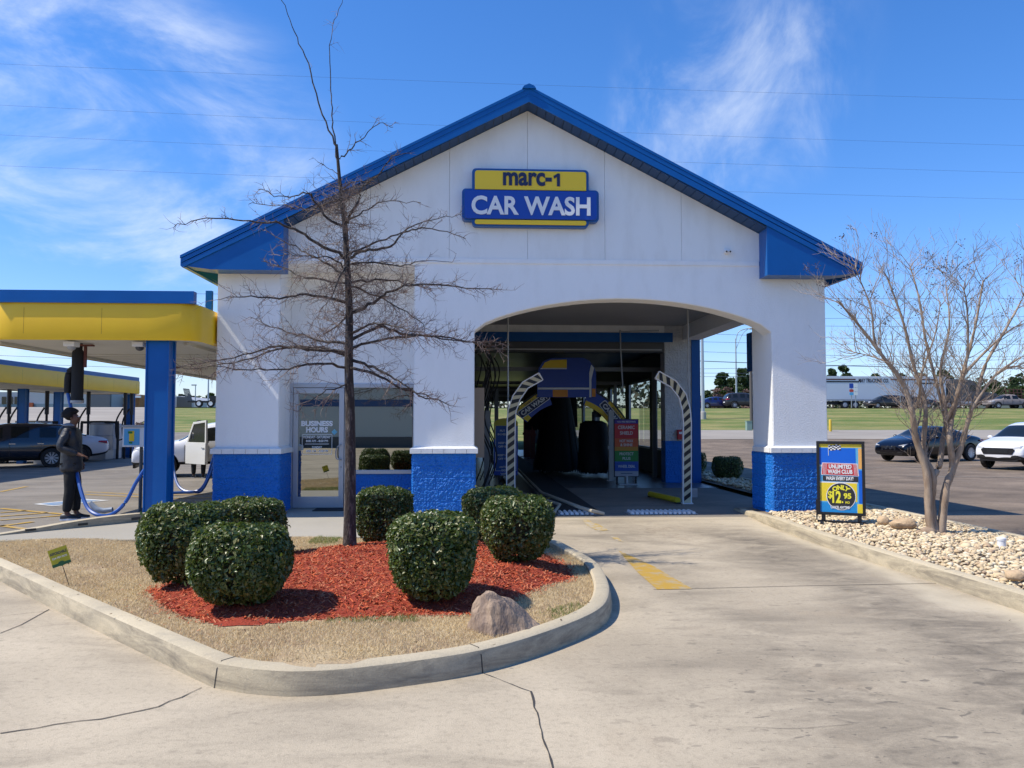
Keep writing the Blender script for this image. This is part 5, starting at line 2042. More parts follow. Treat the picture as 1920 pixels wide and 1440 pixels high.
# ================================================================== LANE HARDWARE
gr = thing('conveyor_track', 'black conveyor track with pale guide rails running into the wash tunnel', 'conveyor', (1.5, 14.8, 0))
ma = G(1157, 961, 0.01)
MB().box(1.66, 2.44, 14.75, 50, 0.004, 0.014).build('rubber_mat', blackm, gr)
MB().box(0.95, 1.55, 15.6, 50, 0.004, 0.05).box(1.0, 1.05, 15.6, 50, 0.05, 0.13).build('chain_bed', black, gr)
r1 = [G(1132, 965, 0.02), G(1110, 958, 0.10), G(1087, 950, 0.14), G(1040, 912, 0.15)]
r1 = [(r1[0].x, r1[0].y, 0.04), (r1[1].x, r1[1].y, 0.10), (r1[2].x, r1[2].y, 0.13), (1.60, 17.5, 0.13), (1.60, 50, 0.13)]
MB().tube(r1, 0.032, 8).build('guide_rail', M('rail_cream', (0.42, 0.38, 0.29), 0.45), gr, smooth=True)
a0, a1 = G(1037, 966, 0.03), G(1050, 946, 0.13)
MB().tube([(a0.x, a0.y, 0.05), (a1.x, a1.y, 0.13), (0.98, 18.2, 0.13), (0.98, 50, 0.13)], 0.028, 8).build('guide_rail', MATS['rail_cream'], gr, smooth=True)
for (pa, pb, lb) in (((1047, 965), (1112, 965), 'row of white rollers set in the floor between the guide rails'), ((1178, 965), (1300, 965), 'row of white rollers set in the floor at the right wheel path')):
    A, Bp = G(*pa, 0.02), G(*pb, 0.02)
    y = 14.62
    x0, x1 = P(pa[0], pa[1], y).x, P(pb[0], pb[1], y).x
    t = thing('roller_grate', lb, 'roller grate', ((x0 + x1) / 2, y, 0), 0, 'roller grates in the lane floor')
    MB().box(x0 - .03, x1 + .03, y - 0.22, y + 0.22, 0.003, 0.012).build('frame', galv, t)
    n = int((x1 - x0) / 0.083)
    for i in range(n):
        x = x0 + (i + .5) * (x1 - x0) / n
        MB().cyl((x, y - 0.2, 0.026), (x, y + 0.2, 0.026), 0.03, 10).build('roller', whitep, t, smooth=True)
gA, gB = G(1219, 927, 0.06), G(1271, 939, 0.06)
tg = thing('wheel_guide', 'yellow steel pipe lying on the lane floor by the right striped arm', 'wheel guide', (gA.x, gA.y, 0))
MB().cyl((gA.x, gA.y, 0.07), (gB.x, gB.y, 0.07), 0.062, 12).build('pipe', M('guide_yellow', (0.6, 0.46, 0.02), 0.4), tg, smooth=True)
MB().box(gA.x - .05, gA.x + .05, gA.y - .06, gA.y + .06, 0, 0.03).build('foot', black, tg)
MB().box(gB.x - .05, gB.x + .05, gB.y - .06, gB.y + .06, 0, 0.03).build('foot', black, tg)
q = P(1275, 815, YB)
fx = thing('extinguisher_box', 'small red fire extinguisher box on the white block pier', 'extinguisher box', (q.x, YB - .1, q.z - .1))
MB().box(q.x - 0.10, q.x + 0.12, YB - 0.13, YB - 0.025, q.z - 0.13, q.z + 0.14).build('box', signred, fx, bevel=0.01)
MB().box(q.x - 0.06, q.x + 0.08, YB - 0.134, YB - 0.131, q.z + 0.02, q.z + 0.08).build('label_plate', whitep, fx)

# ================================================================== WELCOME ARCH OVER THE LANE
YW = 22.9


def wz(px, py, Y=YW):
    p = P(px, py, Y)
    return (p.x, p.z)


wa = thing('welcome_arch', 'blue, yellow and white foam arch spanning the lane inside the tunnel mouth', 'arch sign', (2.75, YW, 0))
top = [wz(*q) for q in [(1007, 745), (1007, 705), (1010, 690), (1018, 678), (1032, 672), (1060, 671), (1092, 671), (1104, 676), (1113, 688), (1117, 700), (1117, 745)]]
MB().prism(top, YW - 0.08, YW).build('panel', signblue, wa)
yst = [wz(*q) for q in [(1015, 690), (1021, 680), (1032, 675.5), (1062, 674.5), (1062, 690)]]
MB().prism(yst, YW - 0.085, YW - 0.081).build('panel', yellows, wa)
wst = MB().prism([wz(*q) for q in [(1012, 692.5), (1062, 692.5), (1062, 690.3), (1014, 690.3)]], YW - 0.085, YW - 0.081)
wst.prism([wz(*q) for q in [(1108, 684), (1113, 690), (1108, 712), (1108, 745), (1104, 745), (1104, 700), (1106, 690)]], YW - 0.086, YW - 0.081)
wst.prism([wz(*q) for q in [(1008, 727), (1104, 727), (1104, 730.5), (1008, 730.5)]], YW - 0.086, YW - 0.081)
wst.build('panel', whitep, wa)
MB().prism([wz(*q) for q in [(1036, 731), (1064, 731), (1064, 744.5), (1036, 744.5)]], YW - 0.084, YW - 0.081).prism([wz(*q) for q in [(1109, 729), (1116, 729), (1116, 744), (1109, 744)]], YW - 0.084, YW - 0.081).build('panel', orange, wa)


def arcband(c, ro, ri, a0, a1, n=14):
    return [(c[0] + ro * cos(a0 + (a1 - a0) * k / n), c[1] + ro * sin(a0 + (a1 - a0) * k / n)) for k in range(n + 1)] + \
           [(c[0] + ri * cos(a1 + (a0 - a1) * k / n), c[1] + ri * sin(a1 + (a0 - a1) * k / n)) for k in range(n + 1)]


cc = (wz(1065, 850)[0], wz(1065, 850)[1])
pxm = FPX / (YW * 1.0)
Ro, Ri = 128 / pxm, 96 / pxm
for s in (-1, 1):
    a0_, a1_ = (rad(6), rad(72)) if s > 0 else (rad(108), rad(143))
    MB().prism(arcband(cc, Ro, Ri, a0_, a1_), YW + 0.01, YW + 0.08).build('arch_limb', signblue, wa)
    am = (a0_ + a1_) / 2
    MB().prism(arcband(cc, Ri + 0.14, Ri, am - 0.0, a1_ - 0.02) if s > 0 else arcband(cc, Ro, Ri, rad(136), rad(142)), YW - 0.0, YW + 0.008).build('panel', yellows, wa)
    MB().prism(arcband(cc, Ro, Ro - 0.05, a0_, a1_), YW - 0.002, YW + 0.009).build('rim', black, wa)
    # name plate lying along the limb
    ang = am - pi / 2
    rmid = (Ro + Ri) / 2
    cx_, cz_ = cc[0] + rmid * cos(am), cc[1] + rmid * sin(am)
    m = Matrix.Translation((cx_, YW, cz_)) @ Matrix.Rotation(-ang, 4, 'Y')
    xform(MB().prism(rounded(-0.52, 0.52, -0.14, 0.10, 0.05), -0.012, -0.001), m).build('panel', whitep, wa)
    xform(MB().prism(rounded(-0.50, 0.50, -0.12, 0.08, 0.045), -0.016, -0.0125), m).build('panel', signnavy, wa)
    xform(MB().prism(rounded(-0.40, 0.40, 0.102, 0.19, 0.03), -0.016, -0.001), m).build('panel', yellows, wa)
    xform(text_mesh('CAR WASH', -0.44, 0.44, -0.085, 0.05, -0.0165, 0.003, 0.04), m).build('lettering', whitep, wa)
    xform(text_mesh('marc-1', -0.22, 0.22, 0.112, 0.18, -0.0165, 0.003, 0.02), m).build('lettering', signnavy, wa)
# legs of the arch
for px in (940, 1190):
    q = wz(px, 850)
    MB().box(q[0] - .05, q[0] + .05, YW, YW + .08, 0, q[1]).build('leg', galv, wa)


# ---- menu boards
def board(px0, px1, py0, py1, Y, label):
    a, b = wz(px0, py1, Y), wz(px1, py0, Y)
    t = thing('menu_board', label, 'sign board', ((a[0] + b[0]) / 2, Y, 0))
    return t, a[0], b[0], a[1], b[1]


Y1 = 21.3
t, x0, x1, z0, z1 = board(1153, 1196, 787, 893, Y1, 'tall board of red, orange, green and blue bands listing wash extras')
MB().box(x0 - .02, x1 + .02, Y1, Y1 + .05, z0 - 0.02, z1 + 0.02).build('frame', black, t)
H_ = z1 - z0
bands = [(0.0, 0.09, M('band_grey', (0.35, 0.36, 0.4), 0.5)), (0.09, 0.26, M('band_blue', (0.012, 0.07, 0.36), 0.5)), (0.26, 0.45, green), (0.45, 0.52, M('band_amber', (0.5, 0.22, 0.02), 0.5)), (0.52, 0.67, M('band_orange', (0.55, 0.09, 0.02), 0.5)), (0.67, 0.93, signred), (0.93, 1.0, M('band_purple', (0.05, 0.03, 0.25), 0.5))]
for a, b, m in bands:
    MB().box(x0, x1, Y1 - .006, Y1 - .001, z0 + a * H_ + .001, z0 + b * H_).build('band', m, t)
xc = (x0 + x1) / 2
ww = x1 - x0


def line(s, f, zc, hh, t_, mat=whitep, Y=Y1, xc_=None, ww_=None, b=0.02):
    xc_ = xc if xc_ is None else xc_
    ww_ = ww if ww_ is None else ww_
    text_mesh(s, xc_ - ww_ * f / 2, xc_ + ww_ * f / 2, zc - hh / 2, zc + hh / 2, Y - .0065, 0.002, b).build('lettering', mat, t_)


menu_w = M('menu_white', (0.62, 0.62, 0.6), 0.6)
for s, f, c, h in (('YOU ARE RECEIVING', 0.8, 0.965, 0.03), ('CERAMIC', 0.72, 0.865, 0.062), ('SHIELD', 0.55, 0.765, 0.062), ('HOT WAX', 0.58, 0.625, 0.05), ('& SHINE', 0.52, 0.555, 0.05), ('PROTECT', 0.60, 0.395, 0.05), ('PLUS', 0.34, 0.315, 0.05), ('WHEEL DEAL', 0.74, 0.175, 0.05)):
    line(s, f, z0 + H_ * c, H_ * h, t, menu_w)
MB().box(x0 + ww * .25, x1 - ww * .25, Y1 - .0075, Y1 - .0062, z0 + H_ * .045, z0 + H_ * .055).build('lettering', signnavy, t)
for s in (-1, 1):
    MB().box(xc + s * (ww / 2 - .06) - .02, xc + s * (ww / 2 - .06) + .02, Y1, Y1 + .06, 0.03, z0).build('leg', black, t)
MB().cyl((xc, Y1 + .03, 0), (xc, Y1 + .03, z0), 0.05, 12).box(xc - .25, xc + .25, Y1 - .2, Y1 + .25, 0, 0.03).build('base', galv, t)

Y1 = 20.9
t, x0, x1, z0, z1 = board(926, 971, 784, 891, Y1, 'tall blue board with a yellow top telling drivers to put the car in neutral')
ww = x1 - x0
xc = (x0 + x1) / 2
MB().prism([(x0, z0), (x1, z0), (x1, z1 - 0.12)] + [(xc + ww / 2 * cos(a), z1 - 0.12 + 0.12 * sin(a)) for a in [pi * k / 10 for k in range(1, 10)]] + [(x0, z1 - 0.12)], Y1, Y1 + 0.05).build('panel', signblue, t)
MB().prism([(x0 + .005, z1 - 0.55), (x0 + .05, z1 - .55), (x0 + .05, z1 - .2), (x1 - .05, z1 - .2), (x1 - .005, z1 - .2), (x1 - .005, z1 - 0.12)] + [(xc + (ww / 2 - .005) * cos(a), z1 - 0.125 + 0.12 * sin(a)) for a in [pi * k / 10 for k in range(1, 10)]] + [(x0 + .005, z1 - 0.12)], Y1 - .004, Y1 - .001).build('panel', M('board_yellow', (0.45, 0.38, 0.03), 0.5), t)
MB().box(x0 + .055, x1 - .055, Y1 - .006, Y1 - .0045, z0 + .12, z1 - .2).build('panel', M('board_blue', (0.01, 0.075, 0.30), 0.5), t)
bw = MB()
for (a, b, c, d) in ((x0 + .04, x0 + .048, z0 + .11, z1 - .2), (x1 - .048, x1 - .04, z0 + .11, z1 - .2), (x0 + .04, x1 - .04, z0 + .11, z0 + .118)):
    bw.box(a, b, Y1 - .008, Y1 - .0045, c, d)
bw.build('border', whitep, t)
zz = z1 - 0.33
for s, f, g in (('PUT CAR', .5, .03), ('IN NEUTRAL', .68, .16), ('KEEP FOOT', .62, .03), ('OFF BRAKE', .62, .16), ('KEEP HANDS', .68, .03), ('OFF WHEEL', .62, .15), ('ANTENNA', .56, .02), ('DOWN', .36, .03), ('WIPERS', .45, .02), ('OFF', .26, .03)):
    line(s, f, zz, 0.055, t, menu_w, Y1, xc, ww)
    zz -= 0.065 + g
MB().box(xc - .3, xc + .3, Y1, Y1 + .06, 0, 0.03).box(xc - .2, xc - .16, Y1 + .01, Y1 + .05, 0.03, z0).box(xc + .16, xc + .2, Y1 + .01, Y1 + .05, 0.03, z0).build('leg', black, t)

# ================================================================== TUNNEL EQUIPMENT
rnd = random.Random(3)
bristle = M('brush_black', (0.008, 0.008, 0.009), 0.7)


def post(px, py0, Y, w, mat, label, name='equipment_post', cat='post'):
    q = P(px, py0, Y)
    m_ = MB().box(q.x - w / 2, q.x + w / 2, Y, Y + w, 0, q.z)
    m_.box(q.x - w, q.x + w, Y - .05, Y + w + .05, 0, 0.02)
    m_.box(q.x - w * .7, q.x + w * .7, Y - .012, Y, q.z * .45, q.z * .5).box(q.x - w * .7, q.x + w * .7, Y - .012, Y, q.z * .8, q.z * .84)
    return tag(m_.build(name, mat, bevel=0.004), label, cat)


equip = M('equip_grey', (0.22, 0.23, 0.24), 0.4, 0.4)
post(913, 770, 19.8, 0.15, equip, 'grey steel equipment post standing beside the instruction board')
post(914, 695, 24.5, 0.13, equip, 'tall grey steel post deep behind the instruction board')
post(931, 728, 26.5, 0.13, equip, 'tall grey post right of the deep steel post')
post(1146, 770, 22.6, 0.15, M('equip_white', (0.5, 0.49, 0.46), 0.5), 'off-white motor post just left of the wash menu board')
redp = M('equip_red', (0.16, 0.025, 0.015), 0.5)
post(988, 765, 38, 0.30, redp, 'dark red steel post seen near the tunnel exit')
post(999, 765, 36, 0.22, redp, 'dark red steel post nearer than its twin, right of the exit opening')
post(1010, 768, 33, 0.10, equip, 'thin grey spray post beside the black side brush')
# hoses on the left wall
hs2 = MB()
for k in range(9):
    x = 0.15 + rnd.random() * 0.5
    y = 17.5 + k * 0.7
    hs2.tube(catmull([(x, y, 3.4), (x + .15, y, 2.7 + rnd.random() * .5), (x - .1, y + .2, 1.8), (x + .2, y + .1, 0.9), (x, y, 0.2)], 5), 0.018, 6)
tag(hs2.build('hose_bundle', blackm), 'black and grey hoses hanging along the left tunnel wall', 'hoses')
eq = thing('control_cabinet', 'dark wall cabinet with a pale frame on the left portico wall', 'cabinet', (0.15, 16.4, 0))
MB().box(0.10, 0.28, 15.9, 16.8, 1.0, 2.35).build('body', black, eq)
MB().box(0.281, 0.30, 15.88, 15.95, 0.98, 2.37).box(0.281, 0.30, 16.75, 16.82, 0.98, 2.37).box(0.10, 0.30, 15.86, 15.88, 0.98, 2.37).build('frame', M('cab_frame', (0.35, 0.27, 0.2), 0.5), eq)


def strips(mb, cx, cy, z0, z1, r0, r1, n, w=0.03, seed=1):
    rn = random.Random(seed)
    for i in range(n):
        a = rn.uniform(0, 2 * pi)
        rr = math.sqrt(rn.random())
        t = rn.random()
        x0, y0 = cx + r0 * cos(a) * rr, cy + r0 * sin(a) * rr
        x1, y1 = cx + r1 * cos(a) * rr * 1.05, cy + r1 * sin(a) * rr
        zb = z0 + rn.uniform(-0.06, 0.1)
        dx, dy = -sin(a) * w / 2, cos(a) * w / 2
        xm, ym, zm = (x0 * .5 + x1 * .5), (y0 * .5 + y1 * .5), (z1 + zb) / 2
        mb.add([(x0 - dx, y0 - dy, z1), (x0 + dx, y0 + dy, z1), (xm + dx, ym + dy, zm), (xm - dx, ym - dy, zm), (x1 + dx, y1 + dy, zb), (x1 - dx, y1 - dy, zb)], [(0, 1, 2, 3), (3, 2, 4, 5)])


# hanging mitter curtain
mc = thing('mitter_curtain', 'black hanging cloth curtain of long strips across the wash tunnel', 'wash curtain', (2.6, 27.5, 0))
q0, q1 = P(985, 745, 27.5), P(1078, 745, 27.5)
cu_ = MB()
for i in range(420):
    x = q0.x + (q1.x - q0.x) * rnd.random()
    y = 27.2 + rnd.random() * 0.8
    zb = P(1000, 801, 27.5).z + rnd.uniform(-0.12, 0.22)
    w = 0.03
    cu_.add([(x - w, y, 2.95), (x + w, y + .01, 2.95), (x + w + rnd.uniform(-.04, .04), y, zb), (x - w * .6, y, zb)], [(0, 1, 2, 3)])
cu_.build('strips', bristle, mc)
MB().box(q0.x - .1, q1.x + .1, 27.15, 28.05, 2.9, 3.1).build('carrier_frame', greyd, mc)
# tall wrap brush hanging in the middle, and the low side brush
wb = thing('wrap_brush', 'tall black bell-shaped brush in the middle of the wash tunnel', 'wash brush', (3.2, 26.2, 0))
c0 = P(1045, 800, 26.2)
b_ = MB()
strips(b_, c0.x, 26.2, 0.12, 2.55, 0.42, 0.80, 900, 0.05, 5)
b_.build('bristles', bristle, wb)
MB().lathe([(0.3, 2.6), (0.4, 2.3), (0.55, 1.3), (0.68, 0.25), (0.5, 0.2)], 20, Matrix.Translation((c0.x, 26.2, 0))).build('core', bristle, wb, smooth=True)
MB().cyl((c0.x, 26.2, 2.5), (c0.x, 26.2, 3.4), 0.06, 10).build('shaft', greyd, wb)
sbm = thing('side_brush', 'squat black drum brush beside the off-white motor post', 'wash brush', (4.3, 24.6, 0))
c1 = P(1113, 850, 24.6)
b_ = MB()
strips(b_, c1.x, 24.6, 0.15, 1.62, 0.42, 0.50, 700, 0.05, 6)
b_.build('bristles', bristle, sbm)
MB().lathe([(0.25, 1.72), (0.42, 1.64), (0.47, 1.3), (0.47, 0.3), (0.3, 0.15)], 20, Matrix.Translation((c1.x, 24.6, 0))).build('core', bristle, sbm, smooth=True)
mtr = MB().cyl((c1.x, 24.6, 1.7), (c1.x, 24.6, 2.0), 0.05, 10)
mtr.build('shaft', greyd, sbm)
mt = P(1125, 775, 23.6)
mo = thing('drive_motor', 'small geared drive motor on a horizontal arm above the drum brush', 'motor', (mt.x, 23.6, mt.z))
MB().cyl((mt.x - .02, 23.5, mt.z + .05), (mt.x - .02, 23.8, mt.z + .05), 0.13, 14).box(mt.x - .18, mt.x + .02, 23.5, 23.75, mt.z - .12, mt.z + .0).build('body', M('motor_paint', (0.08, 0.12, 0.12), 0.4), mo, smooth=True)
MB().box(mt.x, mt.x + .45, 23.55, 23.65, mt.z - .05, mt.z + .02).build('arm', greyd, mo)
# overhead frames
for i, (Y, z) in enumerate(((23.6, 3.2), (30, 3.1), (34, 3.0), (42, 3.0))):
    lb = ['first', 'second', 'third', 'farthest'][i] + ' grey steel frame spanning the wash tunnel from the entrance'
    t = thing('steel_portal', lb, 'steel frame', (2.7, Y, 0), 0, 'steel frames inside the wash tunnel')
    MB().box(-0.4, 5.8, Y, Y + .12, z, z + .12).build('crossbar', equip, t)
    MB().box(-0.4, -0.28, Y, Y + .12, 0, z).build('leg', equip, t)
    MB().box(5.5, 5.62, Y, Y + .12, 0, z).build('leg', equip, t)

# ================================================================== PRICE SIGN ON THE STONES
pa, pb_ = G(1533, 978, 0.12), G(1612, 1000, 0.12)
ang = rad(-27)
pb_ = pa + Vector((0.70 * cos(ang), 0.70 * sin(ang), 0))
Pc = (pa + pb_) / 2
ps = thing('price_sign', 'black framed blue and yellow wash club price sign on a low stand in the stones', 'sign', (Pc.x, Pc.y, 0.12), ang)
Wd = (pb_ - pa).length
sh = 1490 / Pc.y
Hs = 141 / sh
hb = 0.115


def L_(mb, name, mat, **k):
    return mb.build(name, mat, ps, world=False, **k)


w2 = Wd / 2
fr_ = MB()
bt = 0.045
fr_.box(-w2, w2, -0.025, 0.03, hb, hb + bt).box(-w2, w2, -0.025, 0.03, hb + Hs - bt, hb + Hs).box(-w2, -w2 + bt, -0.025, 0.03, hb + bt, hb + Hs - bt).box(w2 - bt, w2, -0.025, 0.03, hb + bt, hb + Hs - bt)
L_(fr_, 'frame', black, bevel=0.005)
L_(MB().box(-w2 + bt, w2 - bt, -0.004, 0.02, hb + bt, hb + Hs - bt), 'panel', lightblue)
x0, x1, z0, z1 = -w2 + bt, w2 - bt, hb + bt, hb + Hs - bt
Wp, Hp = x1 - x0, z1 - z0


def R2(u0, u1, v0, v1, lay, mat, name='panel', rr=0.0):
    a, b, c, d = x0 + u0 * Wp, x0 + u1 * Wp, z1 - v1 * Hp, z1 - v0 * Hp
    y = -0.004 - 0.0012 * lay
    poly = rounded(a, b, c, d, rr, 4) if rr else [(a, c), (b, c), (b, d), (a, d)]
    L_(MB().prism(poly, y, y + 0.001), name, mat)


pblue = M('poster_blue', (0.004, 0.12, 0.62), 0.4)
pyel = M('poster_yellow', (0.80, 0.62, 0.04), 0.4)
pred = M('poster_red', (0.55, 0.05, 0.06), 0.4)
pdark = M('poster_dark', (0.03, 0.03, 0.035), 0.4)
por = M('poster_orange', (0.8, 0.42, 0.12), 0.4)
R2(0, 1, 0, 0.05, 1, pyel)
R2(0.0, 0.86, 0.06, 0.30, 1, pblue, rr=0.012)
R2(0.92, 1.0, 0.06, 0.36, 1, por, rr=0.01)
R2(0, 0.86, 0.31, 0.335, 1, whitep)
R2(0.92, 1.0, 0.38, 0.86, 1, pblue)
R2(0, 0.88, 0.57, 0.84, 1, pyel)
R2(0.0, 0.9, 0.555, 0.57, 1, whitep)
R2(0, 0.86, 0.86, 1.0, 1, M('poster_mid', (0.015, 0.26, 0.62), 0.4))
R2(0.88, 1.0, 0.87, 1.0, 2, pyel)
# checkered flag
fl, fw = MB(), MB()
for i in range(7):
    for j in range(4):
        a = x0 + Wp * (0.22 + i * 0.042)
        c = z1 - Hp * (0.012 + (j + 1) * 0.019 + 0.008 * sin(i * 1.1))
        (fl if (i + j) % 2 else fw).box(a, a + Wp * .042, -0.0085, -0.0075, c, c + Hp * .019)
fw.box(x0 + Wp * .212, x0 + Wp * .222, -0.0085, -0.0075, z1 - Hp * .17, z1 - Hp * .01)
L_(fl, 'flag', pdark)
L_(fw, 'flag', whitep)


def trap(u0, u1, v0, v1, sk, lay, mat, name='banner'):
    a, b, c, d = x0 + u0 * Wp, x0 + u1 * Wp, z1 - v1 * Hp, z1 - v0 * Hp
    y = -0.004 - 0.0012 * lay
    L_(MB().prism([(a - sk * Wp, c), (b + sk * Wp, c - Hp * .01), (b, d - Hp * .008), (a, d)], y, y + 0.001), name, mat)


trap(0.06, 0.90, 0.275, 0.455, 0.03, 3, whitep)
trap(0.075, 0.885, 0.283, 0.447, 0.028, 4, pred)
for u in (0.10, 0.13, 0.16, 0.84, 0.87, 0.81):
    a = x0 + u * Wp
    L_(MB().prism([(a + (-0.02 if u < .5 else 0.02) * Wp, z1 - .445 * Hp), (a + (-0.012 if u < .5 else 0.028) * Wp, z1 - .445 * Hp), (a + .008 * Wp, z1 - .286 * Hp), (a, z1 - .286 * Hp)], -0.0102, -0.0095), 'banner', whitep)
trap(0.07, 0.91, 0.465, 0.54, 0.0, 4, pdark)


def tx(s, u0, u1, v0, v1, mat, lay=6, b=0.04, shear=0.0, arcr=None):
    L_(text_mesh(s, x0 + u0 * Wp, x0 + u1 * Wp, z1 - v1 * Hp, z1 - v0 * Hp, -0.004 - 0.0012 * lay, 0.002, b, shear=shear, arcr=arcr), 'lettering', mat)


tx('UNLIMITED', 0.22, 0.76, 0.298, 0.36, whitep)
tx('WASH CLUB', 0.19, 0.78, 0.372, 0.435, whitep)
tx('WASH EVERY DAY!', 0.15, 0.80, 0.475, 0.53, whitep, shear=0.2)
cx_, cz_, rr = x0 + 0.50 * Wp, z1 - 0.765 * Hp, 0.335 * Wp
L_(MB().prism([(cx_ + rr * 1.05 * cos(t), cz_ + rr * 1.05 * sin(t)) for t in [2 * pi * k / 40 for k in range(40)]], -0.0090, -0.0084), 'disc', whitep)
L_(MB().prism([(cx_ + rr * cos(t), cz_ + rr * sin(t)) for t in [2 * pi * k / 40 for k in range(40)]], -0.0098, -0.0091), 'disc', pdark)
py_ = M('price_yellow', (0.85, 0.78, 0.05), 0.4)
tx('ONLY', 0, 1, 0, 1, py_, 6, 0.05, arcr=(cx_, cz_ - 0.02, rr * 0.60, rr * 0.97, -0.80, 0.80))
tx('$', 0.185, 0.29, 0.69, 0.81, py_, b=0.02)
tx('12', 0.29, 0.50, 0.685, 0.865, py_)
tx('95', 0.56, 0.74, 0.715, 0.80, py_)
tx('.', 0.515, 0.55, 0.835, 0.862, py_)
tx('MO', 0.60, 0.70, 0.835, 0.868, py_, b=0.02)
tx('CANCEL ANYTIME!', 0.25, 0.70, 0.905, 0.945, whitep)
st_ = MB()
st_.box(-w2 + .06, -w2 + .12, -0.02, 0.02, 0.0, hb).box(w2 - .12, w2 - .06, -0.02, 0.02, 0.0, hb)
st_.box(-w2 - .0, w2 + .0, -0.02, 0.02, 0.0, 0.03)
st_.box(-w2 + .05, -w2 + .09, -0.30, 0.30, -0.01, 0.02).box(w2 - .09, w2 - .05, -0.30, 0.30, -0.01, 0.02)
st_.box(-w2 - .02, -w2 - .0, 0.0, 0.03, 0.03, 0.35)
L_(st_, 'stand', black)

# ================================================================== VACUUM CANOPIES
under = M('canopy_under', (0.62, 0.60, 0.52), 0.6, col2=(0.52, 0.50, 0.43), vscale=0.4)


def roundrect(x0, x1, y0, y1, r, n=6):
    return rounded(x0, x1, y0, y1, r, n)


def canopy(x0, x1, y0, y1, zb_, zt_, label, cols, capin=0.35, sideblue=True):
    t = thing('vacuum_canopy', label, 'canopy', ((x0 + x1) / 2, y0, 0.1))
    zc = zb_ + 0.60
    # yellow band round the edge, ends rounded
    o = roundrect(x0, x1, y0, y1, 0.75) if sideblue else [q_ for q_ in roundrect(x0, x1, y0, y1, 0.85) if not (q_[0] > x1 - .8 and q_[1] < y0 + 1)] + [(x1 - .28, y0), (x1 - .12, y0 + .05), (x1 - .03, y0 + .14), (x1, y0 + .3)]
    V = []
    for (ins, z) in ((0.012, zb_), (0.0, zb_ + 0.04), (0.0, zc - 0.04), (0.012, zc)):
        V += [(x - (ins if x > (x0 + x1) / 2 else -ins), y - (ins if y > (y0 + y1) / 2 else -ins), z) for x, y in o]
    n = len(o)
    F = [(j * n + i, j * n + (i + 1) % n, (j + 1) * n + (i + 1) % n, (j + 1) * n + i) for j in range(3) for i in range(n)]
    me = bpy.data.meshes.new('yellow_fascia')
    me.from_pydata(V, [], F + [tuple(range(3 * n, 4 * n))])
    me.update()
    link('yellow_fascia', me, yellow, t, smooth=True)
    MB().slab([(x * 1, y) for x, y in roundrect(x0 + .05, x1 - .05, y0 + .05, y1 - .05, 0.7 if sideblue else .3)], zb_ + 0.02, zb_ + 0.06).build('soffit', under, t)
    sm2 = MB()
    for xx in (x0 + 0.35, x1 - 0.35):
        sm2.box(xx - 0.03, xx + 0.03, y0 + .5, y1 - .5, zb_ - 0.03, zb_ + 0.018)
    yy = y0 + 3.0
    while yy < y1 - 1:
        sm2.box(x0 + .4, x1 - .4, yy, yy + .02, zb_ + 0.008, zb_ + 0.0185)
        yy += 0.6
    sm2.build('soffit_trim', under, t)
    # blue top band
    b = MB()
    b.box(x0 + capin + .2, x1 - (capin if sideblue else 0.05), y0 - 0.03, y0 + 0.12, zc - 0.0, zt_)
    b.box(x0 + capin + .2, x1 - (capin if sideblue else capin + 1.6), y0 + 0.122, y1 - 0.2, zc + 0.003, zt_ - 0.003)
    b.build('blue_fascia', blue, t)
    # panel joint lines
    jm = M('yellow_joint', (0.35, 0.2, 0.01), 0.6)
    k = x0 + 1.0
    while k < x1 - .8:
        MB().box(k, k + .006, y0 - .0015, y0 + .02, zb_ + .1, zc - .08).build('panel_joint', jm, t)
        k += 1.22
    k = y0 + 1.2
    while k < y1 - 1 and sideblue:
        MB().box(x1 - .02, x1 + .0015, k, k + .008, zb_ + .1, zc - .08).build('panel_joint', jm, t)
        k += 2.4
    for (cx, cy, w) in cols:
        c = MB().box(cx - w / 2, cx + w / 2, cy - .14, cy + .14, -0.04, zb_ + 0.02)
        for s in (-1, 1):
            c.box(cx + s * (w / 2), cx + s * (w / 2 + 0.02), cy - .16, cy - .10, 0.1, zb_ + .02).box(cx + s * (w / 2), cx + s * (w / 2 + 0.02), cy + .10, cy + .16, 0.1, zb_ + .02)
        c.box(cx - w / 2 - .06, cx + w / 2 + .06, cy - .2, cy + .2, 0.1, 0.13)
        c.build('column', blue, t)
    return t


ct1 = canopy(-8.15, -4.42, 13.1, 34.5, 3.01, 3.81, 'yellow and blue vacuum canopy beside the left wall of the building', [(P(291, 900, 13.2).x, 13.34, 0.33), (P(291, 900, 13.2).x, 23.0, 0.33), (P(291, 900, 13.2).x, 32.0, 0.33)], 0.38, False)
ct2 = canopy(-19.6, -15.7, 18.0, 39.4, 3.01, 3.81, 'second yellow and blue vacuum canopy farther left across the lot', [(-17.4, 22.5, 0.26), (-18.2, 33.5, 0.26), (-18.5, 36.9, 0.26), (-16.2, 39.0, 0.26)], 0.2)
# canopy fixtures
for i, (px, py, lb) in enumerate(((262, 650, 'white dome camera under the near canopy beside its blue column'), (134, 652, 'white floodlight under the near canopy beside the hanging separator'))):
    q = P(px, py, 13.45)
    t = thing('canopy_fixture', lb, 'fixture', (q.x, 13.45, 2.9))
    MB().box(q.x - .09, q.x + .09, 13.35, 13.55, 2.93, 3.01).build('housing', whitep, t, bevel=0.01)
    MB().ball((q.x, 13.45, 2.92), 0.07, 10, (1, 1, .8)).build('lens', galv if i else greyd, t, smooth=True)


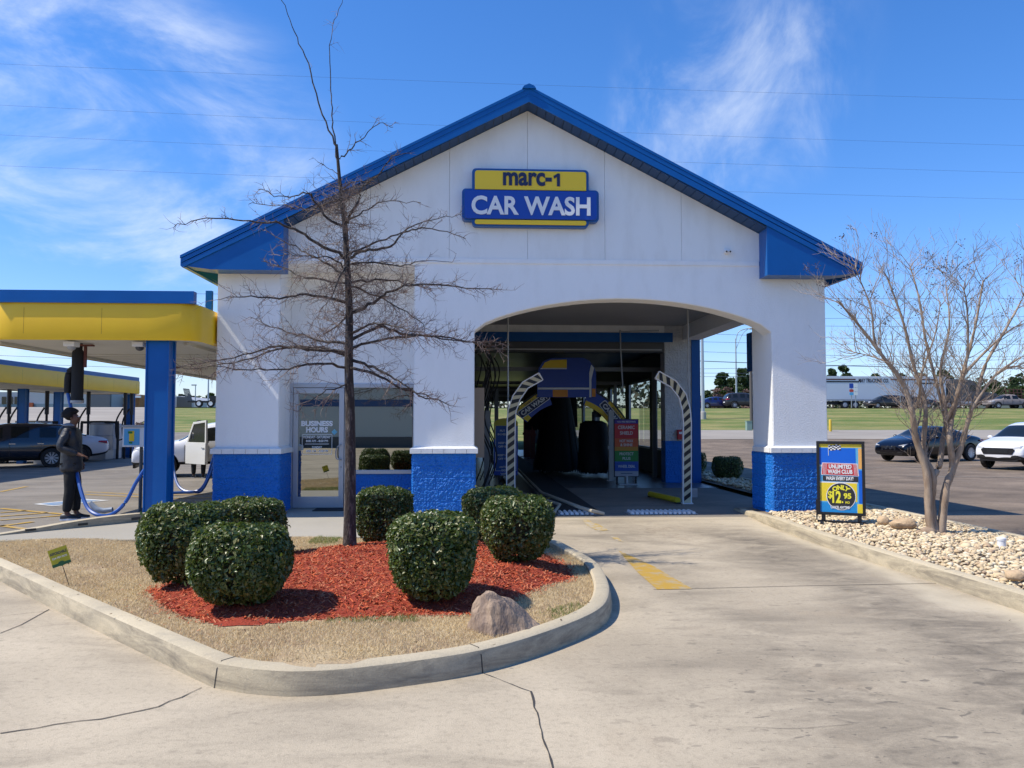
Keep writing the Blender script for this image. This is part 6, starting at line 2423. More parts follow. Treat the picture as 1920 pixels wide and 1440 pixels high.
def vacuum(px, pyt, pyb, Y, label, hosepts, r=0.095, group='vacuum separators under the canopies', fine=True):
    q0, q1 = P(px, pyt, Y), P(px, pyb, Y)
    t = thing('vacuum_separator', label, 'vacuum', (q0.x, Y, q1.z), 0, group)
    x = q0.x
    MB().lathe([(r * .7, 3.03), (r * .7, 2.92), (r, 2.88), (r, q1.z + .05), (r * 1.08, q1.z + .04), (r * 1.08, q1.z)], 16, Matrix.Translation((x, Y, 0))).build('canister', blackm, t, smooth=35)
    MB().box(x - .02, x + .25, Y - .05, Y + .05, 2.98, 3.01).box(x + .10, x + .14, Y - .02, Y + .02, 2.62, 2.99).build('bracket', M('bracket_red', (0.12, 0.03, 0.02), 0.6), t)
    MB().lathe([(r * 1.12, q1.z + .01), (r * 1.12, q1.z - .03), (r * .8, q1.z - .04)], 16, Matrix.Translation((x, Y, 0))).build('collar', galv, t, smooth=35)
    zmid = q1.z + (2.88 - q1.z) * .5
    MB().tube(catmull([(x, Y, zmid + .15), (x - .12, Y, zmid + .1), (x - .16, Y, zmid - .05), (x - .16, Y, zmid - .28)], 5), 0.055, 10).build('elbow', blackm, t, smooth=True)
    if hosepts:
        hp = [Vector((x - .16, Y, zmid - .26))] + [Vector(h) for h in hosepts]
        pts = catmull(hp, 8)
        h_ = MB().tube(pts, 0.03, 8)
        o = h_.build('hose', M('hose_blue', (0.02, 0.09, 0.34), 0.35), t, smooth=True)
    return t


def hp(px, py, Y):
    p = P(px, py, Y)
    return (p.x, p.y, max(0.14, p.z))


vacuum(147, 648, 752, 13.9, 'black hanging vacuum separator with a blue hose reaching behind the standing person',
       [hp(137, 790, 13.8), hp(139, 850, 13.6), hp(148, 905, 13.3), hp(163, 950, 13.1), hp(185, 966, 13.0), hp(210, 964, 13.05), hp(235, 942, 13.15), hp(255, 905, 13.2), hp(271, 880, 13.25)])
vacuum(316, 680, 762, 19.5, 'black hanging vacuum separator with blue hoses behind the near canopy column',
       [hp(318, 790, 19.4), hp(322, 850, 19.0), hp(330, 900, 18.6), hp(345, 922, 18.4), hp(370, 927, 18.3), hp(385, 905, 18.4), hp(395, 875, 18.6), hp(402, 850, 18.9)])
lp = MB().tube(catmull([hp(318, 930, 17.8), hp(340, 930, 17.9), hp(362, 930, 18.0), hp(378, 920, 18.1), hp(392, 895, 18.2), hp(401, 870, 18.3), hp(406, 850, 18.4)], 8), 0.03, 8)
tag(lp.build('vacuum_hose', MATS['hose_blue'], smooth=True), 'loose blue vacuum hose looping low between the near column and the building corner', 'hose')
# hose nozzle on the ground
nz = G(182, 962, 0.12)
tag(MB().tube([(nz.x - .12, nz.y, .30), (nz.x - .02, nz.y, .18), (nz.x + .12, nz.y, .16), (nz.x + .26, nz.y, .18)], [0.035, 0.06, 0.045, 0.04], 10).build('hose_nozzle', M('nozzle_grey', (0.25, 0.3, 0.38), 0.5), smooth=True), 'grey crevice nozzle lying in the loop of the blue hose on the ground', 'nozzle')
# coiled yellow air hose
ch = MB()
pc0, pc1 = P(312, 868, 13.45), P(313, 928, 13.45)
pts = []
for k in range(170):
    t_ = k / 169
    a = t_ * 2 * pi * 14
    r_ = 0.028 + 0.022 * t_
    pts.append((pc0.x + (pc1.x - pc0.x) * t_ + r_ * cos(a), 13.45 + r_ * sin(a), pc0.z + (pc1.z - pc0.z) * t_))
tag(ch.tube(pts, 0.007, 5).build('air_hose', M('air_yellow', (0.5, 0.34, 0.03), 0.4), smooth=True), 'coiled yellow air hose hanging on the right side of the blue column', 'hose')
# bin with poster by the column
YP = 14.3
q0, q1 = P(229, 838, YP), P(271, 798, YP)
vb = thing('poster_box', 'pale metal box with a light blue poster hung left of the blue column', 'bin', ((q0.x + q1.x) / 2, YP + .1, q0.z))
MB().box(q0.x, q1.x, YP, YP + .35, q0.z, q1.z - .03).build('body', whitep, vb, bevel=0.006)
MB().box(q0.x - .03, q1.x + .03, YP - .03, YP + .38, q1.z - .03, q1.z + .01).build('lid', galv, vb)
MB().box(q0.x + .03, q1.x - .08, YP - .006, YP - .001, q0.z + .03, q1.z - .06).build('poster', lightblue, vb)
pw = q1.x - q0.x
MB().box(q0.x + .12, q1.x - .17, YP - .012, YP - .007, q0.z + .10, q0.z + .28).build('poster', yellows, vb)
MB().box(q0.x + .10, q1.x - .20, YP - .014, YP - .007, q1.z - .14, q1.z - .10).box(q0.x + .12, q1.x - .2, YP - .016, YP - .013, q0.z + .06, q0.z + .09).build('poster', green, vb)
MB().cyl((q0.x + .25, YP + .2, 0.1), (q0.x + .25, YP + .2, q0.z), 0.03, 8).build('post', greyd, vb)
# second canopy vacuum poles, drums and rails
vd = []
for i, (px, Y, top, bot, lb) in enumerate(((88, 35.5, 745, 800, 'black vacuum tube under the far canopy just right of its blue column'), (37, 34.6, 742, 800, 'black vacuum pole under the far canopy near the left frame edge'),
                                           (166, 36.3, 748, 800, 'black vacuum tube under the far canopy in the middle of the gap'), (235, 37.6, 748, 795, 'black vacuum tube under the far canopy left of the near blue column'),
                                           (247, 38.2, 748, 795, 'black vacuum tube under the far canopy touching the near blue column'), (17, 34.0, 738, 790, 'slim black vacuum pole at the left frame edge'))):
    q = P(px, 760, Y)
    t = thing('vacuum_pole', lb, 'vacuum', (q.x, Y, 0.1), 0, 'vacuum poles under the far canopy')
    MB().cyl((q.x, Y, -0.04), (q.x, Y, 3.02), 0.05, 10).build('pole', blackm, t)
    MB().cyl((q.x, Y, 2.0), (q.x, Y, 3.02), 0.085, 12).build('canister', black, t)
    MB().tube(catmull([(q.x - .1, Y, 2.3), (q.x - .35, Y - .1, 1.7), (q.x - .3, Y - .1, 0.9), (q.x - .05, Y, 0.9)], 5), 0.035, 6).build('hose', blackm, t)
for (px, Y, w, h, m, lb) in ((190, 37.5, .5, 1.25, galv, 'tall grey ribbed drum under the far canopy'), (212, 38.5, .42, 1.2, whitep, 'white bin beside the grey drum under the far canopy'),
                             (225, 39, .35, 1.15, greyd, 'dark bin right of the white bin under the far canopy'), (82, 33.4, .3, 1.3, galv, 'grey cabinet beside the far blue column'), (104, 34.6, .6, .9, greyd, 'low dark cabinet under the far canopy behind the parked dark car')):
    q = P(px, 790, Y)
    t = MB().lathe([(w * .92, 0.1), (w, .2), (w, .1 + h * .5), (w * 1.04, .12 + h * .5), (w, .14 + h * .5), (w, h), (w * 1.05, h + .02), (w * .9, h + .1)], 14, Matrix.Translation((q.x, Y, 0.3)))
    t.box(q.x - w * .8, q.x + w * .8, Y - w * .8, Y + w * .8, -0.04, 0.41)
    tag(t.build('waste_drum', m, smooth=30), lb, 'bin')
for x0_, x1_, Y in ((-19.6, -17.9, 35.6), (-17.6, -16.0, 37.2)):
    rl = MB().tube(catmull([(x0_, Y, -0.04), (x0_, Y, 1.5), (x0_ + .15, Y, 1.65), (x1_ - .15, Y, 1.65), (x1_, Y, 1.5), (x1_, Y, -0.04)], 4), 0.06, 8)
    tag(rl.build('pipe_rail', blackm), 'bent black pipe barrier ' + ('nearer the left frame edge' if Y < 36 else 'beside the grey drum') + ' under the far canopy', 'barrier', 'pipe barriers under the far canopy')

# ================================================================== VEHICLES
tyre_m = M('tyre', (0.018, 0.018, 0.018), 0.85)
rim_m = M('rim_silver', (0.55, 0.56, 0.58), 0.35, 0.4)
rim_d = M('rim_dark', (0.12, 0.12, 0.125), 0.3, 0.5)
cglass = M('car_glass', (0.010, 0.013, 0.014), 0.06, spec=0.45)
lampm = M('head_lamp', (0.62, 0.64, 0.66), 0.1, spec=0.9)
tailm = M('tail_lamp', (0.35, 0.01, 0.015), 0.2)
clad = M('cladding', (0.02, 0.02, 0.021), 0.6)
chrome = M('chrome', (0.6, 0.6, 0.62), 0.15, 1.0)

PROF = {
    # x, z bottom, z belt, z top, half width, half width of top, kind of the span to the next station
    'sedan': [(-2.45, .46, .78, .82, .70, .58, 'b'), (-2.36, .32, .92, 1.00, .85, .70, 'b'), (-1.95, .24, .97, 1.07, .90, .74, 'b'), (-1.62, .22, .985, 1.10, .92, .72, 'rb'), (-1.15, .22, .98, 1.28, .93, .66, 'r'), (-0.72, .22, .97, 1.40, .93, .62, 'p'),
              (-0.64, .22, .97, 1.415, .93, .62, 'g'), (-0.02, .22, .96, 1.46, .93, .62, 'p'), (0.06, .22, .96, 1.455, .93, .62, 'g'), (0.50, .22, .95, 1.40, .93, .62, 'w'), (0.92, .22, .94, 1.20, .925, .67, 'wb'), (1.32, .22, .925, 1.02, .92, .72, 'b'),
              (1.85, .22, .86, .95, .90, .68, 'b'), (2.20, .24, .76, .83, .86, .62, 'b'), (2.38, .28, .66, .72, .78, .55, 'b'), (2.46, .36, .56, .62, .66, .50, 'b')],
    'suv': [(-2.32, .50, .95, 1.00, .74, .66, 'b'), (-2.27, .36, 1.04, 1.12, .86, .74, 'rb'), (-2.02, .28, 1.07, 1.52, .90, .66, 'r'), (-1.72, .26, 1.07, 1.60, .92, .66, 'p'), (-1.60, .26, 1.07, 1.62, .925, .66, 'g'), (-0.85, .26, 1.06, 1.67, .93, .66, 'p'),
            (-0.74, .26, 1.06, 1.675, .93, .66, 'g'), (0.05, .26, 1.05, 1.67, .93, .66, 'p'), (0.13, .26, 1.05, 1.66, .93, .66, 'g'), (0.55, .26, 1.04, 1.58, .93, .65, 'w'), (0.98, .26, 1.03, 1.34, .925, .69, 'wb'), (1.36, .26, 1.02, 1.12, .92, .73, 'b'),
            (1.85, .26, .97, 1.04, .905, .68, 'b'), (2.15, .28, .88, .94, .87, .62, 'b'), (2.30, .32, .74, .80, .80, .56, 'b'), (2.36, .42, .60, .66, .70, .5, 'b')],
    'pickup': [(-2.80, .55, 1.10, 1.13, .90, .88, 'b'), (-2.75, .50, 1.15, 1.18, .94, .90, 'b'), (-0.95, .42, 1.15, 1.18, .95, .90, 'b'), (-0.90, .42, 1.15, 1.70, .95, .74, 'r'), (-0.75, .42, 1.15, 1.82, .95, .72, 'g'), (-0.05, .42, 1.14, 1.86, .95, .72, 'p'),
               (0.03, .42, 1.14, 1.86, .95, .72, 'g'), (0.55, .42, 1.13, 1.80, .95, .71, 'w'), (0.92, .42, 1.13, 1.52, .95, .75, 'wb'), (1.22, .42, 1.13, 1.22, .95, .80, 'b'), (1.9, .42, 1.08, 1.17, .94, .78, 'b'), (2.40, .42, 1.02, 1.10, .92, .74, 'b'), (2.62, .42, .92, 1.0, .88, .7, 'b'), (2.70, .50, .75, .80, .82, .65, 'b')]}
WHEELS = {'sedan': (1.50, -1.42, 0.345, 0.84), 'suv': (1.42, -1.36, 0.365, 0.84), 'pickup': (1.72, -1.75, 0.41, 0.86)}


def wheel_into(parent, x, y, r, side, rimmat, spokes=10):
    w = 0.21
    wt = MB()
    m = Matrix.Translation((x, y, r)) @ Matrix.Rotation(pi / 2, 4, 'X')
    wt.lathe([(r * .62, -w / 2), (r * .93, -w / 2), (r, -w / 2 + .03), (r, w / 2 - .03), (r * .93, w / 2), (r * .62, w / 2)], 28, m, False)
    wo = wt.build('wheel', tyre_m, parent, world=False, smooth=35)
    rm = MB()
    s = side
    ym = y + s * (w / 2 - 0.01)
    # rim ring and spokes
    n = 28
    V = []
    for k in range(n):
        t = 2 * pi * k / n
        for rr, yy in ((r * .70, ym), (r * .63, ym - s * .008), (r * .60, ym - s * .06)):
            V.append((x + rr * cos(t), yy, r + rr * sin(t)))
    F = []
    for k in range(n):
        a, b = k * 3, ((k + 1) % n) * 3
        F += [(a, b, b + 1, a + 1), (a + 1, b + 1, b + 2, a + 2)]
    rm.add(V, F)
    for k in range(spokes):
        t = 2 * pi * k / spokes
        for dt in (-0.09, 0.09):
            rm.bar((x + .05 * cos(t), ym - s * .025, r + .05 * sin(t)), (x + r * .64 * cos(t + dt), ym - s * .012, r + r * .64 * sin(t + dt)), 0.022, 0.022, (0, 1, 0))
    rm.cyl((x, ym - s * .05, r), (x, ym - s * .005, r), 0.06, 12)
    link('rim', rm.mesh('rim'), rimmat, wo, world=False)
    link('brake_disc', MB().cyl((x, ym - s * .10, r), (x, ym - s * .075, r), r * .60, 20).mesh('brake_disc'), greyd, wo, world=False)


def car(kind, name, label, cat, loc, rz, paint, rimmat=rim_m, spokes=10, scale=(1, 1, 1), group=None, grille_m=None, lamps='both', far=False):
    t = thing(name, label, cat, loc, rz, group)
    S_ = [tuple(a * k for a, k in zip(s[:6], (scale[0], scale[2], scale[2], scale[2], scale[1], scale[1]))) + (s[6],) for s in PROF[kind]]
    V, F, K = [], [], []
    for (x, zb, zs_, zt_, w, wt, k) in S_:
        half = [(w * .84, zb), (w * .97, zb + (.17 if kind == 'suv' else .08)), (w, zb + (zs_ - zb) * .45), (w * .985, zb + (zs_ - zb) * .8), (w * .94, zs_), (wt, zt_ - min(.05, (zt_ - zs_) * .3)), (wt * .72, zt_)]
        ring = [(0, zb)] + half + [(0, zt_ + .012)] + [(-a, b) for a, b in half[::-1]]
        for a, b in ring:
            V.append((x, a, b))
    n = 16
    m = len(S_)
    for i in range(m - 1):
        k = S_[i][6]
        for j in range(n):
            F.append((i * n + j, i * n + (j + 1) % n, (i + 1) * n + (j + 1) % n, (i + 1) * n + j))
            g = 0
            if j in (5, 10) and k in ('g', 'r', 'w'):
                g = 1
            if j in (6, 7, 8, 9) and k in ('w', 'wb', 'r', 'rb'):
                g = 1
            if j in (0, 1, 14, 15):
                g = 3
            K.append(g)
    F.append(tuple(range(n - 1, -1, -1)))
    K.append(0)
    F.append(tuple((m - 1) * n + j for j in range(n)))
    K.append(0)
    me = bpy.data.meshes.new('body')
    me.from_pydata(V, [], F)
    me.update()
    me.materials.append(paint)
    me.materials.append(cglass)
    me.materials.append(blackm)
    me.materials.append(clad)
    me.polygons.foreach_set('material_index', K)
    bm = bmesh.new()
    bm.from_mesh(me)
    bmesh.ops.recalc_face_normals(bm, faces=bm.faces)
    bm.to_mesh(me)
    bm.free()
    tmp = bpy.data.objects.new('tmp', me)
    COL.objects.link(tmp)
    ss = tmp.modifiers.new('s', 'SUBSURF')
    ss.levels = 1 if far else 2
    xf, xr, r, yw = WHEELS[kind]
    xf, xr, r, yw = xf * scale[0], xr * scale[0], r * scale[2], yw * scale[1]
    cut = MB()
    for x in (xf, xr):
        for s in (-1, 1):
            cut.cyl((x, s * (yw - 0.22), r + .01), (x, s * 1.3, r + .01), r * 1.17, 28)
    cme = cut.mesh('c')
    cme.materials.append(blackm)
    bm = bmesh.new()
    bm.from_mesh(cme)
    bmesh.ops.recalc_face_normals(bm, faces=bm.faces)
    bm.to_mesh(cme)
    bm.free()
    cob = bpy.data.objects.new('cut', cme)
    COL.objects.link(cob)
    bo = tmp.modifiers.new('b', 'BOOLEAN')
    bo.operation = 'DIFFERENCE'
    bo.object = cob
    bo.solver = 'EXACT'
    bo.material_mode = 'TRANSFER'
    dg_ = bpy.context.evaluated_depsgraph_get()
    res = bpy.data.meshes.new_from_object(tmp.evaluated_get(dg_))
    bpy.data.objects.remove(tmp)
    bpy.data.objects.remove(cob)
    mats = [mm for mm in res.materials]
    # split into body, windows and dark wheel arches
    groups = {'body': [], 'windows': [], 'wheel_arches': [], 'cladding': []}
    for p_ in res.polygons:
        mm = mats[p_.material_index]
        key = 'body' if mm == paint else 'windows' if mm == cglass else 'cladding' if mm == clad else 'wheel_arches'
        groups[key].append(tuple(p_.vertices))
    co_ = [v.co.copy() for v in res.vertices]
    for key, fs in groups.items():
        if not fs:
            continue
        parts_ = [fs]
        if key in ('windows', 'wheel_arches'):
            # every pane and every wheel arch is a piece of its own
            par = {}

            def find(a):
                while par.setdefault(a, a) != a:
                    par[a] = par[par[a]]
                    a = par[a]
                return a
            for f in fs:
                for i in f[1:]:
                    par[find(i)] = find(f[0])
            comp = {}
            for f in fs:
                comp.setdefault(find(f[0]), []).append(f)
            parts_ = list(comp.values())
        for fp in parts_:
            used = sorted({i for f in fp for i in f})
            mp = {a: b for b, a in enumerate(used)}
            nm = {'body': 'body', 'windows': 'window', 'wheel_arches': 'wheel_arch', 'cladding': 'lower_cladding'}[key]
            mm = bpy.data.meshes.new(nm)
            mm.from_pydata([co_[i] for i in used], [], [tuple(mp[i] for i in f) for f in fp])
            mm.update()
            link(nm, mm, {'body': paint, 'windows': cglass, 'wheel_arches': blackm, 'cladding': clad}[key], t, world=False, smooth=45)
    bpy.data.meshes.remove(res)
    for x in (xf, xr):
        for s in (-1, 1):
            wheel_into(t, x, s * (yw + .0), r, s, rimmat, spokes)
    L = S_[-1][0]
    Lr = S_[0][0]
    H = S_[-3]
    zl = H[2] - .10
    if lamps in ('both', 'front'):
        for s in (-1, 1):
            hb_ = MB()
            xa = S_[-2][0]
            w = S_[-2][4]
            z = zl - .02
            hb_.add([(xa + .04, s * w * .60, z - .06), (xa - .02, s * w * .93, z - .04), (xa - .34, s * w * 1.085, z + .05), (xa - .30, s * w * 1.055, z + .12), (xa - .02, s * w * .90, z + .075), (xa + .03, s * w * .62, z + .03),
                      (xa - .15, s * w * .60, z - .06), (xa - .2, s * w * .9, z - .04), (xa - .5, s * w * 1.0, z + .05), (xa - .5, s * w * .98, z + .11), (xa - .2, s * w * .86, z + .075), (xa - .15, s * w * .62, z + .03)],
                     [(0, 1, 4, 5), (1, 2, 3, 4), (6, 0, 5, 11), (5, 4, 10, 11), (4, 3, 9, 10), (0, 6, 7, 1), (1, 7, 8, 2), (2, 8, 9, 3)])
            hb_.build('headlight', lampm, t, world=False)
        gm = grille_m or black
        gz = zl - .10
        gx = L - .02
        gk = 1.35 if kind == 'suv' else 1.0
        MB().prism([(-.36 * gk, gz - .10 * gk), (.36 * gk, gz - .10 * gk), (.42 * gk, gz + .02), (.36 * gk, gz + .085), (-.36 * gk, gz + .085), (-.42 * gk, gz + .02)], -.03 if kind == 'suv' else 0, 0.2, Matrix.Translation((gx, 0, 0)) @ Matrix.Rotation(pi / 2, 4, 'Z')).build('grille', gm, t, world=False)
        sl2 = MB()
        for k in range(5):
            sl2.box(gx + .001, gx + (.045 if kind == 'suv' else .012), -.35, .35, gz - .085 + k * .035, gz - .078 + k * .035)
        sl2.build('grille_bar', greyd if gm is black else chrome, t, world=False)
        MB().prism([(-.62, .30), (.62, .30), (.66, .42), (-.66, .42)], 0, .07, Matrix.Translation((L - .055, 0, 0)) @ Matrix.Rotation(pi / 2, 4, 'Z')).build('bumper_intake', black, t, world=False)
    if lamps in ('both', 'rear'):
        for s in (-1, 1):
            w = S_[1][4]
            z = S_[1][2] - .10
            xa = S_[1][0]
            MB().add([(xa - .06, s * w * .62, z - .04), (xa - .02, s * w * 1.0, z - .05), (xa + .34, s * w * 1.075, z + .02), (xa + .30, s * w * 1.05, z + .075), (xa - .0, s * w * .97, z + .08), (xa - .05, s * w * .62, z + .06)], [(0, 1, 4, 5), (1, 2, 3, 4)]).build('taillight', tailm, t, world=False)
        MB().box(Lr - .02, Lr + .03, -.26, .26, S_[1][1] + .28, S_[1][1] + .40).build('number_plate', whitep, t, world=False)
    for s in (-1, 1):
        xm = S_[-6][0] - .12
        zz = S_[-6][2] + .04
        MB().ball((xm, s * (S_[-6][4] + .10), zz + .04), .10, 10, (.75, 1, .75)).build('mirror', paint, t, world=False, smooth=True)
        for xh in (-.12 * scale[0], -1.0 * scale[0]):
            MB().box(xh - .1, xh + .1, s * (S_[7][4] * .985), s * (S_[7][4] * .985 + .025), S_[7][2] - .16, S_[7][2] - .13).build('door_handle', chrome if not far else paint, t, world=False)
        # door seams
        for xh in (S_[-5][0] - .12, -.04, -1.02 * scale[0]):
            MB().box(xh - .005, xh + .005, s * (S_[7][4] * .955), s * (S_[7][4] + .004), S_[7][1] + .12, S_[7][2] - .03).build('door_seam', black, t, world=False)
    return t


navyp = M('paint_navy', (0.006, 0.009, 0.022), 0.18, coat=1.0, spec=0.6)
blackp = M('paint_black_blue', (0.002, 0.0025, 0.006), 0.2, coat=0.35, spec=0.4)
whitecar = M('paint_white', (0.78, 0.78, 0.79), 0.25, coat=0.8)
creamcar = M('paint_cream', (0.66, 0.64, 0.58), 0.3, coat=0.5)
bluecar = M('paint_blue', (0.008, 0.012, 0.08), 0.25, coat=0.8)
darkcar = M('paint_dark', (0.018, 0.017, 0.018), 0.35, coat=0.5)
greycar = M('paint_grey', (0.09, 0.1, 0.115), 0.35, coat=0.6)
whitesh = M('paint_white_shade', (0.62, 0.64, 0.68), 0.3, coat=0.6)  # white paint darkened and cooled, canopy shade put into the colour

# right lot
c = car('sedan', 'parked_car', 'glossy black sedan parked nose left on the right-hand lot, behind the bare tree', 'car', (19.95, 33.6, 0), rad(180 + 21), blackp, rim_m, 14, (1, 1, 1.03))
MB().cyl((2.44, -.11, .60), (2.465, -.11, .60), .075, 14).cyl((2.44, .11, .60), (2.465, .11, .60), .075, 14).build('grille', chrome, c, world=False)
c = car('suv', 'parked_car', 'white crossover parked nose left at the right frame edge', 'car', (20.65, 28.2, 0), rad(180 + 28), whitecar, rim_m, 8, grille_m=black)
MB().prism([(.075 * cos(a), .62 + .055 * sin(a)) for a in [2 * pi * k / 14 for k in range(14)]], -.005, 0.065, Matrix.Translation((2.36, 0, 0)) @ Matrix.Rotation(pi / 2, 4, 'Z')).build('emblem', chrome, c, world=False)
MB().box(2.16, 2.30, -.74, -.60, .38, .50).build('fog_lamp', black, c, world=False)
MB().box(2.16, 2.30, .60, .74, .38, .50).build('fog_lamp', black, c, world=False)
# left lot under the canopies
z1_ = -0.035
car('suv', 'parked_car', 'dark navy crossover with chrome window line, shaded under the far canopy', 'car', (-17.25, 30.9, z1_), rad(207), navyp, rim_m, 10, (1.02, 1, 1.0))
car('sedan', 'parked_car', 'white sedan seen from behind past the standing person', 'car', (-18.1, 34.9, z1_), rad(205), whitesh, rim_d, 12, (1.02, 1, 1.02), lamps='rear')
pk_ = car('pickup', 'parked_car', 'white pickup truck with its front door open beside the blue column', 'pickup', (-8.0, 26.2, z1_), rad(196), whitecar, rim_d, 8, (.95, .97, .92))
# open front door with its window
dm = Matrix.Translation((0.98, 0.93, 0)) @ Matrix.Rotation(rad(-62 + 180), 4, 'Z')
g_ = MB()
dm = Matrix.Translation((.97, .94, -.06)) @ Matrix.Rotation(rad(122), 4, 'Z')
g_.prism([(0, .50), (1.12, .50), (1.14, 1.14), (1.12, 1.16), (0.0, 1.16)], -.05, .05, dm)
g_.prism([(0.0, 1.16), (0.10, 1.16), (0.42, 1.70), (1.06, 1.76), (1.06, 1.16), (1.13, 1.16), (1.12, 1.83), (0.38, 1.77)], -.03, .03, dm)
do = g_.build('door', creamcar, pk_, world=False, bevel=0.012)
gl2 = MB().prism([(0.09, 1.161), (1.06, 1.161), (1.06, 1.77), (0.41, 1.71)], -.008, .008, dm)
link('window', gl2.mesh('window'), cglass, do, world=False)
h2 = MB().box(.95, 1.09, -.075, -.05, .98, 1.01, dm)
link('handle', h2.mesh('handle'), chrome, do, world=False)
# far road
ZR = 3.27


def farcar(kind, px, Y, rz, paint, label, sc=(1, 1, 1), cat='car', lamps='both', rm=rim_m):
    x = P(px, 760, Y).x
    return car(kind, 'parked_car' if cat != 'pickup' else 'pickup_truck', label, cat, (x, Y, terr(x, Y) + .02), rz, paint, rm, 8, sc, 'vehicles on the far road', lamps=lamps, far=True)


farcar('sedan', 1343, 96.5, 0.0, bluecar, 'blue sedan on the far road between the lamp post and a dark old utility vehicle')
farcar('suv', 1394, 94.5, 0.0, darkcar, 'boxy dark utility vehicle on the far road, half hidden by the right pier', (1.02, 1, 1.12))
farcar('suv', 1661, 93.0, pi, darkcar, 'dark crossover on the far road passing in front of the long trailer', (1.05, 1, 0.95))
farcar('sedan', 1712, 94.0, pi, darkcar, 'second dark car behind the crossover on the far road, screened by the bare tree', (1, 1, 1.0))
farcar('pickup', 1888, 95.0, pi, M('paint_faded', (0.22, 0.19, 0.18), 0.7), 'faded grey pickup truck on the far road at the right frame edge', (1, 1, .95), 'pickup')

# semi trailer and tractor
YT2 = 99.0
xa, xb = P(1528, 750, YT2).x, P(1763, 750, YT2).x
zg = terr(0, YT2) + .02
tr_ = thing('semi_trailer', 'long white box trailer with red and black stripes on the far road', 'trailer', ((xa + xb) / 2, YT2, zg), 0)
trw = M('trailer_white', (0.60, 0.63, 0.66), 0.4, 0.2)
ztb, ztt = zg + 1.18, zg + 4.12
MB().box(xa, xb, YT2 - 1.28, YT2 + 1.28, ztb, ztt).build('box', trw, tr_, bevel=0.03)
zst = 1.7 + (790 - 712.5) * YT2 / 1490
strp = MB().box(xa + .5, P(1595, 712, YT2).x, YT2 - 1.30, YT2 - 1.285, zst + .05, zst + .22).box(P(1660, 712, YT2).x, P(1742, 712, YT2).x, YT2 - 1.30, YT2 - 1.285, zst + .05, zst + .22)
strp.build('stripe', M('stripe_brown', (0.10, 0.03, 0.02), 0.5), tr_)
strp = MB().box(xa + .5, P(1600, 712, YT2).x, YT2 - 1.30, YT2 - 1.285, zst - .24, zst - .07).box(P(1705, 712, YT2).x, xb - .3, YT2 - 1.30, YT2 - 1.285, zst - .42, zst - .24)
strp.build('stripe', black, tr_)
text_mesh('MAY TRUCKING CO.', P(1600, 712, YT2).x, P(1656, 712, YT2).x, zst - .26, zst + .26, YT2 - 1.29, 0.01, 0.03, shear=0.25).build('lettering', M('letter_dark', (0.03, 0.015, 0.015), 0.6), tr_)
MB().box(xa, xb, YT2 - 1.29, YT2 - 1.1, ztb - .18, ztb - .01).build('side_rail', galv, tr_)
MB().box(xa + .3, xa + 5.2, YT2 - .6, YT2 + .6, zg + .55, ztb - .19).box(xb - 3.1, xb - 2.9, YT2 - .9, YT2 - .7, zg + .2, ztb - .19).build('chassis', black, tr_)


def bigwheel(x, y, parent, r=.52):
    m = Matrix.Translation((x, y, zg + r)) @ Matrix.Rotation(pi / 2, 4, 'X')
    w = MB().lathe([(r * .5, .14), (r * .95, .14), (r, .1), (r, -.14), (r * .5, -.14)], 20, m).build('wheel', tyre_m, parent, smooth=35)
    link('rim', MB().lathe([(.02, .16), (r * .3, .17), (r * .52, .12), (r * .56, .145)], 16, m).mesh('rim'), galv, w) if False else MB().lathe([(.02, .16), (r * .3, .17), (r * .52, .12), (r * .56, .145)], 16, m).build('rim', galv, w)


for px in (1576, 1595):
    bigwheel(P(px, 755, YT2).x, YT2 - 1.1, tr_)
tc2 = thing('semi_truck', 'dark sleeper-cab semi tractor coupled to the white trailer, behind the bare tree', 'truck', (P(1815, 755, YT2).x, YT2, zg))
cx0, cx1 = P(1772, 750, YT2).x, P(1862, 750, YT2).x
Lc = cx1 - cx0
cabm = M('truck_paint', (0.07, 0.065, 0.07), 0.4, coat=0.4)
MB().prism([(cx0, zg + .9), (cx1, zg + .7), (cx1 + .05, zg + 1.2), (cx1 - .2, zg + 1.95), (cx0 + Lc * .62, zg + 2.25), (cx0 + Lc * .56, zg + 3.05), (cx0 + Lc * .44, zg + 3.7), (cx0 + .1, zg + 3.85), (cx0, zg + 3.6)], YT2 - 1.1, YT2 + 1.1).build('cab', cabm, tc2, bevel=0.05)
MB().prism([(cx0 + Lc * .40, zg + 2.3), (cx0 + Lc * .595, zg + 2.3), (cx0 + Lc * .545, zg + 3.0), (cx0 + Lc * .42, zg + 3.1)], YT2 - 1.115, YT2 - 1.09).build('window', cglass, tc2)
MB().box(cx0 - 1.6, cx1 - .3, YT2 - .5, YT2 + .5, zg + .5, zg + .9).build('chassis', black, tc2)
MB().cyl((cx0 + 1.4, YT2 - .9, zg + .75), (cx0 + 2.9, YT2 - .9, zg + .75), .3, 14).build('fuel_tank', galv, tc2)
for x in (cx1 - .95, cx0 - .2, cx0 + .95):
    bigwheel(x, YT2 - .98, tc2)
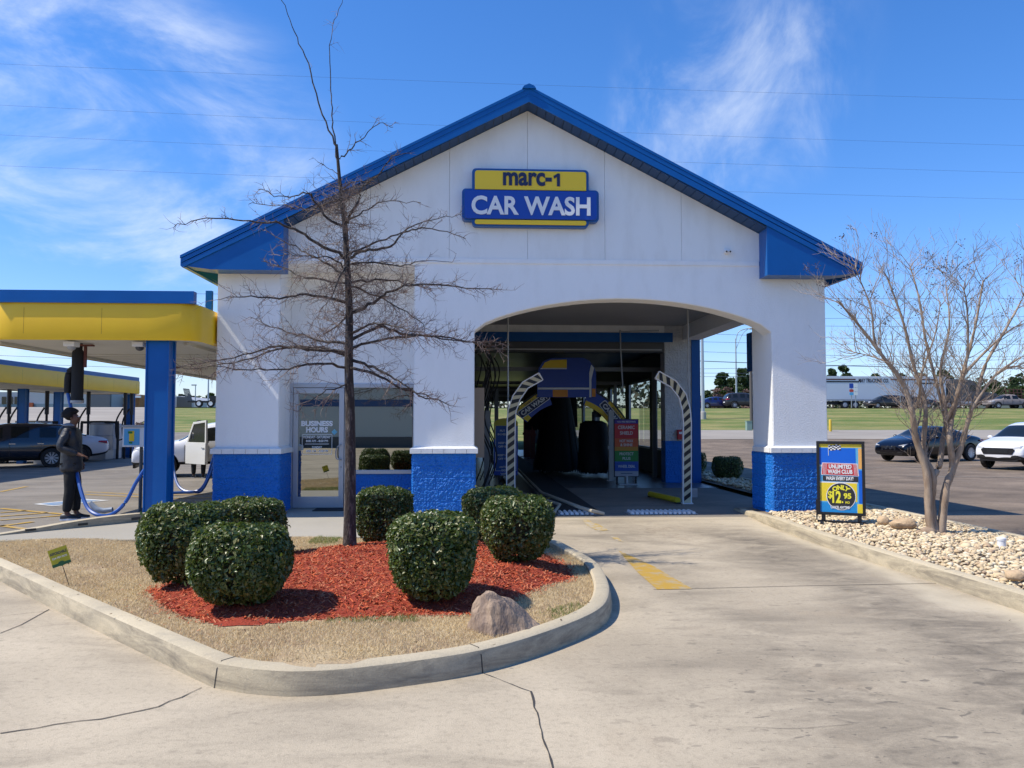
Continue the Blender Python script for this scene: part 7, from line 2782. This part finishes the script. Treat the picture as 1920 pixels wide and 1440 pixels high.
# stake truck load at far right and utility trailer at far left
xx = P(1906, 750, 97).x
sk = thing('stake_trailer', 'rusty brown stake-sided trailer on the far road at the right frame edge', 'trailer', (xx, 97, zg))
rust = M('rust', (0.10, 0.045, 0.028), 0.9)
m_ = MB().box(xx - 2.2, xx + 4, 96, 98, zg + .7, zg + .95)
m_.build('bed', rust, sk)
m_ = MB()
for k in range(12):
    m_.box(xx - 2.1 + k * .5, xx - 2.02 + k * .5, 95.95, 96.05, zg + .95, zg + 2.5)
for k in range(4):
    m_.box(xx - 2.2, xx + 4, 95.93, 95.97, zg + 1.2 + k * .38, zg + 1.3 + k * .38)
m_.build('stake_side', rust, sk)
for x in (xx - 1.2, xx + 1.5):
    m = Matrix.Translation((x, 96, zg + .4)) @ Matrix.Rotation(pi / 2, 4, 'X')
    MB().lathe([(.2, .12), (.38, .12), (.4, -.12), (.2, -.12)], 16, m).build('wheel', tyre_m, sk)
xx = P(380, 760, 92).x
zl_ = terr(xx, 92) + .02
ut = thing('utility_trailer', 'low flatbed utility trailer with a raised ramp gate on the far road at left', 'trailer', (xx, 92, zl_))
MB().box(xx - 1.4, xx + 3.2, 91.2, 93, zl_ + .55, zl_ + .75).box(xx + 1.0, xx + 3.2, 91.3, 92.9, zl_ + .75, zl_ + 1.3).build('bed', black, ut)
m_ = MB()
for k in range(7):
    m_.bar((xx - 1.5, 91.2 + k * .3, zl_ + .7), (xx - 1.9, 91.2 + k * .3, zl_ + 2.1), .06, .06)
m_.bar((xx - 1.9, 91.2, zl_ + 2.1), (xx - 1.9, 93, zl_ + 2.1), .07, .07)
m_.build('ramp_gate', greyd, ut)
for x in (xx - .1, xx + 1.2):
    m = Matrix.Translation((x, 91.1, zl_ + .42)) @ Matrix.Rotation(pi / 2, 4, 'X')
    w = MB().lathe([(.22, .12), (.40, .12), (.42, -.12), (.22, -.12)], 18, m).build('wheel', tyre_m, ut)
    MB().lathe([(.02, .13), (.22, .14), (.24, .11)], 14, m).build('rim', whitep, w)

# ================================================================== PEOPLE
skinm = M('skin', (0.13, 0.058, 0.034), 0.55)
jack = M('jacket', (0.010, 0.011, 0.015), 0.5, col2=(0.022, 0.024, 0.03), vscale=7, bump=0.6, bscale=9, dist=0.04)
trou = M('trousers', (0.012, 0.012, 0.012), 0.9, bump=0.5, bscale=10, dist=0.03)


def skin_obj(name, pts, edges, mat, parent, sub=2):
    me = bpy.data.meshes.new(name)
    me.from_pydata([p[:3] for p in pts], edges, [])
    o = bpy.data.objects.new('tmp', me)
    COL.objects.link(o)
    sk_ = o.modifiers.new('k', 'SKIN')
    sk_.use_smooth_shade = True
    if not me.skin_vertices:
        pass
    for i, p in enumerate(pts):
        r = p[3]
        me.skin_vertices[0].data[i].radius = (r, r) if not hasattr(r, '__len__') else r
        me.skin_vertices[0].data[i].use_root = (i == 0)
    ss = o.modifiers.new('s', 'SUBSURF')
    ss.levels = sub
    dg_ = bpy.context.evaluated_depsgraph_get()
    res = bpy.data.meshes.new_from_object(o.evaluated_get(dg_))
    bpy.data.objects.remove(o)
    res.materials.clear()
    return link(name, res, mat, parent, world=False, smooth=80)


def person(label, loc, rz, H=1.77, arm_r=((-.03, -.25, 1.15), (.20, -.24, 1.02)), arm_l=((-.03, .25, 1.14), (.14, .2, .95)), legs=((.0, -.10), (.02, .10)), bend=0.0, hairc=(0.02, 0.012, 0.01), headturn=0.0, hood=True, vis='all'):
    k = H / 1.77
    t = thing('person', label, 'person', loc, rz)
    hx = bend
    P_ = [(0, 0, .97, .11), (.01 + hx * .3, 0, 1.15, .105), (.0 + hx * .7, 0, 1.34, .11), (-.01 + hx, 0, 1.47, .075), (.01 + hx * 1.1, 0, 1.545, .052), (.035 + hx * 1.15, 0, 1.60, .068), (.02 + hx * 1.2, 0, 1.675, .088), (.01 + hx * 1.2, 0, 1.735, .060), (.105 + hx * 1.2, 0, 1.635, .016)]
    E = [(0, 1), (1, 2), (2, 3), (3, 4), (4, 5), (5, 6), (6, 7), (6, 8)]
    for s, (lx, ly), arm in ((-1, legs[0], arm_r), (1, legs[1], arm_l)):
        b = len(P_)
        P_ += [(0.0, s * .09, .90, .10), (lx * .5 + .03, ly, .50, .065), (lx, ly, .10, .042), (lx + .09, ly, .04, .038), (lx + .16, ly, .035, .028)]
        E += [(0, b), (b, b + 1), (b + 1, b + 2), (b + 2, b + 3), (b + 3, b + 4)]
        b = len(P_)
        (ex, ey, ez), (wx, wy, wz_) = arm
        sh_ = (-.01 + hx, s * .175, 1.43, .062)
        P_ += [sh_, (ex + hx, ey, ez, .045), (wx + hx, wy, wz_, .028)]
        d = (Vector((wx, wy, wz_)) - Vector((ex, ey, ez))).normalized()
        w = Vector((wx + hx, wy, wz_))
        pc = w + d * .055
        P_ += [(*pc, .032)]
        E += [(2, b), (b, b + 1), (b + 1, b + 2), (b + 2, b + 3)]
        # five fingers, curled
        side = d.cross(Vector((0, 0, 1))).normalized()
        upv = side.cross(d)
        for q in range(5):
            c0 = len(P_)
            if q < 4:
                off = side * (q - 1.5) * .018
                ln = (.034, .040, .037, .028)[q]
                a_ = pc + d * .030 + off
                b_ = a_ + d * ln
                c_ = b_ + (d * .5 - upv * .8).normalized() * ln * .8
            else:
                a_ = pc - d * .012 - side * s * .034
                b_ = a_ + (d * .6 - side * s * .6).normalized() * .026
                c_ = b_ + d * .022
            P_ += [(*a_, .0095), (*b_, .0088), (*c_, .0078)]
            E += [(b + 3, c0), (c0, c0 + 1), (c0 + 1, c0 + 2)]
    P_ = [(p[0] * k, p[1] * k, p[2] * k, p[3] * k) for p in P_]
    skin_obj('body', P_, E, skinm, t)
    # jacket
    J = [(0, 0, .74, (.175, .21)), (0, 0, .84, (.175, .21)), (0 + hx * .1, 0, 1.0, (.165, .20)), (.0 + hx * .4, 0, 1.2, (.16, .185)), (-.01 + hx * .8, 0, 1.38, (.14, .165)), (-.01 + hx, 0, 1.49, .085), (-.0 + hx, 0, 1.525, .080)]
    JE = [(0, 1), (1, 2), (2, 3), (3, 4), (4, 5), (5, 6)]
    for s, arm in ((-1, arm_r), (1, arm_l)):
        b = len(J)
        (ex, ey, ez), (wx, wy, wz_) = arm
        J += [(-.01 + hx, s * .18, 1.42, .085), (ex + hx, ey, ez, .073), ((ex + wx) / 2 + hx, (ey + wy) / 2, (ez + wz_) / 2, .064), (wx + hx - .02, wy, wz_, .046)]
        JE += [(4, b), (b, b + 1), (b + 1, b + 2), (b + 2, b + 3)]
    if hood:
        b = len(J)
        J += [(-.13 + hx, 0, 1.44, .085), (-.19 + hx, 0, 1.36, .05)]
        JE += [(5, b), (b, b + 1)]
    J = [(p[0] * k, p[1] * k, p[2] * k, (p[3][0] * k, p[3][1] * k) if hasattr(p[3], '__len__') else p[3] * k) for p in J]
    skin_obj('jacket', J, JE, jack, t)
    T_ = [(0, 0, .92, .12)]
    TE = []
    for s, (lx, ly) in ((-1, legs[0]), (1, legs[1])):
        b = len(T_)
        T_ += [(0.0, s * .08, .84, .095), (lx * .3 + .02, ly, .68, .095), (lx * .5 + .03, ly, .48, .086), (lx * .8 + .01, ly, .28, .080), (lx, ly, .12, .066)]
        TE += [(0, b), (b, b + 1), (b + 1, b + 2), (b + 2, b + 3), (b + 3, b + 4)]
        sm1 = MB()
        prof = []
        for (x, w, z) in ((-.085, .036, .075), (-.06, .044, .10), (.0, .046, .105), (.07, .048, .08), (.14, .050, .055), (.19, .042, .045), (.215, .02, .035)):
            for a in range(9):
                an = pi * a / 8
                prof.append((lx * k + x, ly * k + w * cos(an), .028 + z * sin(an) * .8))
        fs = [(i * 9 + a, i * 9 + a + 1, (i + 1) * 9 + a + 1, (i + 1) * 9 + a) for i in range(6) for a in range(8)]
        sm1.add(prof, fs + [tuple(range(9)), tuple(54 + a for a in range(9))])
        so_ = sm1.build('shoe', black, t, world=False, smooth=True)
        link('sole', MB().slab([(lx * k + x, ly * k + y) for x, y in ((-.09, -.035), (.05, -.05), (.17, -.045), (.225, 0), (.17, .045), (.05, .05), (-.09, .035))], 0.0, 0.03).mesh('sole'), whitep, so_, world=False)
    skin_obj('trousers', [(p[0] * k, p[1] * k, p[2] * k, p[3] * k) for p in T_], TE, trou, t)
    # hair
    hc = Vector((-.015 + hx * 1.2, 0, 1.675)) * k
    hb2 = bmesh.new()
    bmesh.ops.create_icosphere(hb2, subdivisions=3, radius=.135 * k)
    for v in hb2.verts:
        c_ = v.co
        n_ = 1 + .10 * mnoise.noise(c_ * 40) + .08 * mnoise.noise(c_ * 90)
        n_ *= 1 - .42 * smoothstep(.03, .08, c_.x) * (1 - smoothstep(.02, .07, c_.z))
        if c_.z < -.05:
            n_ *= .72
        v.co = Vector((c_.x * n_ * 1.02 - .012, c_.y * n_ * .92, c_.z * n_ * .95 + .018)) + hc
    me = bpy.data.meshes.new('hair')
    hb2.to_mesh(me)
    hb2.free()
    link('hair', me, M('hair', hairc, 0.9), t, world=False, smooth=True)
    for s in (-1, 1):
        MB().ball(((.093 + hx * 1.2) * k, s * .03 * k, 1.668 * k), .011, 8).build('eye', whitep, t, world=False, smooth=True)
        MB().ball(((.005 + hx * 1.2) * k, s * .083 * k, 1.645 * k), .022, 8, (.7, .4, 1)).build('ear', skinm, t, world=False, smooth=True)
    MB().box((.094 + hx * 1.2) * k, (.104 + hx * 1.2) * k, -.022, .022, 1.596 * k, 1.603 * k).build('mouth', M('lips', (0.12, 0.04, 0.03), 0.6), t, world=False)
    return t


g = G(131, 974, .1)
pz = person('person in a black hooded jacket and black trousers standing with one hand held out', (g.x, g.y + .0, .1), rad(8), 1.78, ((-.10, -.27, 1.17), (.20, -.26, 1.06)), ((.0, .24, 1.14), (.08, .2, .93)), ((-.02, -.10), (.06, .08)), hairc=(0.008, 0.005, 0.004))
# grey inner hood at the collar
MB().ball((-.045, 0, 1.535), .095, 12, (1.1, 1.05, .42)).build('inner_hood', M('hood_grey', (0.25, 0.25, 0.26), 0.9), pz, world=False, smooth=True)
g = G(207, 855, z1_)
person('person in dark clothes bending over beside the tail of the white sedan', (g.x + .05, g.y, z1_), rad(200), 1.66, ((.15, -.22, 1.15), (.38, -.15, 1.0)), ((.15, .22, 1.15), (.38, .15, 1.0)), bend=.12)
g = world_of(pk_) @ Vector((0.62, 1.18, 0))
person('person standing behind the open pickup door with only dark trouser legs showing', (g.x, g.y, z1_), rad(100), 1.72, ((.1, -.22, 1.12), (.3, -.15, 1.1)), ((.1, .22, 1.12), (.3, .15, 1.1)), legs=((-.06, -.15), (.06, .15)))

# ================================================================== BACKGROUND
cn = G(311, 823, .5)
Yc = 55
xc_ = P(311, 820, Yc).x
zc_ = terr(xc_, Yc)
con = thing('traffic_cone', 'orange traffic cone with a white collar standing beyond the white pickup', 'traffic cone', (xc_, Yc, zc_))
om = M('cone_orange', (0.75, 0.10, 0.03), 0.5)
zc_ = max(zc_, .1)
MB().lathe([(.03, .80), (.17, .05)], 16, Matrix.Translation((xc_, Yc, zc_))).box(xc_ - .22, xc_ + .22, Yc - .22, Yc + .22, zc_, zc_ + .05).build('cone', om, con, smooth=30)
MB().lathe([(.075, .60), (.118, .38)], 16, Matrix.Translation((xc_, Yc, zc_ + .0))).build('collar', whitep, con, smooth=30) if False else MB().lathe([(.078, .62), (.13, .36)], 16, Matrix.Translation((xc_, Yc, zc_ + .0))).build('collar', whitep, con, smooth=30)
# bollard
Yb = 60
xb_ = P(1557, 800, Yb).x
zb2 = terr(xb_, Yb)
tag(MB().lathe([(.11, 0), (.11, .85), (.08, .92), (.02, .94)], 14, Matrix.Translation((xb_, Yb, zb2))).build('bollard', M('bollard_yellow', (0.62, 0.42, 0.03), 0.5), smooth=30), 'short yellow steel bollard at the edge of the grass just past the pier', 'bollard')
# lamp posts
poles = M('pole_grey', (0.42, 0.44, 0.45), 0.4, 0.5)


def lamp(px, Y, ztop, r, label, arm=None, base=True):
    x = P(px, 760, Y).x
    z = terr(x, Y)
    t = thing('lamp_post', label, 'lamp post', (x, Y, z))
    MB().tube([(x, Y, z + (.6 if base else 0)), (x, Y, ztop)], [r, r * .6], 10).build('pole', poles, t, smooth=True)
    if base:
        MB().lathe([(.3, -.1), (.3, .6), (.26, .65)], 14, Matrix.Translation((x, Y, z))).build('concrete_base', M('base_conc', (0.4, 0.38, 0.34), 0.9), t, smooth=30)
    if arm:
        m_ = MB()
        m_.tube(catmull([(x, Y, ztop - .4), (x + arm * .25, Y, ztop + 1.0), (x + arm, Y, ztop + 1.5)], 5), .06, 6)
        m_.tube(catmull([(x, Y, ztop - 1.6), (x + arm * .5, Y, ztop + .6), (x + arm, Y, ztop + 1.5)], 5), .04, 6)
        m_.build('arm', poles, t, smooth=True)
        MB().ball((x + arm * 1.15, Y, ztop + 1.45), .4, 10, (1.2, .5, .35)).build('lamp_head', poles, t, smooth=True)
    else:
        MB().box(x - .55, x + .1, Y - .2, Y + .2, ztop - .02, ztop + .16).build('lamp_head', poles, t, bevel=.02)
    return t


lamp(1318, 75, 15.5, .17, 'tall grey lamp post on the grass bank seen through the portico opening')
lamp(1381, 112, 13.6, .14, 'thin street lamp with a curved arm rising behind the distant pines', arm=2.0, base=False)
lamp(366, 120, 7.0, .10, 'small street lamp far away beyond the flatbed trailer at left', base=False)
lamp(390, 105, 8.5, .12, 'bare grey pole beyond the flatbed trailer beside the building corner', base=False)
x = P(1409, 780, 66).x
tag(MB().tube([(x, 66, terr(x, 66) - .3), (x, 66, 9)], [.14, .12], 10).build('utility_pole', M('pole_wood', (0.10, 0.09, 0.08), 0.9), smooth=True), 'dark round pole standing just left of the right pier on the grass', 'pole')
q = P(1404, 800, 63)
gb = thing('utility_cabinet', 'pale green utility cabinet on the grass at the foot of the dark pole', 'cabinet', (q.x, 63, terr(q.x, 63)))
zz = terr(q.x, 63)
MB().box(q.x - .22, q.x + .22, 62.8, 63.2, zz, zz + .72).build('box', M('cabinet_green', (0.22, 0.32, 0.26), 0.6), gb, bevel=.02)
MB().box(q.x - .24, q.x + .24, 62.78, 63.22, zz + .72, zz + .78).build('lid', M('cabinet_green', (0.22, 0.32, 0.26)), gb)
# road signs
for px, zt1, plates, lb in ((1597, 723, [(719, 728, signblue), (730, 735, M('sign_red2', (.5, .05, .04), .5)), (735.5, 741, lightblue)], 'blue and red route marker sign on a thin post before the trailer'),
                            (1605, 720, [(719, 726, whitep), (727, 734, whitep), (735, 741, whitep)], 'stack of white route marker plates on a thin post before the trailer')):
    Y = 88.5
    q = P(px, 765, Y)
    z = terr(q.x, Y)
    t = thing('road_sign', lb, 'road sign', (q.x, Y, z))
    MB().box(q.x - .04, q.x + .04, Y, Y + .06, z, P(px, zt1, Y).z).build('post', galv, t)
    for a, b, m in plates:
        za, zb2 = P(px, b, Y).z, P(px, a, Y).z
        MB().prism(rounded(q.x - .24, q.x + .24, za, zb2, .08), Y - .03, Y - .005).build('plate', m, t)
q = P(1688, 735, 87)
tag(MB().box(q.x - .03, q.x + .03, 87, 87.06, terr(q.x, 87), q.z + 1.8).box(q.x - .5, q.x + .5, 86.95, 86.99, q.z + 1.5, q.z + 1.7).build('sign_post', galv), 'thin steel sign post at the road edge before the middle of the trailer', 'post')

# trees
pinec = M('pine_crown', (0.03, 0.06, 0.015), 0.8, island=[(0.018, 0.038, 0.012), (0.035, 0.065, 0.018), (0.06, 0.095, 0.03), (0.028, 0.05, 0.016)], trans=(.06, .1, .02))
redc = M('bare_crown', (0.16, 0.10, 0.08), 0.9, island=[(0.12, 0.07, 0.06), (0.2, 0.13, 0.10), (0.16, 0.09, 0.09)])
trunkm = M('far_trunk', (0.09, 0.065, 0.05), 0.9)


def make_tree(px, pytop, Y, wpx, label, seed, mat=pinec, cat='tree', name='pine_tree', low=0.35, N=900, group='trees beyond the far road', leaf=.42):
    rn = np.random.RandomState(seed)
    q = P(px, pytop, Y)
    z0 = 3.2
    Ht = q.z - z0
    Wt = wpx * Y / 1490 / 2
    t = thing(name, label, cat, (q.x, Y, z0), 0, group)
    tk = MB()
    tk.tube([(0, 0, -.2), (0.1, 0, Ht * .5), (-.05, 0, Ht * .9)], [.22, .15, .06], 7)
    nb = 16
    cl = []
    for k in range(nb):
        a = rn.uniform(0, 2 * pi)
        u = rn.uniform(0, 1)
        h = Ht * (low + (1 - low) * u * .93)
        rr = Wt * (1 - .75 * u ** 1.6) * rn.uniform(.35, .95)
        c = (rr * cos(a), rr * sin(a), h)
        cl.append((c, Wt * rn.uniform(.36, .6) * (1 - .4 * u)))
        tk.tube([(0, 0, h * .8), (c[0] * .6, c[1] * .6, h * .95), c], [.07, .04, .02], 4)
    cl.append(((0, 0, Ht * .93), Wt * .28))
    tk.build('trunk', trunkm, t, world=False)
    V = []
    for i in range(N):
        c, r = cl[i % len(cl)]
        d = rn.normal(0, 1, 3)
        d /= np.linalg.norm(d)
        p = np.array(c) + d * r * rn.uniform(.3, 1.1) * np.array([1.25, 1.25, .7])
        a = rn.normal(0, 1, 3)
        a /= np.linalg.norm(a)
        b = np.cross(a, rn.normal(0, 1, 3))
        b /= np.linalg.norm(b)
        s = leaf * rn.uniform(.4, 1.0)
        V += [p - a * s, p + b * s * .5, p + a * s, p - b * s * .5]
    link('crown', npmesh('crown', V, np.arange(4 * N).reshape(-1, 4)), mat, t, world=False)
    return t


TR = [(1326, 733, 150, 26, 'low dark pine seen just left of the lamp post through the portico'), (1353, 697, 140, 34, 'tall dark pine in the portico opening, left of its taller neighbour'), (1371, 708, 146, 26, 'dense green pine standing between the two tallest pines in the portico opening'),
      (1393, 691, 138, 36, 'tallest dark pine in the portico opening, cut by the right pier'), (1412, 700, 150, 24, 'dark pine mostly hidden behind the right pier'),
      (1580, 683, 150, 44, 'round dark pine rising above the trailer next to the right pier'), (1560, 690, 155, 26, 'dark pine touching the right pier above the trailer'), (1640, 700, 170, 34, 'small pine crown above the trailer lettering'), (1690, 699, 175, 40, 'pine crown above the trailer behind the bare tree'), (1725, 697, 165, 34, 'dark pine above the front end of the trailer'), (1770, 694, 160, 44, 'broad pine above the semi tractor'),
      (1830, 718, 180, 50, 'pine right of the semi tractor, left one of the right-hand row'), (1868, 716, 185, 46, 'pine above the faded pickup at right'), (1908, 708, 175, 50, 'tall pine at the right frame edge'), (1945, 712, 180, 50, 'pine just outside the right frame edge'),
      (395, 738, 170, 22, 'small dark tree beyond the flatbed trailer at left')]
for i, (px, py, Y, w, lb) in enumerate(TR):
    make_tree(px, py, Y, w, lb, 40 + i, N=2300, leaf=.55)
for i, (px, py, Y, w, lb) in enumerate(((1344, 728, 118, 26, 'reddish leafless shrub behind the blue sedan on the far road'), (1366, 726, 121, 30, 'reddish leafless shrub behind the boxy dark vehicle'), (1400, 730, 122, 26, 'pale brown shrub at the pier edge beyond the far road'))):
    make_tree(px, py, Y, w, lb, 80 + i, redc, 'shrub', 'bare_shrub', 0.12, 700, 'leafless shrubs beyond the far road', .3)
make_tree(262, 745, 60, 26, 'young bare tree on the bank left of the near blue column', 91, redc, 'tree', 'bare_tree', .3, 260, 'trees on the left bank', .09).location.z = 1.3
# far woods
rn = np.random.RandomState(7)
V = []
for i in range(34000):
    x = rn.uniform(-420, 560)
    y = 205 + rn.uniform(0, 30)
    hgt = 7.0 + 2.0 * sin(x * .05) + 1.8 * sin(x * .17 + 1) + 1.4 * sin(x * .41 + 2)
    if x < -20:
        hgt *= .55
    z = 3 + rn.uniform(0, 1) ** .7 * max(1.5, hgt)
    a = rn.normal(0, 1, 3)
    a /= np.linalg.norm(a)
    b = np.cross(a, rn.normal(0, 1, 3))
    b /= np.linalg.norm(b)
    s = rn.uniform(.4, 1.1)
    p = np.array([x, y, z])
    V += [p - a * s, p + b * s * .6, p + a * s, p - b * s * .6]
tag(link('far_woods', npmesh('w', V, np.arange(len(V)).reshape(-1, 4)), M('woods', (0.045, 0.065, 0.03), 0.9, island=[(0.03, 0.05, 0.025), (0.06, 0.075, 0.035), (0.10, 0.08, 0.055), (0.04, 0.06, 0.03)])), 'hazy dark band of mixed woods along the horizon beyond the road', 'woods', None, 'stuff')

# far left warehouse
Yw = 112
x0_, x1_ = P(-60, 740, Yw).x, P(208, 740, Yw).x
zw = terr(0, Yw)
wh = thing('warehouse', 'long low grey warehouse with a blue-grey band at the far left', 'building', ((x0_ + x1_) / 2, Yw, zw))
MB().box(x0_, x1_, Yw, Yw + 25, zw, P(0, 735, Yw).z).build('wall', M('wh_wall', (0.33, 0.36, 0.39), 0.7), wh)
MB().box(x0_, P(165, 750, Yw).x, Yw - .3, Yw - .01, P(0, 768, Yw).z, P(0, 757, Yw).z).build('band', M('wh_band', (0.16, 0.22, 0.27), 0.6), wh)
MB().box(P(165, 750, Yw).x, x1_ + .1, Yw - .5, Yw - .02, zw, P(0, 733, Yw).z).build('wall', M('wh_dark', (0.10, 0.11, 0.13), 0.7), wh)
MB().box(P(48, 750, Yw).x, P(66, 750, Yw).x, Yw - .6, Yw - .31, zw + .3, P(0, 755, Yw).z).build('door', M('wh_red', (0.35, 0.08, 0.03), 0.7), wh)
for i in range(3):
    xw = P(6 + i * 12, 750, Yw).x
    MB().box(xw, xw + .6, Yw - .36, Yw - .31, zw + .8, zw + 1.8).build('window', cglass, wh)
x0_, x1_ = P(209, 740, Yw + 4).x, P(262, 740, Yw + 4).x
br = thing('brick_building', 'orange-brown brick building right of the grey warehouse', 'building', ((x0_ + x1_) / 2, Yw + 4, zw))
MB().box(x0_, x1_, Yw + 4, Yw + 20, zw, P(0, 738, Yw).z).build('wall', M('brick', (0.42, 0.19, 0.06), 0.8, col2=(0.3, 0.12, 0.05), vscale=2), br)
MB().box(x0_ + .4, x1_ - 1.6, Yw + 3.8, Yw + 3.99, zw + .6, P(0, 757, Yw).z).build('awning', M('awning_red', (0.3, 0.05, 0.04), 0.7), br)
MB().box(x1_ - 2.2, x1_ + .2, Yw + 3.6, Yw + 3.99, zw + 1.8, zw + 2.1).build('sign_band', whitep, br)
x0_, x1_ = P(318, 740, Yw + 12).x, P(372, 740, Yw + 12).x
ws = thing('metal_shed', 'pale corrugated metal shed behind the flatbed trailer', 'building', ((x0_ + x1_) / 2, Yw + 12, zw))
MB().prism([(x0_, zw), (x1_, zw), (x1_, P(0, 752, Yw + 12).z), (x0_ + 1.5, P(0, 742, Yw + 12).z), (x0_, P(0, 743, Yw + 12).z)], Yw + 12, Yw + 30).build('wall', M('shed', (0.42, 0.43, 0.45), 0.6), ws)
MB().box(x1_ - 3.2, x1_ - 1.0, Yw + 11.9, Yw + 11.99, zw, zw + 2.2).build('door', greyd, ws)
# low wall and roadside strip at left
tag(MB().box(P(1900, 750, 110).x, P(1990, 750, 110).x, 110, 118, zw, P(0, 748, 110).z).box(P(1898, 750, 109).x, P(1992, 750, 109).x, 109, 119, P(0, 748, 110).z, P(0, 746.5, 110).z).build('low_building', M('lowb', (0.45, 0.41, 0.33), 0.8)), 'pale low building beyond the road at the right frame edge', 'building')

# power lines
wm_ = M('wire', (0.07, 0.09, 0.13), 0.6)


def wires(label, Y, rows, r, name='power_line'):
    t = None
    for i, (p0, p1, sag) in enumerate(rows):
        a, b = P(*p0, Y), P(*p1, Y)
        if t is None:
            t = thing(name, label, 'power line', (a.x, Y, a.z))
        pts = []
        for k in range(25):
            u = k / 24
            q = a.lerp(b, u)
            q.z -= sag * 4 * u * (1 - u)
            pts.append(q)
        MB().tube(pts, r, 4).build('wire', wm_, t)
    return t


wires('set of high thin wires crossing the sky behind the roof peak', 60, [((-40, 195), (1960, 274), 0.25), ((-40, 251), (1960, 325), 0.2), ((-40, 309), (1960, 375), 0.18), ((-40, 118), (1960, 188), 0.2)], .0075)
wires('set of low wires strung above the far road', 108, [((-60, 545), (1980, 560), 0.3), ((1280, 596), (2000, 592), .2), ((1280, 607), (2000, 612), .2), ((1280, 624), (2000, 640), .25), ((1280, 640), (2000, 645), .25), ((1280, 658), (2000, 668), .35), ((1280, 692), (2000, 668), .3), ((-60, 664), (1400, 700), .5), ((-60, 678), (1400, 706), .6)], .024)
wires('heavy cable strung low across the view above the trailer', 102, [((1200, 672), (2000, 692), 0.3)], .05, 'power_cable')
